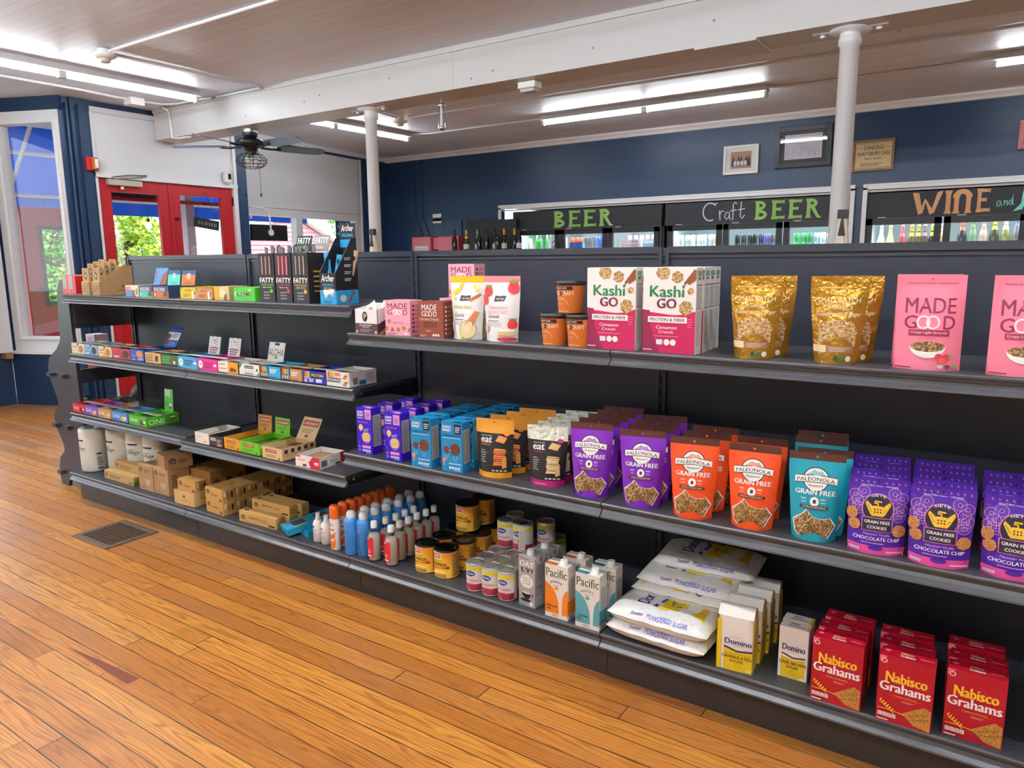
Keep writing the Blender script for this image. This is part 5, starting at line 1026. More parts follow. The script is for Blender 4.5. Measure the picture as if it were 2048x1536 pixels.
# ---- upper right shelf
PINKB = 'f0a8b8'; MAR = M('8a2048')
def pbox():
    t = empty('snack_display'); w, d, h = .128, .12, .10; b = MB(); wh = M('ece4e4', .4)
    b.box(-w/2, w/2, -d/2, -d/2+.002, 0, h, wh); b.box(-w/2, w/2, d/2-.002, d/2, 0, h+.02, wh); b.box(-w/2, w/2, -d/2, d/2, 0, .002, wh)
    for x in (-w/2, w/2-.002): b.prism([(-d/2, 0), (d/2, 0), (d/2, h+.02), (-d/2, h)], 'x', x, x+.002, wh)
    f = FC(b, lambda u, v: (-w/2+u, -d/2, v), w, h); f.rect(0, 0, w, h*.42, M('5a3c40')); f.ell(w*.45, h*.7, .015, .021, K); f.text('P', w*.4, h*.6, w*.52, h*.82, Wt); f.text('PROTEIN PUFFS', w*.2, h*.31, w*.72, h*.37, Wt, .02); f.text('SNACKS', w*.32, h*.24, w*.62, h*.29, Wt); f.lines(w*.22, h*.08, w*.75, h*.2, 3, M('b8a0a0'), .35); f.ell(w*.08, h*.08, .006, .006, M('d8b0a0')); f.ell(w*.92, h*.07, .007, .006, M('d8c0a0'))
    f = FC(b, lambda u, v: (w/2, -d/2+u, v), d, h+.02); f.poly([(0, 0), (d, 0), (d, h*.85), (0, h*.4)], M('4a2c38')); f.poly([(0, 0), (d, 0), (d, h*.62)], M('c8742c')); b.build('carton', t)
    for i, r in enumerate((-28, 20)):
        c = pouchlet = MB(); c.grid(lambda u, v: (-.035+.07*u, -.006*math.sin(PI*u)*math.sin(PI*v), .085*v), 6, 6, M('e8e0d4', .25)); f = FC(c, lambda u, v: (-.035+u, -.006*math.sin(PI*u/.07)*math.sin(PI*v/.085), v), .07, .085, .012); f.ell(.035, .05, .02, .018, M('a88858')); f.rect(.01, .01, .06, .025, M('e0a030')); o = c.build('snack_packet', t, (.0+.02*i, -.02+.03*i, .045)); o.rotation_euler = (math.radians(-15), math.radians(r), 0)
    return t
put('pbox', pbox, (2.474, -.425), .128, .12, 0, ZB1, 'white and brown snack display box with packets, leftmost on the upper right shelf', 'display box')
def made(f, w, h, c1, c2, y1=.78, x0=.1, x1=.9):
    f.text('MADE', w*x0, h*y1, w*x1, h*(y1+.16), c1, .015); g = h*(y1-.165); e = h*(y1-.025); u = w*(x1-x0)
    f.text('G', w*x0, g, w*x0+u*.25, e, c1, .015); f.text('D', w*x1-u*.22, g, w*x1, e, c1, .015)
    for k in (.38, .57): f.ring(w*x0+u*k, (g+e)/2, u*.14, (e-g)*.52, u*.042, c2)
def a_mgp(f, w, h):
    made(f, w, h, MAR, Wt, .76)
    f.text('CRISPY MINIS', w*.3, h*.36, w*.72, h*.39, MAR, .01); f.line([(w*.25, h*.34), (w*.95, h*.34)], .001, MAR); cookie_dots(f, ((w*.16, h*.4), (w*.05, h*.2), (w*.52, h*.17), (w*.74, h*.22), (w*.97, h*.17)), COOKIE, .009); cookie_dots(f, ((w*.28, h*.2), (w*.33, h*.15), (w*.26, h*.14)), M('c84858'), .005); f.lines(w*.06, h*.03, w*.5, h*.08, 2, MAR, .4); f.ell(w*.82, h*.06, .008, .005, Wt)
def s_mgp(f, d, h):
    for i in range(7): f.rect(d*.15, h*(.1+.12*i), d*.32, h*(.16+.12*i), MAR); f.lines(d*.4, h*(.1+.12*i), d*.88, h*(.17+.12*i), 2, M('b85a78'), .4)
MGP = lambda: carton('granola_box', .124, .085, .140, PINKB, a_mgp, s_mgp)
GP = 'pink granola snack boxes'
put('mgp', MGP, (2.645, -.424), .124, .085, 5, ZB1, 'pink snack box at the front beside the white display box', 'snack box', GP)
put('mgp', MGP, (2.745, -.20), .124, .085, 5, ZB1, 'pink snack box standing behind the brown one', 'snack box', GP)
put('mgp', MGP, (2.860, -.20), .124, .085, 5, ZB1, 'pink snack box carrying another pink box, behind the yellow topped pouch', 'snack box', GP)
put('mgp', MGP, (2.800, -.205), .124, .085, 5, ZB1+.1402, 'pink snack box stacked on top of two others', 'snack box', GP)
def a_mgb(f, w, h): made(f, w, h, Wt, Wt, .76, .14, .74); f.text('Chocolate Drizzled', w*.05, h*.48, w*.82, h*.56, M('f0c8a0'), .01, .2); f.poly([(w*.2, h*.28), (w*.72, h*.3), (w*.76, h*.44), (w*.22, h*.44)], CHOC); f.rect(w*.3, h*.18, w*.5, h*.21, M('e0a040')); f.lines(w*.05, h*.04, w*.35, h*.1, 2, M('e8c0a8'), .4); cookie_dots(f, ((w*.6, h*.08), (w*.7, h*.08), (w*.8, h*.08)), Wt, .005)
def s_mgb(f, d, h):
    for i in range(7): f.rect(d*.15, h*(.1+.12*i), d*.3, h*(.15+.12*i), Wt); f.lines(d*.4, h*(.1+.12*i), d*.8, h*(.17+.12*i), 2, M('d8b0a0'), .4)
GBn = 'brown granola snack boxes'; MGBn = lambda: carton('granola_box', .112, .085, .140, '8a4434', a_mgb, s_mgb)
put('mgb', MGBn, (2.828, -.432), .112, .085, 8, ZB1, 'brown chocolate snack box, front one beside the pink box', 'snack box', GBn)
put('mgb', MGBn, (2.872, -.325), .112, .085, 6, ZB1, 'brown chocolate snack box, half hidden behind the front brown one', 'snack box', GBn)
def a_hav(top, fl, fr):
    def g(f, w, h):
        f.poly([(w*.32, h*.61), (w*.62, h*.62), (w*.66, h*.70), (w*.36, h*.70)], M('3c3c44')); f.text('SAFE+FAIR', w*.36, h*.64, w*.60, h*.665, Wt, .02)
        l = fl.split('|')
        for i, s in enumerate(l): f.text(s, w*.12, h*(.49-.065*i), w*.72, h*(.54-.065*i), M(top), .02)
        f.text('Granola', w*.16, h*.36, w*.5, h*.42, M('4a4a48'), 0, .35); f.lines(w*.12, h*.31, w*.6, h*.335, 1, M('6a6a68')); [f.ring(w*(.16+.12*i), h*.26, .007, .007, .0015, M('5a5a58'), 12) for i in range(4)]
        if fr == 'b':
            f.poly([(w*.04, h*.74), (w*.14, h*.70), (w*.36, h*.78), (w*.42, h*.92), (w*.36, h*.93), (w*.28, h*.82)], M('ecc824')); f.poly([(w*.60, h*.64), (w*.9, h*.74), (w*.95, h*.71), (w*.66, h*.60)], M('b87040')); f.ell(w*.62, h*.16, w*.24, h*.14, M('e4d0a0')); f.ring(w*.62, h*.16, w*.26, h*.15, .003, M('b08850')); f.poly([(w*.52, h*.24), (w*.8, h*.46), (w*.92, h*.44), (w*.78, h*.22)], M('c87848')); f.ell(w*.07, h*.2, w*.06, h*.09, M('ead8b0')); cookie_dots(f, ((w*.15, h*.66), (w*.75, h*.84), (w*.8, h*.8), (w*.42, h*.05)), M('f0dc50'), .008)
        else:
            for u, v, r in ((.16, .78, .018), (.84, .84, .022), (.06, .64, .016), (.86, .28, .017)): f.poly([(w*u+r*math.sin(a)*(1+.25*math.cos(a)), h*v-r*1.2*math.cos(a)) for a in [2*PI*k/14 for k in range(14, 0, -1)]], M('d8383c')); f.poly([(w*u-r, h*v+r*1.1), (w*u+r, h*v+r*1.1), (w*u, h*v+r*.5)], M('5aa040'))
            f.rect(w*.5, h*.10, w*.92, h*.16, M('d8c088')); f.rect(w*.5, h*.16, w*.92, h*.2, M('f4f0e4')); f.ell(w*.72, h*.045, w*.26, h*.03, M('c03038')); f.ell(w*.1, h*.2, w*.07, h*.07, M('e0b8b0'))
    return g
HW = 'e4e2e0'
put('hb', lambda: pouch('granola_pouch', .125, .150, .236, .06, [(0, .9, HW), (.9, 1, 'e8c020')], a_hav('c8b84c', 'BANANA BREAD', 'b'), .35), (2.968, -.412), .125, .06, 4, ZB1, 'white granola pouch with yellow top strip and banana', 'pouch', 'white granola pouches')
put('hb', None, (3.02, -.34), .125, .06, 6, ZB1, 'white granola pouch half hidden behind the banana pouch', 'pouch', 'white granola pouches')
put('hs', lambda: pouch('granola_pouch', .125, .150, .238, .06, [(0, .9, HW), (.9, 1, 'e89098')], a_hav('e0a0a0', 'STRAWBERRY|SHORTCAKE', 's'), .35), (3.128, -.415), .125, .06, 8, ZB1, 'white granola pouch with pink top strip and strawberries', 'pouch', 'white granola pouches')
def oatcup():
    t = empty('oat_cup'); b = MB(); o = M('d0702c', .4); rb, rt, h = .042, .050, .098; b.lathe([(rb, 0), (rt, h)], o, 28)
    fn = lambda u, v: ((rb+(rt-rb)*v/h)*math.sin(u/.047), -(rb+(rt-rb)*v/h)*math.cos(u/.047), v)
    f = FC(b, fn, .1, h, .008); f.rect(-.055, .080, .03, .092, K); f.text('OVERNIGHT OATS', -.05, .083, .01, .089, Wt, .02); f.text('OATCRAFT', -.042, .062, .036, .075, M('f4e0c8'), .02); f.ell(-.012, .068, .007, .008, M('3a3024')); f.text('OATMEAL', -.036, .046, .0, .052, M('e8c8a0'), .01); f.line([(-.005, .055), (.015, .03)], .0012, M('e8d8c0')); f.lines(-.036, .028, .0, .04, 2, M('e0a070'), .35); f.lines(-.04, .006, .036, .012, 1, M('e8c8a0'), .4); b.build('cup', t)
    b = MB(); b.lathe([(.051, h-.003), (.053, h), (.053, h+.013), (.046, h+.013), (.045, h+.010)], M('1a1a1c', .4), 28); b.build('lid', t); return t
for x, y, z, l in ((3.41, -.375, 0, 'orange oatmeal cup with black lid, lower left of the three stacked cups'), (3.512, -.375, 0, 'orange oatmeal cup with black lid, lower right of the three stacked cups'), (3.458, -.35, .1125, 'orange oatmeal cup with black lid standing on two others')): put('oat', oatcup, (x-.05, y-.05), .1, .1, 0, ZB1+z, l, 'cup', 'orange oatmeal cups')
def a_kashi(f, w, h):
    pk = M('c41c58'); pd = M('8a2048')
    f.poly([(0, 0), (w, 0), (w, h*.50)]+[(w*(1-i/14), h*(.50-.045*math.sin(i/14*PI*.9)-.0*i+.012*math.sin(i/14*PI*2)*-1)) for i in range(1, 15)], pk)
    f.poly([(0, 0), (w*.34, 0), (w*.16, h*.3), (w*.14, h*.5), (0, h*.51)], pd)
    for u, v, r in ((.38, .94, .13), (.65, .89, .11), (.90, .73, .06)): f.ell(w*u, h*v, w*r, w*r*.95, GRANOLA2, 14, True, .12)
    for k in (0, .07): f.poly([(w*(.77+k), h*.82), (w*(.80+k), h*.80), (w*(1.0), h*(.93-k)), (w*1.0, h*(.97-k)), (w*(.96+k*.3), h*.98)], M('8a4a28'))
    f.text('Kashi', w*.14, h*.66, w*.78, h*.79, M('1c7a48'), .035); f.text('GO', w*.28, h*.53, w*.64, h*.64, M('6a1c3c'), .05); f.poly([(w*.74, h*.79), (w*.80, h*.81), (w*.78, h*.77)], M('2c6a3c'))
    f.ell(w*.82, h*.535, w*.125, w*.13, GRANOLA2, 16, True, .1)
    f.rect(w*.11, h*.36, w*.85, h*.43, Wt); f.text('PROTEIN & FIBER', w*.15, h*.375, w*.81, h*.415, M('5a2038'), .03)
    f.text('Cinnamon', w*.27, h*.285, w*.66, h*.325, Wt, .02); f.text('Crunch', w*.32, h*.235, w*.60, h*.27, Wt, .02); f.line([(w*.23, h*.20), (w*.7, h*.20)], .0012, M('e8b8c8'))
    f.rect(w*.28, h*.10, w*.40, h*.16, M('d8e4f0')); f.ell(w*.48, h*.13, .01, .01, Wt); f.ell(w*.6, h*.13, .01, .01, Wt); f.lines(w*.02, h*.03, w*.25, h*.045, 1, Wt, .7); f.lines(w*.86, h*.31, w*.96, h*.43, 4, M('e07090'), .4)
def s_kashi(f, d, h):
    f.rect(d*.2, h*.9, d*.85, h*.96, M('7ab08a')); f.rect(d*.35, h*.86, d*.65, h*.89, M('4a4a4a')); f.line([(d*.1, h*.80), (d*.9, h*.80)], .002, K); f.line([(d*.1, h*.53), (d*.9, h*.53)], .002, K); f.lines(d*.15, h*.55, d*.85, h*.78, 14, M('9a9894'), .35); f.lines(d*.15, h*.1, d*.85, h*.5, 22, M('a8a6a2'), .35)
KB = lambda: carton('cereal_box', .176, .053, .268, 'eae6e2', a_kashi, s_kashi, None)
row('kashi', KB, (3.552, -.404), .176, .053, 0, ZB1, 2, .068, 'white and crimson cereal box', 'the left stack of two', 'cereal box', 'crimson cereal boxes', .02)
row('kashi', KB, (3.755, -.408), .176, .053, -1, ZB1, 4, .062, 'white and crimson cereal box', 'the right stack of four', 'cereal box', 'crimson cereal boxes', -.001)
def a_sb(f, w, h):
    cr = M('e8dcb8'); f.text('SMALL BATCH', w*.14, h*.70, w*.88, h*.755, cr, .0); f.line([(w*.2, h*.685), (w*.8, h*.685)], .0012, cr); f.text('ORGANICS', w*.24, h*.625, w*.76, h*.665, cr); f.text('Toasted coconut ginger', w*.1, h*.53, w*.92, h*.595, cr, 0, .35)
    f.poly([(w*.12, h*.2), (w*.88, h*.2), (w*.9, h*.38), (w*.82, h*.46), (w*.6, h*.5), (w*.35, h*.49), (w*.15, h*.44)], GRANOLA2); f.rect(w*.02, h*.13, w*.3, h*.21, M('e0cca0')); f.rect(w*.3, h*.13, w*.86, h*.21, M('9a6a4c')); f.lines(w*.36, h*.145, w*.8, h*.2, 3, M('d8c0a8'), .4)
    for i, c in enumerate(('2c4a28', '2c6a34', 'e0e4d4')): f.ell(w*(.52+.13*i), h*.06, .008, .008, M(c))
    f.lines(w*.15, h*.86, w*.85, h*.88, 1, M('d8b468'))
gold, Ng, Lg, bgd = nodes('gold_foil'); bgd.inputs['Base Color'].default_value = lin('b8862c'); bgd.inputs['Metallic'].default_value = .55; bgd.inputs['Roughness'].default_value = .2
bump(Ng, Lg, noise(Ng, Lg, obj_xyz(Ng, Lg)[0], 30, 3), bgd, .8, .012)
SBP = lambda: pouch('granola_pouch', .112, .150, .243, .065, [(0, .88, gold), (.88, 1, gold)], a_sb)
row('sb', SBP, (4.050, -.412), .112, .065, 5, ZB1, 2, .062, 'glossy gold granola pouch', 'the left gold pair', 'pouch', 'gold granola pouches', .025)
row('sb', SBP, (4.278, -.406), .112, .065, 7, ZB1, 2, .062, 'glossy gold granola pouch', 'the right gold pair', 'pouch', 'gold granola pouches', .03)
def a_mgg(f, w, h):
    made(f, w, h, MAR, M('f4dce0'), .60, .13, .87); f.text('Granola Goodness, Cereal Crunch', w*.14, h*.905, w*.88, h*.925, MAR, .01); f.rect(w*.2, h*.365, w*.8, h*.425, M('9a1c44')); f.text('Crispy Light Granola', w*.23, h*.38, w*.77, h*.41, M('f4d8dc'), .02); f.text('Strawberry', w*.37, h*.325, w*.62, h*.35, M('b84868'))
    f.poly([(w*(.5-.26*math.cos(a)), h*.24-h*.12*math.sin(a)) for a in [PI*k/14 for k in range(15)]][::-1] if 0 else [(w*(.5-.26*math.cos(PI*k/14)), h*.25-h*.12*math.sin(PI*k/14)) for k in range(15)], Wt); f.ell(w*.5, h*.25, w*.25, h*.055, GRANOLA); f.ell(w*.67, h*.145, w*.06, h*.035, M('d83c4c')); f.ell(w*.78, h*.14, w*.055, h*.035, M('d83c4c')); f.ell(w*.72, h*.105, w*.055, h*.03, M('e85a60')); f.poly([(w*.82, h*.13), (w*.88, h*.15), (w*.82, h*.18)], M('7ab040')); f.lines(w*.05, h*.02, w*.35, h*.035, 1, MAR, .8)
    for i, c in enumerate(('d8d4cc', '8a3a50', '7ab050')): f.ell(w*(.7+.1*i), h*.045, .006, .005, M(c))
MGG = lambda: pouch('granola_pouch', .155, .155, .248, .055, [(0, 1, 'f08098')], a_mgg, .4, 'd8647c')
put('mgg', MGG, (4.482, -.412), .155, .055, 6, ZB1, 'pink granola pouch with strawberry bowl picture, fully in view', 'pouch', 'pink granola pouches')
put('mgg', None, (4.470, -.345), .155, .055, 6, ZB1, 'pink granola pouch hidden behind the front pink pouch', 'pouch', 'pink granola pouches')
put('mgg', None, (4.695, -.424), .155, .055, 6, ZB1, 'pink granola pouch cut off by the right edge', 'pouch', 'pink granola pouches')
# ---- lower right shelf
def a_as(purple):
    def g(f, w, h):
        f.text('ALLERGY', w*.06, h*.88, w*.48, h*.93, Wt, .05); f.text('SMART', w*.06, h*.81, w*.48, h*.865, Wt, .05)
        if purple:
            f.rect(w*.56, h*.76, w*.96, h*.97, M('d898d8')); f.lines(w*.62, h*.8, w*.9, h*.92, 3, M('8a4a98'), .4); f.rect(w*.06, h*.77, w*.45, h*.785, Wt); f.text('Oatmeal Raisin', w*.08, h*.675, w*.76, h*.715, M('d878c8'), .02); f.ell(w*.28, h*.57, .012, .014, M('e8c888')); f.ell(w*.62, h*.37, w*.25, w*.25, M('e4c06c')); f.ring(w*.62, h*.37, w*.32, w*.22, .0015, M('e8e0f0')); f.ring(w*.62, h*.37, w*.24, w*.33, .0015, M('e8e0f0')); f.poly([(w*.45, h*.5), (w*.8, h*.53), (w*.78, h*.57), (w*.47, h*.55)], M('8a7ad0'))
            for i in range(9): f.ell(w*(.15+.09*i), h*(.25+.33*((i*37) % 10)/10), .0016, .0016, M('d8d0f4'))
            f.rect(w*.35, h*.13, w*.9, h*.19, M('e898d0')); f.text('4G', w*.08, h*.13, w*.24, h*.18, M('b8a8f0'), .03); f.ell(w*.17, h*.08, .009, .008, M('7a68d0'))
        else:
            f.rect(w*.62, h*.77, w*.96, h*.97, M('1a2a48')); f.lines(w*.67, h*.81, w*.91, h*.93, 3, M('d0d8e0'), .45); f.text('DOUBLE CHOCOLATE', w*.06, h*.715, w*.92, h*.755, M('1c3a5c'), .03); f.rect(w*.06, h*.675, w*.9, h*.69, M('a8dcf0')); f.ell(w*.25, h*.44, w*.14, w*.15, CHOC); f.ell(w*.66, h*.46, w*.24, w*.25, CHOC); f.line([(w*.38, h*.43), (w*.44, h*.44)], .004, M('c8e8f4'))
            for u, v in ((.25, .3), (.66, .27)): f.line([(w*(u-.09), h*(v+.06)), (w*(u-.05), h*(v-.03)), (w*(u+.05), h*(v-.03)), (w*(u+.09), h*(v+.06))], .0015, M('c8e8f4'))
            f.ell(w*.13, h*.23, .009, .009, M('e08870')); f.text('5', w*.1, h*.12, w*.16, h*.17, Wt, .03); f.rect(w*.35, h*.155, w*.95, h*.175, M('c8ecf8'))
        for i in range(4): f.ell(w*(.42+.14*i), h*.08, .006, .006, M('c8c0f0' if purple else 'c0e4f0'))
        f.rect(w*.6, h*.03, w*.9, h*.04, Wt)
    return g
def s_as(c):
    def g(f, d, h): f.rect(d*.1, h*.17, d*.92, h*.85, M('bdb9b6')); f.lines(d*.15, h*.2, d*.87, h*.83, 26, M('6a6664'), .4)
    return g
def t_as(c): return lambda f, w, d: (f.rect(w*.15, d*.3, w*.8, d*.55, M(c)), f.rect(w*.55, 0, w*.9, d*.3, M('d898d8' if c == 'c898e0' else '1a2a48')))
ASP = lambda: carton('cookie_box', .085, .058, .197, '3a14c0', a_as(True), s_as(0), t_as('c898e0'), rough=.35)
AST = lambda: carton('cookie_box', .095, .058, .194, '1a8cc4', a_as(False), s_as(0), t_as('3a9cc4'), rough=.35)
row('asp', ASP, (2.490, -.458), .085, .058, 2, ZB2, 3, .118, 'purple cookie box', 'the left purple column', 'cookie box', 'purple cookie boxes', .012)
row('asp', ASP, (2.665, -.474), .085, .058, 2, ZB2, 4, .095, 'purple cookie box', 'the right purple column', 'cookie box', 'purple cookie boxes', -.004)
row('ast', AST, (2.818, -.486), .095, .058, 4, ZB2, 5, .072, 'teal blue cookie box', 'the left teal column', 'cookie box', 'teal cookie boxes', .003)
row('ast', AST, (2.962, -.474), .095, .058, 5, ZB2, 6, .072, 'teal blue cookie box', 'the right teal column', 'cookie box', 'teal cookie boxes', -.001)
def a_eat(acc, stackc, lab2):
    def g(f, w, h):
        f.text('every body', w*.17, h*.70, w*.46, h*.725, Wt, .02); f.text('eat', w*.16, h*.60, w*.46, h*.69, Wt, .06); f.text(lab2, w*.16, h*.555, w*.42, h*.58, M(acc), .03)
        for i in range(6): f.rect(w*.16, h*(.46-.038*i), w*(.28+.05*((i*3) % 4)/3), h*(.47-.038*i), M('d8d4cc'))
        f.poly([(w*.56, h*.63), (w*.78, h*.60), (w*.86, h*.70), (w*.64, h*.73)], M(stackc[0]))
        for i in range(8): z = h*(.22+.036*i); f.poly([(w*(.52+.02*(i % 3)), z), (w*(.82+.02*((i+1) % 3)), z-h*.008), (w*(.84-.01*(i % 2)), z+h*.03), (w*(.55+.01*(i % 2)), z+h*.035)], M(stackc[1+i % 3]))
        f.poly([(w*.78, h*.17), (w*.88, h*.19), (w*.86, h*.37), (w*.76, h*.34)], M(stackc[0])); f.ell(w*.84, h*.765, w*.07, h*.035, M(acc))
        for i in range(4): f.rect(w*(.52+.1*i), h*.125, w*(.59+.1*i), h*.15, M('d0ccc4'))
        f.lines(w*.22, h*.04, w*.7, h*.055, 1, M('f4d8b0'), .6)
    return g
BK = '201e20'
EO = lambda: pouch('cracker_pouch', .132, .155, .218, .065, [(0, .10, 'e89c1c'), (.10, .76, BK), (.76, 1, 'e09a34')], a_eat('f08a20', ('d89048', 'c8682c', 'd07c38', 'a84c20'), 'CHEESE-LESS'), .4, 'a86c1c')
EG = lambda: pouch('cracker_pouch', .128, .155, .215, .065, [(0, .10, 'c01c78'), (.10, .76, BK), (.76, 1, GARLIC)], a_eat('c83880', ('d8b878', 'd8c08c', 'c0a068', 'e0cc9c'), 'GARLIC'), .4)
row('eo', EO, (3.120, -.466), .132, .065, 10, ZB2, 4, .08, 'black cracker pouch with orange top', 'the orange topped column', 'pouch', 'orange topped cracker pouches', .012)
row('eg', EG, (3.340, -.448), .128, .065, 11, ZB2, 5, .072, 'black cracker pouch with garlic pictured top', 'the garlic column', 'pouch', 'garlic topped cracker pouches', -.002)
def a_pal(c, c2, flav, dark):
    def g(f, w, h):
        f.ell(w*.5, h*.70, w*.24, w*.235, M('3a2c2c'), 22); f.ell(w*.5, h*.70, w*.222, w*.215, Wt, 22)
        f.poly([(w*.32, h*.74), (w*.4, h*.77), (w*.47, h*.805), (w*.53, h*.785), (w*.6, h*.795), (w*.68, h*.74)], M(c2)); f.line([(w*.34, h*.75), (w*.47, h*.805), (w*.52, h*.77), (w*.58, h*.795), (w*.66, h*.75)], .001, M('8a8a9a'))
        q = lambda dv, mm: f.poly([(w*(.12+.76*i/8), h*(.655-dv)+h*.02*math.sin(PI*i/8)) for i in range(9)]+[(w*(.88-.76*i/8), h*(.725+dv)+h*.02*math.sin(PI*i/8)) for i in range(9)], mm)
        q(.008, M('3a2c2c')); q(.0, Wt); f.text('PALEONOLA', w*.16, h*.665, w*.84, h*.705, K, .02, arc=h*.02); f.text('GRANOLA', w*.36, h*.625, w*.64, h*.645, K, .02, arc=-h*.006)
        f.text('GRAIN FREE', w*.13, h*.53, w*.87, h*.585, Wt, .05)
        f.ell(w*.5, h*.455, .013, .013, Wt); f.rect(w*.47, h*.435, w*.53, h*.475, M('3a2c2c'))
        for u in (.25, .62): f.text('NO', w*u, h*.475, w*(u+.09), h*.495, Wt, .05); f.rect(w*u, h*.44, w*(u+.09), h*.455, M(c2))
        f.rect(w*.22, h*.375, w*.78, h*.41, M(dark)); f.text(flav, w*.27, h*.383, w*.73, h*.402, M('e0c8a8'), .03)
        P = [(.10, .22), (.30, .31), (.36, .355), (.48, .285), (.58, .27), (.70, .265), (.80, .28), (.92, .19), (.80, .05), (.22, .055), (.14, .09)]
        S = lambda k: [(w*(.5+(u-.5)*k), h*(.18+(v-.18)*k)) for u, v in P][::-1]
        f.poly(S(1.06), M('ece0e4')); f.poly(S(1.0), GRANOLA if flav != 'MAPLE PANCAKE' else GRANOLA3)
    return g
GRANOLA3 = speckle('amber_granola', ['5a3c1c', '9a6c30', 'c8944c', '6a4a24', 'b48a4c', '3a2a1a'], 230)
def pal(c, c2, flav, dark): return lambda: pouch('granola_pouch', .118, .150, .253, .07, [(0, .91, c), (.91, 1, '56342c')], a_pal(c, c2, flav, dark), .33, c)
PP, PO, PT_ = pal('7c28b4', 'b088d8', 'CHOCOLATE FIX', '5a1c4c'), pal('ee5424', 'f4a080', 'MAPLE PANCAKE', '4a2a24'), pal('1c9cb0', '88d0d8', 'ORIGINAL', '4a3430')
row('pp', PP, (3.535, -.474), .118, .07, 10, ZB2, 5, .075, 'violet granola pouch with brown top', 'the left violet column', 'pouch', 'violet granola pouches', -.006)
row('pp', PP, (3.728, -.483), .118, .07, 12, ZB2, 4, .082, 'violet granola pouch with brown top', 'the right violet column', 'pouch', 'violet granola pouches', -.008)
row('po', PO, (3.903, -.490), .118, .07, 10, ZB2, 3, .09, 'orange granola pouch with brown top', 'the left orange column', 'pouch', 'orange granola pouches', .004)
row('po', PO, (4.082, -.478), .118, .07, 6, ZB2, 2, .10, 'orange granola pouch with brown top', 'the right orange column', 'pouch', 'orange granola pouches', -.002)
row('pt', PT_, (4.255, -.477), .125, .07, 7, ZB2, 2, .055, 'teal granola pouch with brown top', 'the teal column', 'pouch', 'teal granola pouches', .006)
put('pt', None, (4.225, -.28), .125, .07, 7, ZB2, 'teal granola pouch with brown top, third back against the rear board', 'pouch', 'teal granola pouches')
put('pt', None, (4.215, -.20), .125, .07, 7, ZB2, 'teal granola pouch with brown top, last one back against the rear board', 'pouch', 'teal granola pouches')
def a_siete(f, w, h):
    lv = M('b890d8'); dk = M('241c34'); pk = M('d878a8'); yl = M('e8b828')
    f.lock = True
    for i in range(9): 
        f.line([(w*(.1+.1*i), h*.955), (w*(.13+.1*i), h*.945)], .0015, lv); f.line([(w*(.13+.1*i), h*.93), (w*(.1+.1*i), h*.94)], .0015, M('d8a8c8'))
    f.lock = False
    f.text('GLUTEN FREE - VEGAN', w*.2, h*.885, w*.80, h*.905, M('e8e0f0'), .03); f.line([(w*.04, h*.86), (w*.96, h*.86)], .001, M('9070c0'))
    f.lock = True
    for i, (u, v) in enumerate(((.12, .76), (.10, .62), (.26, .81), (.88, .76), (.9, .60), (.76, .81), (.16, .69), (.84, .68), (.86, .52))):
        for r in (.016, .011, .006): f.ring(w*u, h*v, r, r, .0018, lv if r != .011 else M('8a4ab0'), 14)
    for i in range(5):
        for j in range(5): f.ell(w*(.77+.035*i), h*(.5+.035*j), .0016, .0016, M('e0a8d0'), 6); f.ell(w*(.09+.035*i), h*(.52+.035*j), .0016, .0016, M('e0a8d0'), 6)
    f.lock = False
    f.ell(w*.5, h*.60, w*.265, w*.28, pk, 22); f.ell(w*.5, h*.60, w*.25, w*.265, dk, 22); f.rect(w*.24, h*.31, w*.76, h*.49, pk); f.rect(w*.255, h*.318, w*.745, h*.482, dk)
    f.text('SIETE', w*.38, h*.745, w*.62, h*.775, M('e8e0e8'), .03, arc=h*.015)
    f.poly([(w*.40, h*.51), (w*.60, h*.51), (w*.62, h*.62), (w*.57, h*.64), (w*.43, h*.64), (w*.38, h*.62)], yl)
    for s in (-1, 1): f.poly([(w*(.5+s*.08), h*.52), (w*(.5+s*.12), h*.53), (w*(.5+s*.21), h*.66), (w*(.5+s*.19), h*.70), (w*(.5+s*.10), h*.64)][::s], yl); f.line([(w*(.5+s*.10), h*.56), (w*(.5+s*.18), h*.66)], .0012, dk)
    f.line([(w*.5, h*.64), (w*.5, h*.67), (w*.44, h*.675), (w*.45, h*.70), (w*.56, h*.695)], .004, yl)
    for i in range(3):
        for j in range(2): f.ell(w*(.45+.05*i), h*(.56+.035*j), .0022, .0022, dk, 8)
    f.text('GRAIN FREE', w*.29, h*.415, w*.71, h*.455, M('f0e8e0'), .03); f.text('COOKIES', w*.34, h*.345, w*.66, h*.385, M('f0e8e0'), .03)
    for u, v, r in ((.08, .52, .10), (.13, .38, .10), (.86, .34, .11)): f.ell(w*u, h*v, w*r, w*r*1.05, COOKIE, 16, True, .03)
    f.text('Mexican Vanilla', w*.28, h*.262, w*.72, h*.292, M('d8a8d8'), .01, .3); f.text('CHOCOLATE CHIP', w*.12, h*.195, w*.88, h*.24, M('f4ecf0'), .03); f.lines(w*.25, h*.155, w*.75, h*.175, 1, M('b890d8'), .6)
    f.ell(w*.5, h*.10, w*.13, h*.035, M('4a1c9a')); f.rect(w*.06, h*.045, w*.24, h*.085, M('c8b0c8')); f.rect(w*.68, h*.045, w*.94, h*.07, M('f0b0d0'))
SI = lambda: pouch('cookie_pouch', .138, .150, .208, .06, [(0, .115, 'e4529c'), (.115, 1, '4a1c9a')], a_siete, .45, '2c0c6a')
row('si', SI, (4.413, -.488), .138, .06, 8, ZB2, 4, .085, 'purple cookie pouch with pink foot', 'the left cookie column', 'pouch', 'purple cookie pouches', -.008)
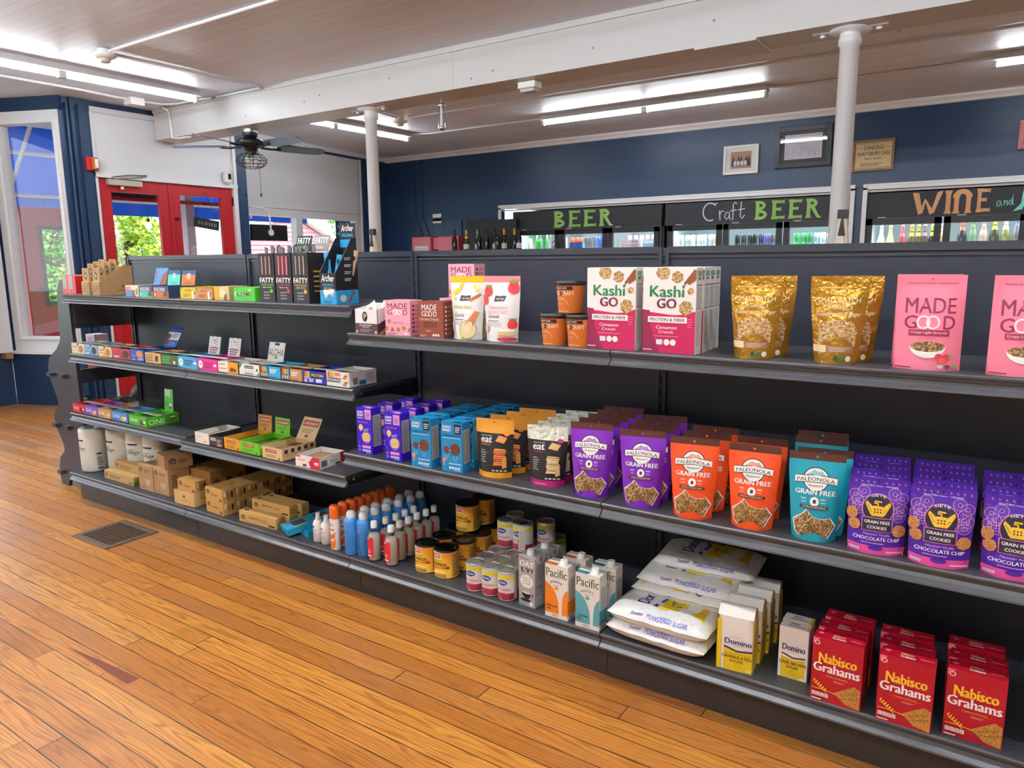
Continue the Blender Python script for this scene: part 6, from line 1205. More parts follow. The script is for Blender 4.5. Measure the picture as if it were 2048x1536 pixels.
row('si', SI, (4.562, -.490), .138, .06, 5, ZB2, 5, .07, 'purple cookie pouch with pink foot', 'the middle cookie column', 'pouch', 'purple cookie pouches', -.004)
row('si', SI, (4.725, -.475), .138, .06, 2, ZB2, 4, .08, 'purple cookie pouch with pink foot', 'the rightmost cookie column', 'pouch', 'purple cookie pouches', -.002)
# ---- base deck, from the left
ROLLM, Nr, Lr, br_ = nodes('paper_roll_wrap'); br_.inputs['Base Color'].default_value = lin('e2e4da'); br_.inputs['Roughness'].default_value = .35
bump(Nr, Lr, noise(Nr, Lr, obj_xyz(Nr, Lr)[0], 45, 3), br_, .5, .006)
def roll():
    t = empty('paper_towel_roll'); r, h = .075, .272; b = MB()
    b.lathe([(.022, h-.02), (.024, h-.004), (.06, h), (.073, h-.006), (r, h-.02), (r, .015), (.07, .002), (.03, 0)], ROLLM, 32)
    f = FC(b, lambda u, v: ((r+.0006)*math.sin(u/r), -(r+.0006)*math.cos(u/r), v), .2, h, .012); d = M('22323c')
    f.rect(-.045, .196, .02, .206, d); f.text('seventh', -.05, .165, .0, .175, M('7a8a88')); f.text('tillage', -.05, .135, .03, .165, M('4a5a60')); f.lines(-.045, .02, .0, .05, 3, M('9aa49c'), .35); f.rect(.09, .11, .12, .12, d); f.rect(.09, .02, .12, .028, d); f.lines(.09, .04, .125, .1, 6, M('5a6a78'), .5); b.build('wrapped_roll', t)
    c = MB(); c.lathe([(.022, .0), (.022, h-.012)], M('8a7a64', .8), 20, cap=False); c.build('core', t); return t
for i, (x, y, l) in enumerate(((.085, -.375, 'front left paper towel roll on the base deck'), (.095, -.195, 'paper towel roll directly behind the front left roll'), (.262, -.300, 'paper towel roll right of the front left roll behind the long brown boxes'), (.430, -.270, 'third wrapped roll from the left in the front row'), (.520, -.105, 'paper towel roll at the back with vertical lettering'), (.600, -.262, 'rightmost paper towel roll, behind the stacked brown filter boxes'))):
    o = roll() if i == 0 else dupat(R0, (x, y, ZD), 0); R0 = R0 if i else o; o.location = (x, y, ZD); o.rotation_euler.z = (0.1, .9, .25, .6, -1.1, .4)[i]; tag(o, l, 'paper towels', 'paper towel rolls')
KR = ('b8945f', 'b08a54', 'c09a62')
def hut(f, u, v, r, m=None): m = m or M('2a2018'); f.poly([(u+r*math.cos(PI*k/10), v+r*math.sin(PI*k/10)) for k in range(11)], m); f.ring(u, v, r*.6, r*.6, r*.2, M('b8945f'), 10, 0, PI); f.rect(u-r, v-r*.45, u+r, v-r*.2, m)
def a_long(f, w, h): hut(f, .025, h*.45, .014); f.lines(.06, h*.3, .2, h*.7, 2, M('7a5c34'), .45); f.rect(w-.05, h*.15, w-.01, h*.3, M('5a4020'))
def s_green(f, d, h): f.rect(0, 0, d, h*.45, M('4a7a2c')); f.lines(d*.2, h*.5, d*.8, h*.9, 2, M('7a5c34'))
LB = lambda: carton('parchment_box', .32, .05, .05, 'c4a064', a_long, s_green, rough=.7)
GL = 'long brown parchment boxes'
for x, y, z, l in ((.312, -.437, 0, 'long flat brown box lying at the front beside the rolls'), (.335, -.384, 0, 'long flat brown box hidden behind the front one'), (.340, -.384, .0502, 'long flat brown box on top of the second row'), (.350, -.331, 0, 'long flat brown box at the back on the deck'), (.352, -.331, .0502, 'long flat brown box on top at the back')): put('long', LB, (x, y), .32, .05, 0, ZD+z, l, 'box', GL)
def a_filt(f, w, h): hut(f, w*.2, h*.78, .017); f.lines(w*.42, h*.72, w*.85, h*.86, 3, M('6a5030'), .5); f.poly([(w*.4, h*.46), (w*.88, h*.46), (w*.74, h*.2), (w*.54, h*.2)], M('c8a880')); f.line([(w*.4, h*.46), (w*.54, h*.2), (w*.74, h*.2), (w*.88, h*.46), (w*.4, h*.46)], .0015, M('8a6844')); f.lines(w*.1, h*.08, w*.6, h*.13, 1, M('6a5030')); f.lines(w*.1, h*.55, w*.3, h*.65, 2, M('8a6844'))
FB = lambda: carton('filter_box', .143, .13, .146, 'b48e62', a_filt, lambda f, d, h: f.lines(d*.15, h*.2, d*.5, h*.8, 6, M('6a5030'), .5), lambda f, w, d: f.lines(w*.2, d*.3, w*.7, d*.6, 2, M('7a5c38')), rough=.7)
put('filt', FB, (.697, -.438), .143, .13, 0, ZD, 'brown coffee filter box with cup drawing, left of two', 'box', 'brown coffee filter boxes')
put('filt', FB, (.842, -.434), .143, .13, 0, ZD, 'brown coffee filter box with cup drawing, right of two', 'box', 'brown coffee filter boxes')
def a_f5(f, w, h): f.lines(w*.1, h*.2, w*.3, h*.5, 2, M('7a5c38'))
def s_f5(f, d, h): hut(f, d*.28, h*.5, .02); f.lines(d*.5, h*.35, d*.85, h*.65, 2, M('4a3820'), .5)
put('f5', lambda: carton('filter_box', .125, .15, .078, 'a88258', a_f5, s_f5, rough=.7), (.850, -.408), .125, .15, -14, ZD+.1464, 'brown filter box lying askew on top of the two upright ones', 'box')
def a_ift(f, w, h): f.poly([(w*.44, h*.55), (w*.5, h*.8), (w*.57, h*.55), (w*.52, h*.55), (w*.5, h*.65), (w*.48, h*.55)], M('2a2018')); f.text('If You Care', w*.36, h*.3, w*.66, h*.42, M('5a4020'))
put('ift', lambda: tray('bag_tray', .166, .115, .078, 'd4ae74', a_ift, lambda f, d, h: f.text('Tidy', d*.3, h*.4, d*.8, h*.6, M('4a3420')), '8a6a40'), (1.114, -.482), .166, .115, 3, ZD, 'open pale brown tray at the front edge of the deck', 'tray')
def a_b7(f, w, h): hut(f, w*.17, h*.62, .015); f.lines(w*.35, h*.45, w*.8, h*.62, 2, M('7a5028'), .5); f.rect(w*.8, h*.1, w*.95, h*.28, M('6a4a28'))
def s_b7(f, d, h): f.rect(d*.1, h*.5, d*.28, h*.9, M('e0d4c0')); f.rect(d*.7, h*.3, d*.85, h*.8, M('2a2018')); f.lines(d*.35, h*.2, d*.65, h*.8, 4, M('7a5028'))
B7 = lambda: carton('bag_box', .15, .07, .065, 'c89a54', a_b7, s_b7, lambda f, w, d: hut(f, w*.5, d*.4, .012, M('a07a40')), rough=.65)
GS = 'small tan bag boxes'
put('b7', B7, (1.126, -.468), .15, .07, 3, ZD+.0045, 'tan box standing inside the pale brown tray', 'box', GS)
put('b7', None, (1.126, -.464), .15, .07, 3, ZD+.0700, 'tan box resting above the pale brown tray', 'box', GS)
for j in range(6):
    for k in range(2): put('b7', None, (1.369+.003*(j % 2), -.462+.073*j), .15, .07, -2, ZD+.0655*k, ('upper' if k else 'lower')+' tan box, '+(ORD[j]+' from the front in the two high stack' if j else 'front one of the two high stack'), 'box', GS)
CB = lambda: carton('bag_box', .072, .075, .13, 'b4823f', lambda f, w, h: f.lines(w*.25, h*.3, w*.75, h*.5, 2, M('8a6030')), lambda f, d, h: hut(f, d*.5, h*.5, .018), lambda f, w, d: f.rect(w*.1, d*.8, w*.9, d*.95, M('6a4420')), rough=.65)
for j in range(3):
    for k in range(3): put('cube', CB, (.945+.0735*k, -.295+.077*j), .072, .075, 0, ZD, 'upright tan box, %s row, %s column of the block behind the filter boxes' % (('front', 'middle', 'back')[j], ('left', 'middle', 'right')[k]), 'box', 'upright tan boxes')
def a_foil(f, w, h): hut(f, .03, h*.4, .015); f.text('Aluminum Foil', w*.27, h*.45, w*.55, h*.68, M('4a3420'), .01); f.lines(w*.6, h*.4, w*.78, h*.7, 2, M('8a6a3c'), .35); f.rect(w*.8, h*.1, w*.96, h*.25, M('2a2018'))
FO = lambda: carton('foil_box', .265, .048, .053, 'c8a05c', a_foil, lambda f, d, h: f.lines(d*.2, h*.3, d*.8, h*.7, 2, M('8a6a3c')), lambda f, w, d: f.ell(.03, d*.5, .014, .01, M('4a3420')), rough=.65)
GF = 'aluminum foil boxes'
for x, y, z, l in ((1.640, -.462, 0, 'tan foil box lying in front of the others'), (1.668, -.406, 0, 'tan foil box on the deck behind the front one'), (1.672, -.406, .0532, 'tan foil box on top of the second row'), (1.694, -.352, 0, 'tan foil box at the back on the deck'), (1.696, -.352, .0532, 'tan foil box on top at the back')): put('foil', FO, (x, y), .265, .048, 3, ZD+z, l, 'foil box', GF)
def a_cut(f, w, h): pass
def t_cut(f, w, d):
    for k in (.16, .58): f.rect(w*.2, d*k, w*.8, d*(k+.24), M('3a4448')); f.rect(w*.8, d*k, w*.88, d*(k+.24), M('e0d030'))
    f.text('CUTTER', w*.1, d*.86, w*.9, d*.96, M('a8e0f0'), .02)
CU = lambda: carton('wrap_box', .12, .255, .03, '1c94bc', a_cut, None, t_cut, rough=.3)
put('cut', CU, (2.005, -.38), .12, .20, -14, ZD, 'turquoise wrap box lying flat under the other one', 'wrap box', 'turquoise wrap boxes')
o = put('cut', CU, (1.925, -.437), .12, .255, -24, ZD+.001, 'turquoise wrap box tilted on top beside the white bottles', 'wrap box', 'turquoise wrap boxes'); o.rotation_euler = (math.radians(9), math.radians(-3), math.radians(-24)); o.location.z = ZD+.024
def bottle(name, prof, m, capprof, capm, lab=None, seg=22, sx=1, sy=1, capname='cap', inner=None):
    t = empty(name); b = MB(); b.lathe(prof, m, seg, sx=sx, sy=sy)
    if lab: lab(b)
    b.build('body', t)
    if inner: c = MB(); c.lathe(inner[0], inner[1], seg, sx=sx, sy=sy); c.build('gel', t)
    c = MB(); c.lathe(capprof, capm, seg, sx=sx, sy=sy); c.build(capname, t); return t
def cyl(b, r, h, ex=.0005, sx=1, sy=1): return FC(b, lambda u, v: ((r+ex)*sx*math.sin(u/r), -(r+ex)*sy*math.cos(u/r), v), 2*r, h, .008)
def l_lot(b): f = cyl(b, .024, .1); f.text('sun bum', -.012, .055, .012, .063, M('5a5048')); f.lines(-.013, .025, .013, .05, 4, M('b8b0a8'), .35); f.ell(-.004, .075, .005, .005, M('4a4038'))
LOT = lambda: bottle('lotion_bottle', [(.02, 0), (.024, .004), (.024, .088), (.018, .1), (.012, .104)], M('e6e2dc', .35), [(.012, .104), (.012, .112), (.0095, .113), (.0095, .135)], M('ecebe8', .3), l_lot)
for i, (x, y, l) in enumerate(((2.184, -.432, 'small white lotion bottle, left one of the front pair'), (2.238, -.432, 'small white lotion bottle, right one of the front pair'), (2.222, -.372, 'small white lotion bottle behind the front pair'))): put('lot', LOT, (x-.025, y-.025), .05, .05, 0, ZD, l, 'lotion', 'white lotion bottles')
OR = M('e8641c', .35)
def l_off(b): f = cyl(b, .024, .15, sx=1.15, sy=.85); f.text('OFF', -.012, .11, .012, .122, M('d84a28'), .03); f.poly([(-.016, .075), (.018, .085), (.016, .06), (.0, .05), (-.014, .055)], M('d8701c')); f.poly([(.018*math.cos(PI*k/9), .03-.022*math.sin(PI*k/9)) for k in range(10)]+[(-.018, .055), (.018, .055)][::1], M('e86a1c')); f.rect(-.014, .092, .014, .098, M('d04828'))
OFF = lambda: bottle('repellent_bottle', [(.021, 0), (.024, .005), (.024, .14), (.022, .148)], M('e8e4e0', .35), [(.0238, .145), (.0238, .186), (.0222, .197), (.016, .204), (.004, .2065)], OR, l_off, sx=1.15, sy=.85)
for i, (x, y) in enumerate(((2.318, -.450), (2.322, -.403), (2.326, -.358), (2.330, -.313), (2.334, -.268), (2.338, -.223), (2.342, -.178), (2.346, -.118))): put('off', OFF, (x-.025, y-.025), .05, .05, (-8 if i == 0 else 4*(i % 3)), ZD, 'white repellent bottle with orange cap, '+(ORD[i]+' from the front of its row' if i else 'front one of its row'), 'repellent', 'orange capped repellent bottles')
BLU = M('3f8fd8', .3)
def l_blu(b): f = cyl(b, .031, .15); f.text('SUN', -.022, .07, -.008, .10, M('1c3a6a'), .03, 0, True); f.text('BUM', -.022, .03, -.008, .06, M('1c3a6a'), .03, 0, True); f.lines(-.02, .008, -.004, .022, 3, M('1c3a6a')); f.ell(-.014, .115, .006, .006, M('d05a50')); f.lines(.0, .03, .02, .12, 12, M('3278b8'), .3)
SPR = lambda: bottle('sunscreen_spray', [(.029, 0), (.031, .004), (.031, .145), (.028, .158), (.0195, .164)], BLU, [(.0195, .162), (.0205, .168), (.02, .182), (.014, .193), (.006, .195)], M('e0e2e4', .3), l_blu, capname='spray_cap')
for c, (xs, nm) in enumerate((((2.411, 2.421, 2.424, 2.431, 2.435, 2.433), 'left'), ((2.492, 2.491, 2.498, 2.505, 2.512, 2.510), 'right'))):
    for i, y in enumerate((-.440, -.368, -.303, -.233, -.155, -.088)): put('spr', SPR, (xs[i]-.031, y-.031), .062, .062, 25 if c else -10, ZD, 'blue sunscreen spray bottle, '+(ORD[i]+' from the front' if i else 'front one')+' in the '+nm+' of two rows', 'sunscreen', 'blue sunscreen sprays')
CLR = glass('clear_plastic', (.94, .95, .94, 1)); GEL, Ng2, Lg2, bg2 = nodes('clear_gel'); bg2.inputs['Base Color'].default_value = lin('d6ccc0'); bg2.inputs['Roughness'].default_value = .15; bg2.inputs['Alpha'].default_value = .72
def l_san(b): f = cyl(b, .028, .14, .0008); f.rect(-.026, .02, .012, .108, M('d8242c')); f.text('PURE', -.020, .06, -.008, .098, M('3a1418'), .03, 0, True); f.ring(-.007, .047, .007, .007, .002, Wt, 14); f.rect(-.018, .025, .004, .031, Wt); f.rect(-.022, .101, -.006, .104, Wt)
SAN = lambda: bottle('sanitizer_bottle', [(.025, 0), (.028, .004), (.028, .115), (.024, .13), (.013, .142), (.0115, .148)], CLR, [(.0135, .146), (.0135, .172), (.012, .174)], M('ecebe8', .35), l_san, inner=([(.022, .004), (.0262, .008), (.0262, .108), (.02, .118)], GEL))
for c, (pts, nm) in enumerate(((((2.560, -.452), (2.570, -.390), (2.575, -.332), (2.577, -.274), (2.577, -.216)), 'left'), (((2.656, -.450), (2.652, -.392), (2.650, -.334), (2.650, -.276), (2.652, -.218), (2.651, -.160)), 'right'))):
    for i, (x, y) in enumerate(pts): put('san', SAN, (x-.028, y-.028), .056, .056, 8+5*(i % 2), ZD, 'clear gel bottle with red label, '+(ORD[i]+' from the front' if i else 'front one')+' in the '+nm+' of two rows', 'hand sanitizer', 'red labelled gel bottles')
TIN = M('b8b4ac', .22, 1); TIND = M('3a3834', .25, .9)
def tin(name, r, h, body, art, lidm):
    t = empty(name); b = MB(); b.lathe([(r*.97, 0), (r, .002), (r, .006), (r*.985, .008), (r*.985, h-.008), (r, h-.006), (r, h-.001)], body, 36, cap=False); f = cyl(b, r*.985, h, .0008); art(f, r); b.build('label_wrap', t)
    c = MB(); c.lathe([(r*1.005, h-.006), (r*1.01, h-.001), (r*.985, h+.0005), (r*.94, h-.0005), (r*.93, h-.004), (r*.72, h-.004), (r*.70, h-.003), (r*.5, h-.003), (r*.48, h-.004)], lidm, 36); c.build('lid', t); c = MB(); c.lathe([(r*.98, -.0), (r*1.005, .0015), (r*1.005, .005), (r*.98, .007)], TIN, 36); c.build('rim', t); return t
def a_pump(f, r):
    f.rect(-.042, .085, .002, .112, M('ece4d4')); f.rect(-.038, .088, -.002, .109, M('c8282c')); f.text("Libby's", -.034, .092, -.006, .106, Wt, .02, .2); f.text('100% PURE', -.030, .073, .004, .079, M('5a3a10')); f.text('PUMPKIN', -.045, .055, .022, .069, M('2a1c10'), .02); f.poly([(-.045, .049), (.02, .053), (.03, .050), (.02, .046), (-.04, .044)], M('a8401c')); f.ell(.028, .050, .007, .007, M('b83024')); f.poly([(-.045, .025), (-.01, .04), (.02, .03), (.02, .022), (-.045, .018)], M('f0c870')); f.rect(-.04, .008, .02, .02, M('b88a2c')); f.rect(.045, .01, .085, .108, M('c09048')); f.lines(.048, .015, .082, .104, 14, M('6a4a1c'), .4)
PUM, Np, Lp, bp = nodes('pumpkin_label'); _, px_, py_, pz_ = obj_xyz(Np, Lp); Lp.new(ramp(Np, Lp, mth(Np, Lp, 'ADD', mth(Np, Lp, 'MULTIPLY', pz_, 5), mth(Np, Lp, 'MULTIPLY', px_, 5)), [(0, 'f4b428'), (.35, 'fcd040'), (.6, 'f0a030'), (1, 'e08c2c')]), bp.inputs['Base Color']); bp.inputs['Roughness'].default_value = .35
PK = lambda: tin('pumpkin_can', .0515, .119, PUM, a_pump, TIND)
GPk = 'golden pumpkin cans'
for x, y, z, l in ((2.821, -.408, 0, 'golden pumpkin can, front left one'), (2.924, -.408, 0, 'golden pumpkin can, front right one'), (2.828, -.303, 0, 'golden pumpkin can right behind the front left one'), (2.932, -.303, 0, 'golden pumpkin can right behind the front right one'), (2.822, -.198, 0, 'golden pumpkin can at the left under the stacked ones'), (2.936, -.198, 0, 'golden pumpkin can at the right, third from the front'), (2.928, -.092, 0, 'golden pumpkin can at the back right on the deck'), (2.824, -.092, 0, 'golden pumpkin can at the back left on the deck'), (2.872, -.195, .1196, 'golden pumpkin can stacked on the second layer in front'), (2.880, -.088, .1196, 'golden pumpkin can stacked on the second layer at the back')): put('pump', PK, (x-.0515, y-.0515), .103, .103, 12, ZD+z, l, 'can', GPk)
def a_cran(f, r):
    f.rect(-.036, .088, .12, .102, M('e0d02c')); f.rect(-.036, .0075, .12, .034, BERRY); f.ell(-.008, .075, .02, .011, M('1c3a8a'), 20); f.text('Ocean', -.022, .070, .006, .080, Wt, .03, .2, arc=.002); f.lines(-.02, .056, .012, .059, 1, M('8a8a8a')); f.text('CRANBERRY', -.032, .043, .026, .052, M('c02c40'), .02); f.lines(-.014, .037, .01, .0395, 1, M('5a5a58')); f.rect(.04, .01, .075, .1, M('d8d4cc')); f.lines(.043, .015, .072, .096, 14, M('8a8680'), .4)
BERRY = speckle('berry_print', ['8a2034', 'b83850', '6a1828', 'd05a6c', '9a2a40'], 160, .35, .05)
CR = lambda: tin('cranberry_can', .0372, .113, M('e2e0dc', .35), a_cran, M('c4c0b8', .38, .75))
GC = 'white cranberry cans'
for c in range(3):
    for j, y in enumerate((-.445, -.371, -.297, -.232, -.158)):
        if c == 2 and j == 2: continue
        put('cran', CR, (3.098+.0752*c-.037, y-.037), .074, .074, 14, ZD, 'white cranberry can on the deck, %s, %s column' % ('front row' if j == 0 else ORD[j]+' row from the front', ('left', 'middle', 'right')[c]), 'can', GC)
for x, y, l in ((3.110, -.248, 'front left one'), (3.185, -.246, 'front right one'), (3.104, -.172, 'back left one'), (3.180, -.170, 'back middle one turned to its ingredients'), (3.256, -.176, 'back right one')): put('cran', CR, (x-.037, y-.037), .074, .074, 14 if 'turned' not in l else -80, ZD+.1134, 'white cranberry can stacked on the second layer, '+l, 'can', GC)
put('cran', CR, (3.248-.037, -.053-.037), .074, .074, 30, ZD, 'white cranberry can alone at the back behind the grey cartons', 'can', GC)
def milk(name, w, d, h, body, art, side, topc, cap):
    t = empty(name); b = MB(); b.box(-w/2, w/2, -d/2, d/2, 0, h, M(body, .35)); F = boxfaces(b, w, d, h); art(F['f'], w, h); side(F['r'], d, h)
    if topc: F['t'].rect(0, .0, w*.5, d*.4, M(topc))
    for s in (-1, 1): b.add([(s*w/2, -d/2, h), (s*w/2, d/2, h), (s*(w/2+.0005), d*.2, h-.03), (s*(w/2+.0005), -d*.2, h-.03)], [(0, 1, 2, 3)], M('d8d4ce', .4))
    b.box(-w/2, w/2, -.002, .002, h, h+.003, M(body, .35)); b.build('carton', t)
    c = MB(); c.lathe([(.016, h), (.016, h+.004), (.0135, h+.005), (.0135, h+.019), (.012, h+.020)], M('e6e4e0', .4), 20, (cap, -d*.15, 0)); c.build('cap', t); return t
def a_oat(f, w, h):
    f.text('THE ORIGINAL', w*.06, h*.93, w*.6, h*.955, K, .02); f.text('OAT', w*.08, h*.79, w*.92, h*.90, M('e8e4e0'), .06); f.text('LY!', w*.18, h*.68, w*.86, h*.77, K, .08); f.ell(w*.5, h*.5, w*.4, h*.13, M('ece8e4'), 16, True, .05)
    for i, s in enumerate(('BARISTA', 'EDITION', 'OATMILK')): f.text(s, w*.24, h*(.545-.055*i), w*.76, h*(.585-.055*i), M('8a8480'), .02)
    f.poly([(w*.2+w*.28*(1-math.cos(PI*k/10)), h*.27-h*.12*math.sin(PI*k/10)) for k in range(11)], K); f.ring(w*.80, h*.24, w*.11, h*.035, w*.045, K, 14, -PI/2, PI/2); f.ell(w*.48, h*.27, w*.26, h*.022, M('d8d0c8')); f.ell(w*.45, h*.12, w*.35, h*.03, K); f.ell(w*.78, h*.07, w*.13, w*.13, Wt); f.ring(w*.78, h*.07, w*.13, w*.13, .001, M('8a8480')); f.lines(w*.05, h*.03, w*.5, h*.05, 1, M('6a6664'))
def s_oat(f, d, h): f.lines(d*.12, h*.5, d*.9, h*.85, 14, M('8a7a78'), .4); f.rect(d*.15, h*.06, d*.5, h*.2, M('e0dcd8')); f.lines(d*.18, h*.07, d*.47, h*.19, 6, M('5a4a48'), .5); f.text('WOW', d*.1, h*.36, d*.6, h*.42, M('6a5654'), .03); f.ell(d*.5, h*.93, .009, .009, M('8a8684'))
OAT = lambda: milk('oat_milk_carton', .075, .075, .195, 'a8a4a2', a_oat, s_oat, None, .0)
row('oatm', OAT, (3.300, -.452), .075, .075, -5, ZD, 2, .082, 'grey oat milk carton', 'the grey pair', 'carton', 'grey milk cartons', .008)
def a_pac(acc, nm):
    def g(f, w, h):
        m = M(acc); f.poly([(0, h*.085), (w*.62, h*.085), (w*.60, h*.3), (w*.5, h*.45), (w*.35, h*.56), (w*.2, h*.62), (0, h*.67)], m); f.poly([(w*.74, h*.085), (w, h*.085), (w, h*.58), (w*.88, h*.53), (w*.78, h*.42), (w*.75, h*.28)], m)
        f.text('Pacific', w*.05, h*.77, w*.96, h*.93, M('4a6a34'), .02); f.text('F O O D S', w*.4, h*.735, w*.66, h*.755, M('8a8a80')); f.text('BARISTA', w*.24, h*.645, w*.76, h*.685, M('4a4a4a'), .02, arc=h*.03); f.text('SERIES', w*.38, h*.61, w*.62, h*.63, M('4a4a4a')); f.ell(w*.5, h*.565, .008, .006, m); f.text(nm.split('|')[0], w*.08, h*.20, w*.52, h*.25, M('3a3a3a'), .02); f.text('Milk', w*.08, h*.14, w*.28, h*.18, M('3a3a3a'), .02); f.ell(w*.45, h*.05, w*.16, h*.02, M('c8a080'))
    return g
def s_pac(acc): return lambda f, d, h: (f.rect(0, h*.1, d, h*.38, M(acc)), f.rect(d*.12, h*.36, d*.92, h*.80, M('d8d2cc')), f.lines(d*.16, h*.38, d*.88, h*.78, 16, M('6a6462'), .4), f.rect(d*.2, h*.02, d*.7, h*.08, M('a8a4a0')))
row('pao', lambda: milk('nut_milk_carton', .093, .058, .200, 'e6e0da', a_pac('e8801c', 'Almond'), s_pac('e07818'), 'c8642c', .02), (3.430, -.477), .093, .058, 0, ZD, 2, .088, 'white and orange nut milk carton', 'the orange pair', 'carton', 'orange milk cartons', .022)
row('pat', lambda: milk('nut_milk_carton', .093, .058, .200, 'e6e0da', a_pac('5aa4b0', 'Coconut'), s_pac('4a98a4'), '3a7a80', .02), (3.558, -.484), .093, .058, 1, ZD, 2, .088, 'white and teal nut milk carton', 'the teal pair', 'carton', 'teal milk cartons', .018)
# sugar
BAGM, Nb, Lb, bb_ = nodes('plastic_sugar_bag'); bb_.inputs['Base Color'].default_value = lin('e6e4e0'); bb_.inputs['Roughness'].default_value = .28
bump(Nb, Lb, noise(Nb, Lb, obj_xyz(Nb, Lb)[0], 26, 3), bb_, .55, .012)
def sbag():
    X, Y, T = .175, .108, .066; b = MB()
    def sh(a, c): return max(0, 1-abs(a)**5)**.6*max(0, 1-abs(c)**3.5)**.55
    def top(u, v, s=1): a, c = 2*u-1, 2*v-1; e = .9+.1*abs(a)**8; w = 1-.08*abs(a)**6; wr = .0035*math.sin(a*14+c*5)*math.sin(c*9)*(1-abs(a)); return (a*X, c*Y*w, T/2+s*(T/2*sh(a, c)+wr+.001) if s > 0 else T/2-T/2*min(1, sh(a, c)*1.15))
    b.grid(lambda u, v: top(u, v, 1), 34, 22, BAGM); b.grid(lambda u, v: top(u, v, -1), 34, 22, BAGM, True, True)
    f = FC(b, lambda u, v: tuple(Vector(top(max(0, min(1, u/(2*X))), max(0, min(1, v/(2*Y))), 1))+Vector((0, 0, .0006))), 2*X, 2*Y, .011); bl = M('2434a0'); ye = M('e4c41c')
    f.text('Domino', .085, .07, .125, .20, M('1c2470'), .03, 0, True)
    f.line([(.150, .065), (.165, .13), (.150, .20)], .014, bl); f.poly([(.160, .06), (.32, .06), (.32, .20), (.160, .20), (.174, .13)], ye); f.text('POWDERED', .19, .08, .205, .18, M('4a3a20'), .03, 0, True); f.text('SUGAR', .215, .095, .23, .165, M('4a3a20'), .03, 0, True); f.ell(.265, .12, .02, .035, M('e8e4d8')); f.poly([(.285, .07), (.315, .07), (.315, .19), (.285, .19)], M('d8a81c'))
    f.text('Domino', .09, .008, .13, .018, M('1c2470'), .02); f.text('POWDERED SUGAR', .145, .006, .285, .020, M('5a6ac8'), .02)
    return b.build('sugar_bag')
for i, (x, y, z, rz, tl, l) in enumerate(((3.852, -.386, 0, -2, 0, 'powdered sugar bag at the bottom in front'), (3.858, -.390, .056, -1, 0, 'powdered sugar bag lying on the bottom front one'), (3.87, -.165, 0, 0, 0, 'powdered sugar bag at the bottom in the rear pile'), (3.87, -.165, .054, 2, 0, 'second powdered sugar bag up in the rear pile'), (3.885, -.262, .096, 182, 4, 'powdered sugar bag turned around across both piles'), (3.895, -.235, .138, 0, 5, 'powdered sugar bag second from the top of the pile'), (3.925, -.165, .182, 3, 3, 'powdered sugar bag on the very top of the pile'))):
    o = sbag() if i == 0 else dupat(S0, (0, 0, 0)); S0 = S0 if i else o; o.location = (x, y, ZD+z); o.rotation_euler = (math.radians(tl), 0, math.radians(rz)); tag(o, l, 'sugar bag', 'powdered sugar bags')
def a_gran(f, w, h):
    ye = M('e8c41c'); bl = M('242a6a'); f.rect(0, 0, w*.12, h*.93, ye); f.rect(w*.2, 0, w, h*.40, ye); f.line([(w*.22, h*.43), (w*.56, h*.365), (w*.98, h*.40)], .006, bl); f.poly([(w*.2, h*.36), (w*.56, h*.35), (w, h*.36), (w, h*.41), (w*.56, h*.372), (w*.2, h*.425)], ye); f.line([(w*.2, h*.44), (w*.58, h*.378), (w, h*.415)], .006, bl)
    f.text('Domino', w*.22, h*.50, w*.97, h*.60, bl, .04); f.text('since 1901', w*.45, h*.465, w*.75, h*.485, M('8a8680')); f.text('PREMIUM PURE CANE', w*.25, h*.315, w*.95, h*.335, M('7a5a10'), .02); f.text('GRANULATED', w*.16, h*.235, w*.99, h*.295, M('3a3220'), .03); f.text('SUGAR', w*.38, h*.165, w*.76, h*.215, M('3a3220'), .03); f.ring(w*.58, h*.1, .008, .008, .001, M('a8841c')); f.rect(w*.84, h*.03, w*.97, h*.06, Wt); f.lines(w*.35, h*.63, w*.8, h*.645, 1, M('a8a49c'), .5)
def a_granr(f, d, h): f.rect(0, 0, d, h*.93, M('e0bc24')); f.text('DOMINO', d*.2, h*.3, d*.5, h*.75, K, .02, 0, True); f.rect(d*.6, h*.42, d*.8, h*.46, K)
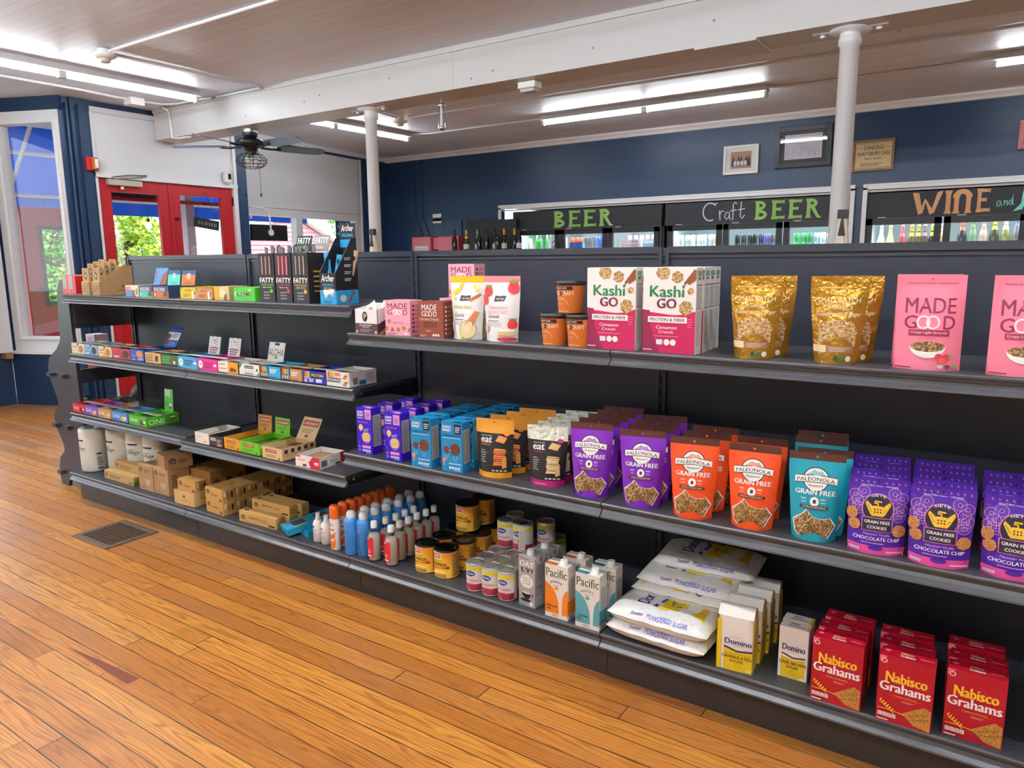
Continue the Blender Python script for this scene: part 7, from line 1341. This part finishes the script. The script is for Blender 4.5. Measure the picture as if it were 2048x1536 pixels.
def gran():
    w, d, h = .108, .072, .178; b = MB(); pm = M('e8e2da', .5)
    def sd(u, v): 
        a = 2*PI*u; c, s = math.cos(a), math.sin(a); k = (abs(c)**8+abs(s)**8)**(-1/8); bu = 1+.03*math.sin(PI*v)
        return (w/2*c*k*bu, d/2*s*k*bu, h*v)
    b.grid(sd, 40, 10, pm); z = h
    b.add([(-w/2, -d/2, z), (w/2, -d/2, z), (w/2, d/2, z), (-w/2, d/2, z), (-w/2, -d*.12, z+.026), (w/2, -d*.12, z+.026), (w/2, d*.12, z+.026), (-w/2, d*.12, z+.026)], [(0, 1, 5, 4), (4, 5, 6, 7), (2, 3, 7, 6), (1, 2, 6, 5), (3, 0, 4, 7)], pm)
    b.add([(-w/2-.0005, -d/2, z), (-w/2-.0005, d/2, z), (-w/2-.0005, d*.12, z+.026), (-w/2-.0005, -d*.12, z+.026)], [(3, 2, 1, 0)], M('e4c020', .5)); b.add([(w/2+.0005, -d/2, z), (w/2+.0005, d/2, z), (w/2+.0005, d*.12, z+.026), (w/2+.0005, -d*.12, z+.026)], [(0, 1, 2, 3)], M('e4c020', .5))
    f = FC(b, lambda u, v: (-w/2+u, -d/2*(1+.03*math.sin(PI*v/h))-.0006, v), w, h, .02); a_gran(f, w, h); f = FC(b, lambda u, v: (w/2*(1+.03*math.sin(PI*v/h))+.0006, -d/2+u, v), d, h, .02); a_granr(f, d, h)
    f = FC(b, lambda u, v: (-w/2*(1+.03*math.sin(PI*v/h))-.0006, d/2-u, v), d, h, .02); f.rect(0, 0, d, h, M('e4c020', .5))
    return b.build('sugar_packet')
row('gran', gran, (4.059, -.474), .108, .072, 5, ZD, 4, .078, 'white and yellow paper packet of granulated sugar', 'the packet row', 'sugar packet', 'granulated sugar packets', .004)
def a_brn(f, w, h): ye = M('e8c41c'); bl = M('242a6a'); f.rect(w*.1, .002, w*.92, h*.44, ye); f.poly([(w*.1, h*.43), (w*.52, h*.37), (w*.92, h*.42), (w*.92, h*.46), (w*.52, h*.42), (w*.1, h*.5)], Wt); f.line([(w*.1, h*.48), (w*.5, h*.41), (w*.92, h*.45)], .005, M('4a3030')); f.text('Domino', w*.13, h*.55, w*.9, h*.67, bl, .04); f.text('since 1901', w*.38, h*.515, w*.68, h*.535, M('8a8680')); f.text('PREMIUM PURE CANE', w*.16, h*.36, w*.86, h*.38, M('7a5a10'), .02); f.text('DARK BROWN', w*.06, h*.275, w*.95, h*.34, M('3a2c1c'), .03); f.text('SUGAR', w*.3, h*.2, w*.7, h*.255, M('3a2c1c'), .03); f.ring(w*.5, h*.12, .007, .007, .001, M('a8841c')); f.rect(w*.76, h*.02, w*.92, h*.05, Wt)
BR = lambda: carton('sugar_box', .085, .046, .165, 'e8e2da', a_brn, lambda f, d, h: f.rect(0, h*.93, d, h, M('e4c020')), lambda f, w, d: (f.text('Domino', w*.3, d*.55, w*.62, d*.8, M('242a6a'), .03), f.text('DARK BROWN SUGAR', w*.25, d*.25, w*.85, d*.4, M('3a2c1c'), .03), f.rect(w*.9, 0, w, d, M('d8b868'))), rough=.45)
row('brn', BR, (4.232, -.418), .085, .046, 0, ZD, 2, .05, 'white and yellow box of brown sugar', 'the pair', 'sugar box', 'brown sugar boxes', .001)
def a_nab(f, w, h):
    yl = M('f4c030'); f.text('Nabisco', w*.14, h*.62, w*.88, h*.77, yl, .05); f.text('Grahams', w*.04, h*.475, w*.95, h*.65 if 0 else h*.615, M('f4ecea'), .05); f.text('- ORIGINAL -', w*.24, h*.405, w*.80, h*.435, M('e8a030'), .03); f.lines(w*.45, h*.35, w*.7, h*.385, 2, M('e8b0a0'), .35)
    f.poly([(w*.0, h*.89), (w*.15, h*.99), (w*.0, h*.99)], M('e06a70')); f.ell(w*.09, h*.92, w*.055, w*.05, Wt); f.ell(w*.09, h*.92, w*.04, w*.036, M('c81c2c'))
    f.poly([(w*.47, h*.185), (w*.86, h*.37), (w*.985, h*.33), (w*.985, h*.015), (w*.70, h*.05), (w*.60, h*.11)], CRACKER)
    for i in range(14): f.ell(w*(.62+.05*(i % 7)), h*(.12+.07*(i//7)+.012*(i % 7)), .0025, .002, M('7a4c1c'), 6)
    for i in range(6): f.poly([(w*(.05+.045*i), h*(.30-.022*i)), (w*(.08+.045*i), h*(.30-.022*i)), (w*(.105+.045*i), h*(.345-.022*i)), (w*(.07+.045*i), h*(.335-.022*i))], yl); f.poly([(w*(.06+.045*i), h*(.29-.022*i)), (w*(.10+.045*i), h*(.26-.022*i)), (w*(.12+.045*i), h*(.275-.022*i)), (w*(.09+.045*i), h*(.295-.022*i))], M('e09a28'))
    f.line([(w*.03, h*.2), (w*.3, h*.2), (w*.52, h*.175)], .002, yl)
    for i in range(4): f.rect(w*(.04+.085*i), h*.085, w*(.115+.085*i), h*.145, M('e8dcdc')); f.lines(w*(.05+.085*i), h*.095, w*(.105+.085*i), h*.14, 2, M('8a6a6a'), .4)
    f.lines(w*.03, h*.03, w*.3, h*.05, 1, Wt, .8)
def t_nab(f, w, d): f.text('Nabisco', w*.37, d*.5, w*.6, d*.75, M('e0b070'), .03); f.text('Grahams', w*.36, d*.2, w*.63, d*.45, M('e8d0cc'), .03); f.rect(w*.72, d*.4, w*.95, d*.5, M('d86a70')); f.ell(w*.12, d*.6, .007, .006, M('d86a78'))
NB = lambda: carton('graham_cracker_box', .134, .052, .194, 'ac1028', a_nab, lambda f, d, h: f.lines(d*.2, h*.1, d*.8, h*.6, 12, M('8a1020'), .4), t_nab, rough=.3)
row('nab', NB, (4.342, -.488), .134, .052, 0, ZD, 3, .075, 'red graham cracker box', 'the left cracker column', 'cracker box', 'red graham cracker boxes', .002)
row('nab', NB, (4.516, -.490), .134, .052, 0, ZD, 3, .070, 'red graham cracker box', 'the middle cracker column', 'cracker box', 'red graham cracker boxes', -.010)
row('nab', NB, (4.676, -.466), .134, .052, 0, ZD, 2, .066, 'red graham cracker box', 'the right cracker column', 'cracker box', 'red graham cracker boxes', -.002)
put('nab', NB, (4.668, -.318), .134, .052, 0, ZD, 'red graham cracker box standing apart at the back of the right column', 'cracker box', 'red graham cracker boxes')
# ---- things on the wooden end rack
b = MB(); b.box(-.365, -.24, -.14, -.04, .757, .895, M('c01c2c', .45)); tag(b.build('snack_box'), 'red box standing on the end rack shelf', 'box')
b = MB(); b.box(-.36, -.25, -.135, -.045, .8952, .995, M('d8c8d8', .45)); f = FC(b, lambda u, v: (-.36+u, -.135, .8952+v), .11, .1); f.lines(.02, .05, .09, .09, 3, M('a86a98'), .5); f.rect(.04, .01, .1, .03, M('e0c878')); tag(b.build('snack_box'), 'white and lilac box on top of the red box on the end rack', 'box')
CAMO = speckle('camo_print', ['4a4a3a', '6a6850', '3a3c30', '8a8468'], 30, .6, .05)
for i, (x, y, z, sx, sy, sz, l) in enumerate(((-.24, -.22, .424, .12, .07, .16, 'small camouflage patterned bag on the end rack by its side panel'), (-.25, -.03, .424, .14, .12, .13, 'camouflage patterned bag crumpled on the lower shelf of the end rack'), (-.24, .17, .424, .13, .08, .18, 'camouflage patterned bag at the far end of the lower rack shelf'))):
    b = MB(); rnd = random.Random(i); ph = [rnd.uniform(0, 6) for _ in range(4)]
    def bag(u, v, x=x, y=y, z=z, sx=sx, sy=sy, sz=sz, ph=ph):
        a = 2*PI*u; e = math.sin(PI*(.12+.80*v))**.6; k = 1+.16*math.sin(3*a+ph[0]+4*v)+.1*math.sin(7*a+ph[1]-5*v); return (x+sx*e*k*math.cos(a), y+sy*e*k*math.sin(a), z+sz*v*(1+.1*math.sin(2*a+ph[2])))
    b.grid(bag, 36, 12, CAMO); b.add([bag(k/36, 0) for k in range(36)], [tuple(range(35, -1, -1))], CAMO); b.add([bag(k/36, 1) for k in range(36)], [tuple(range(36))], CAMO); tag(b.build('cloth_bag'), l, 'bag', 'camouflage bags')
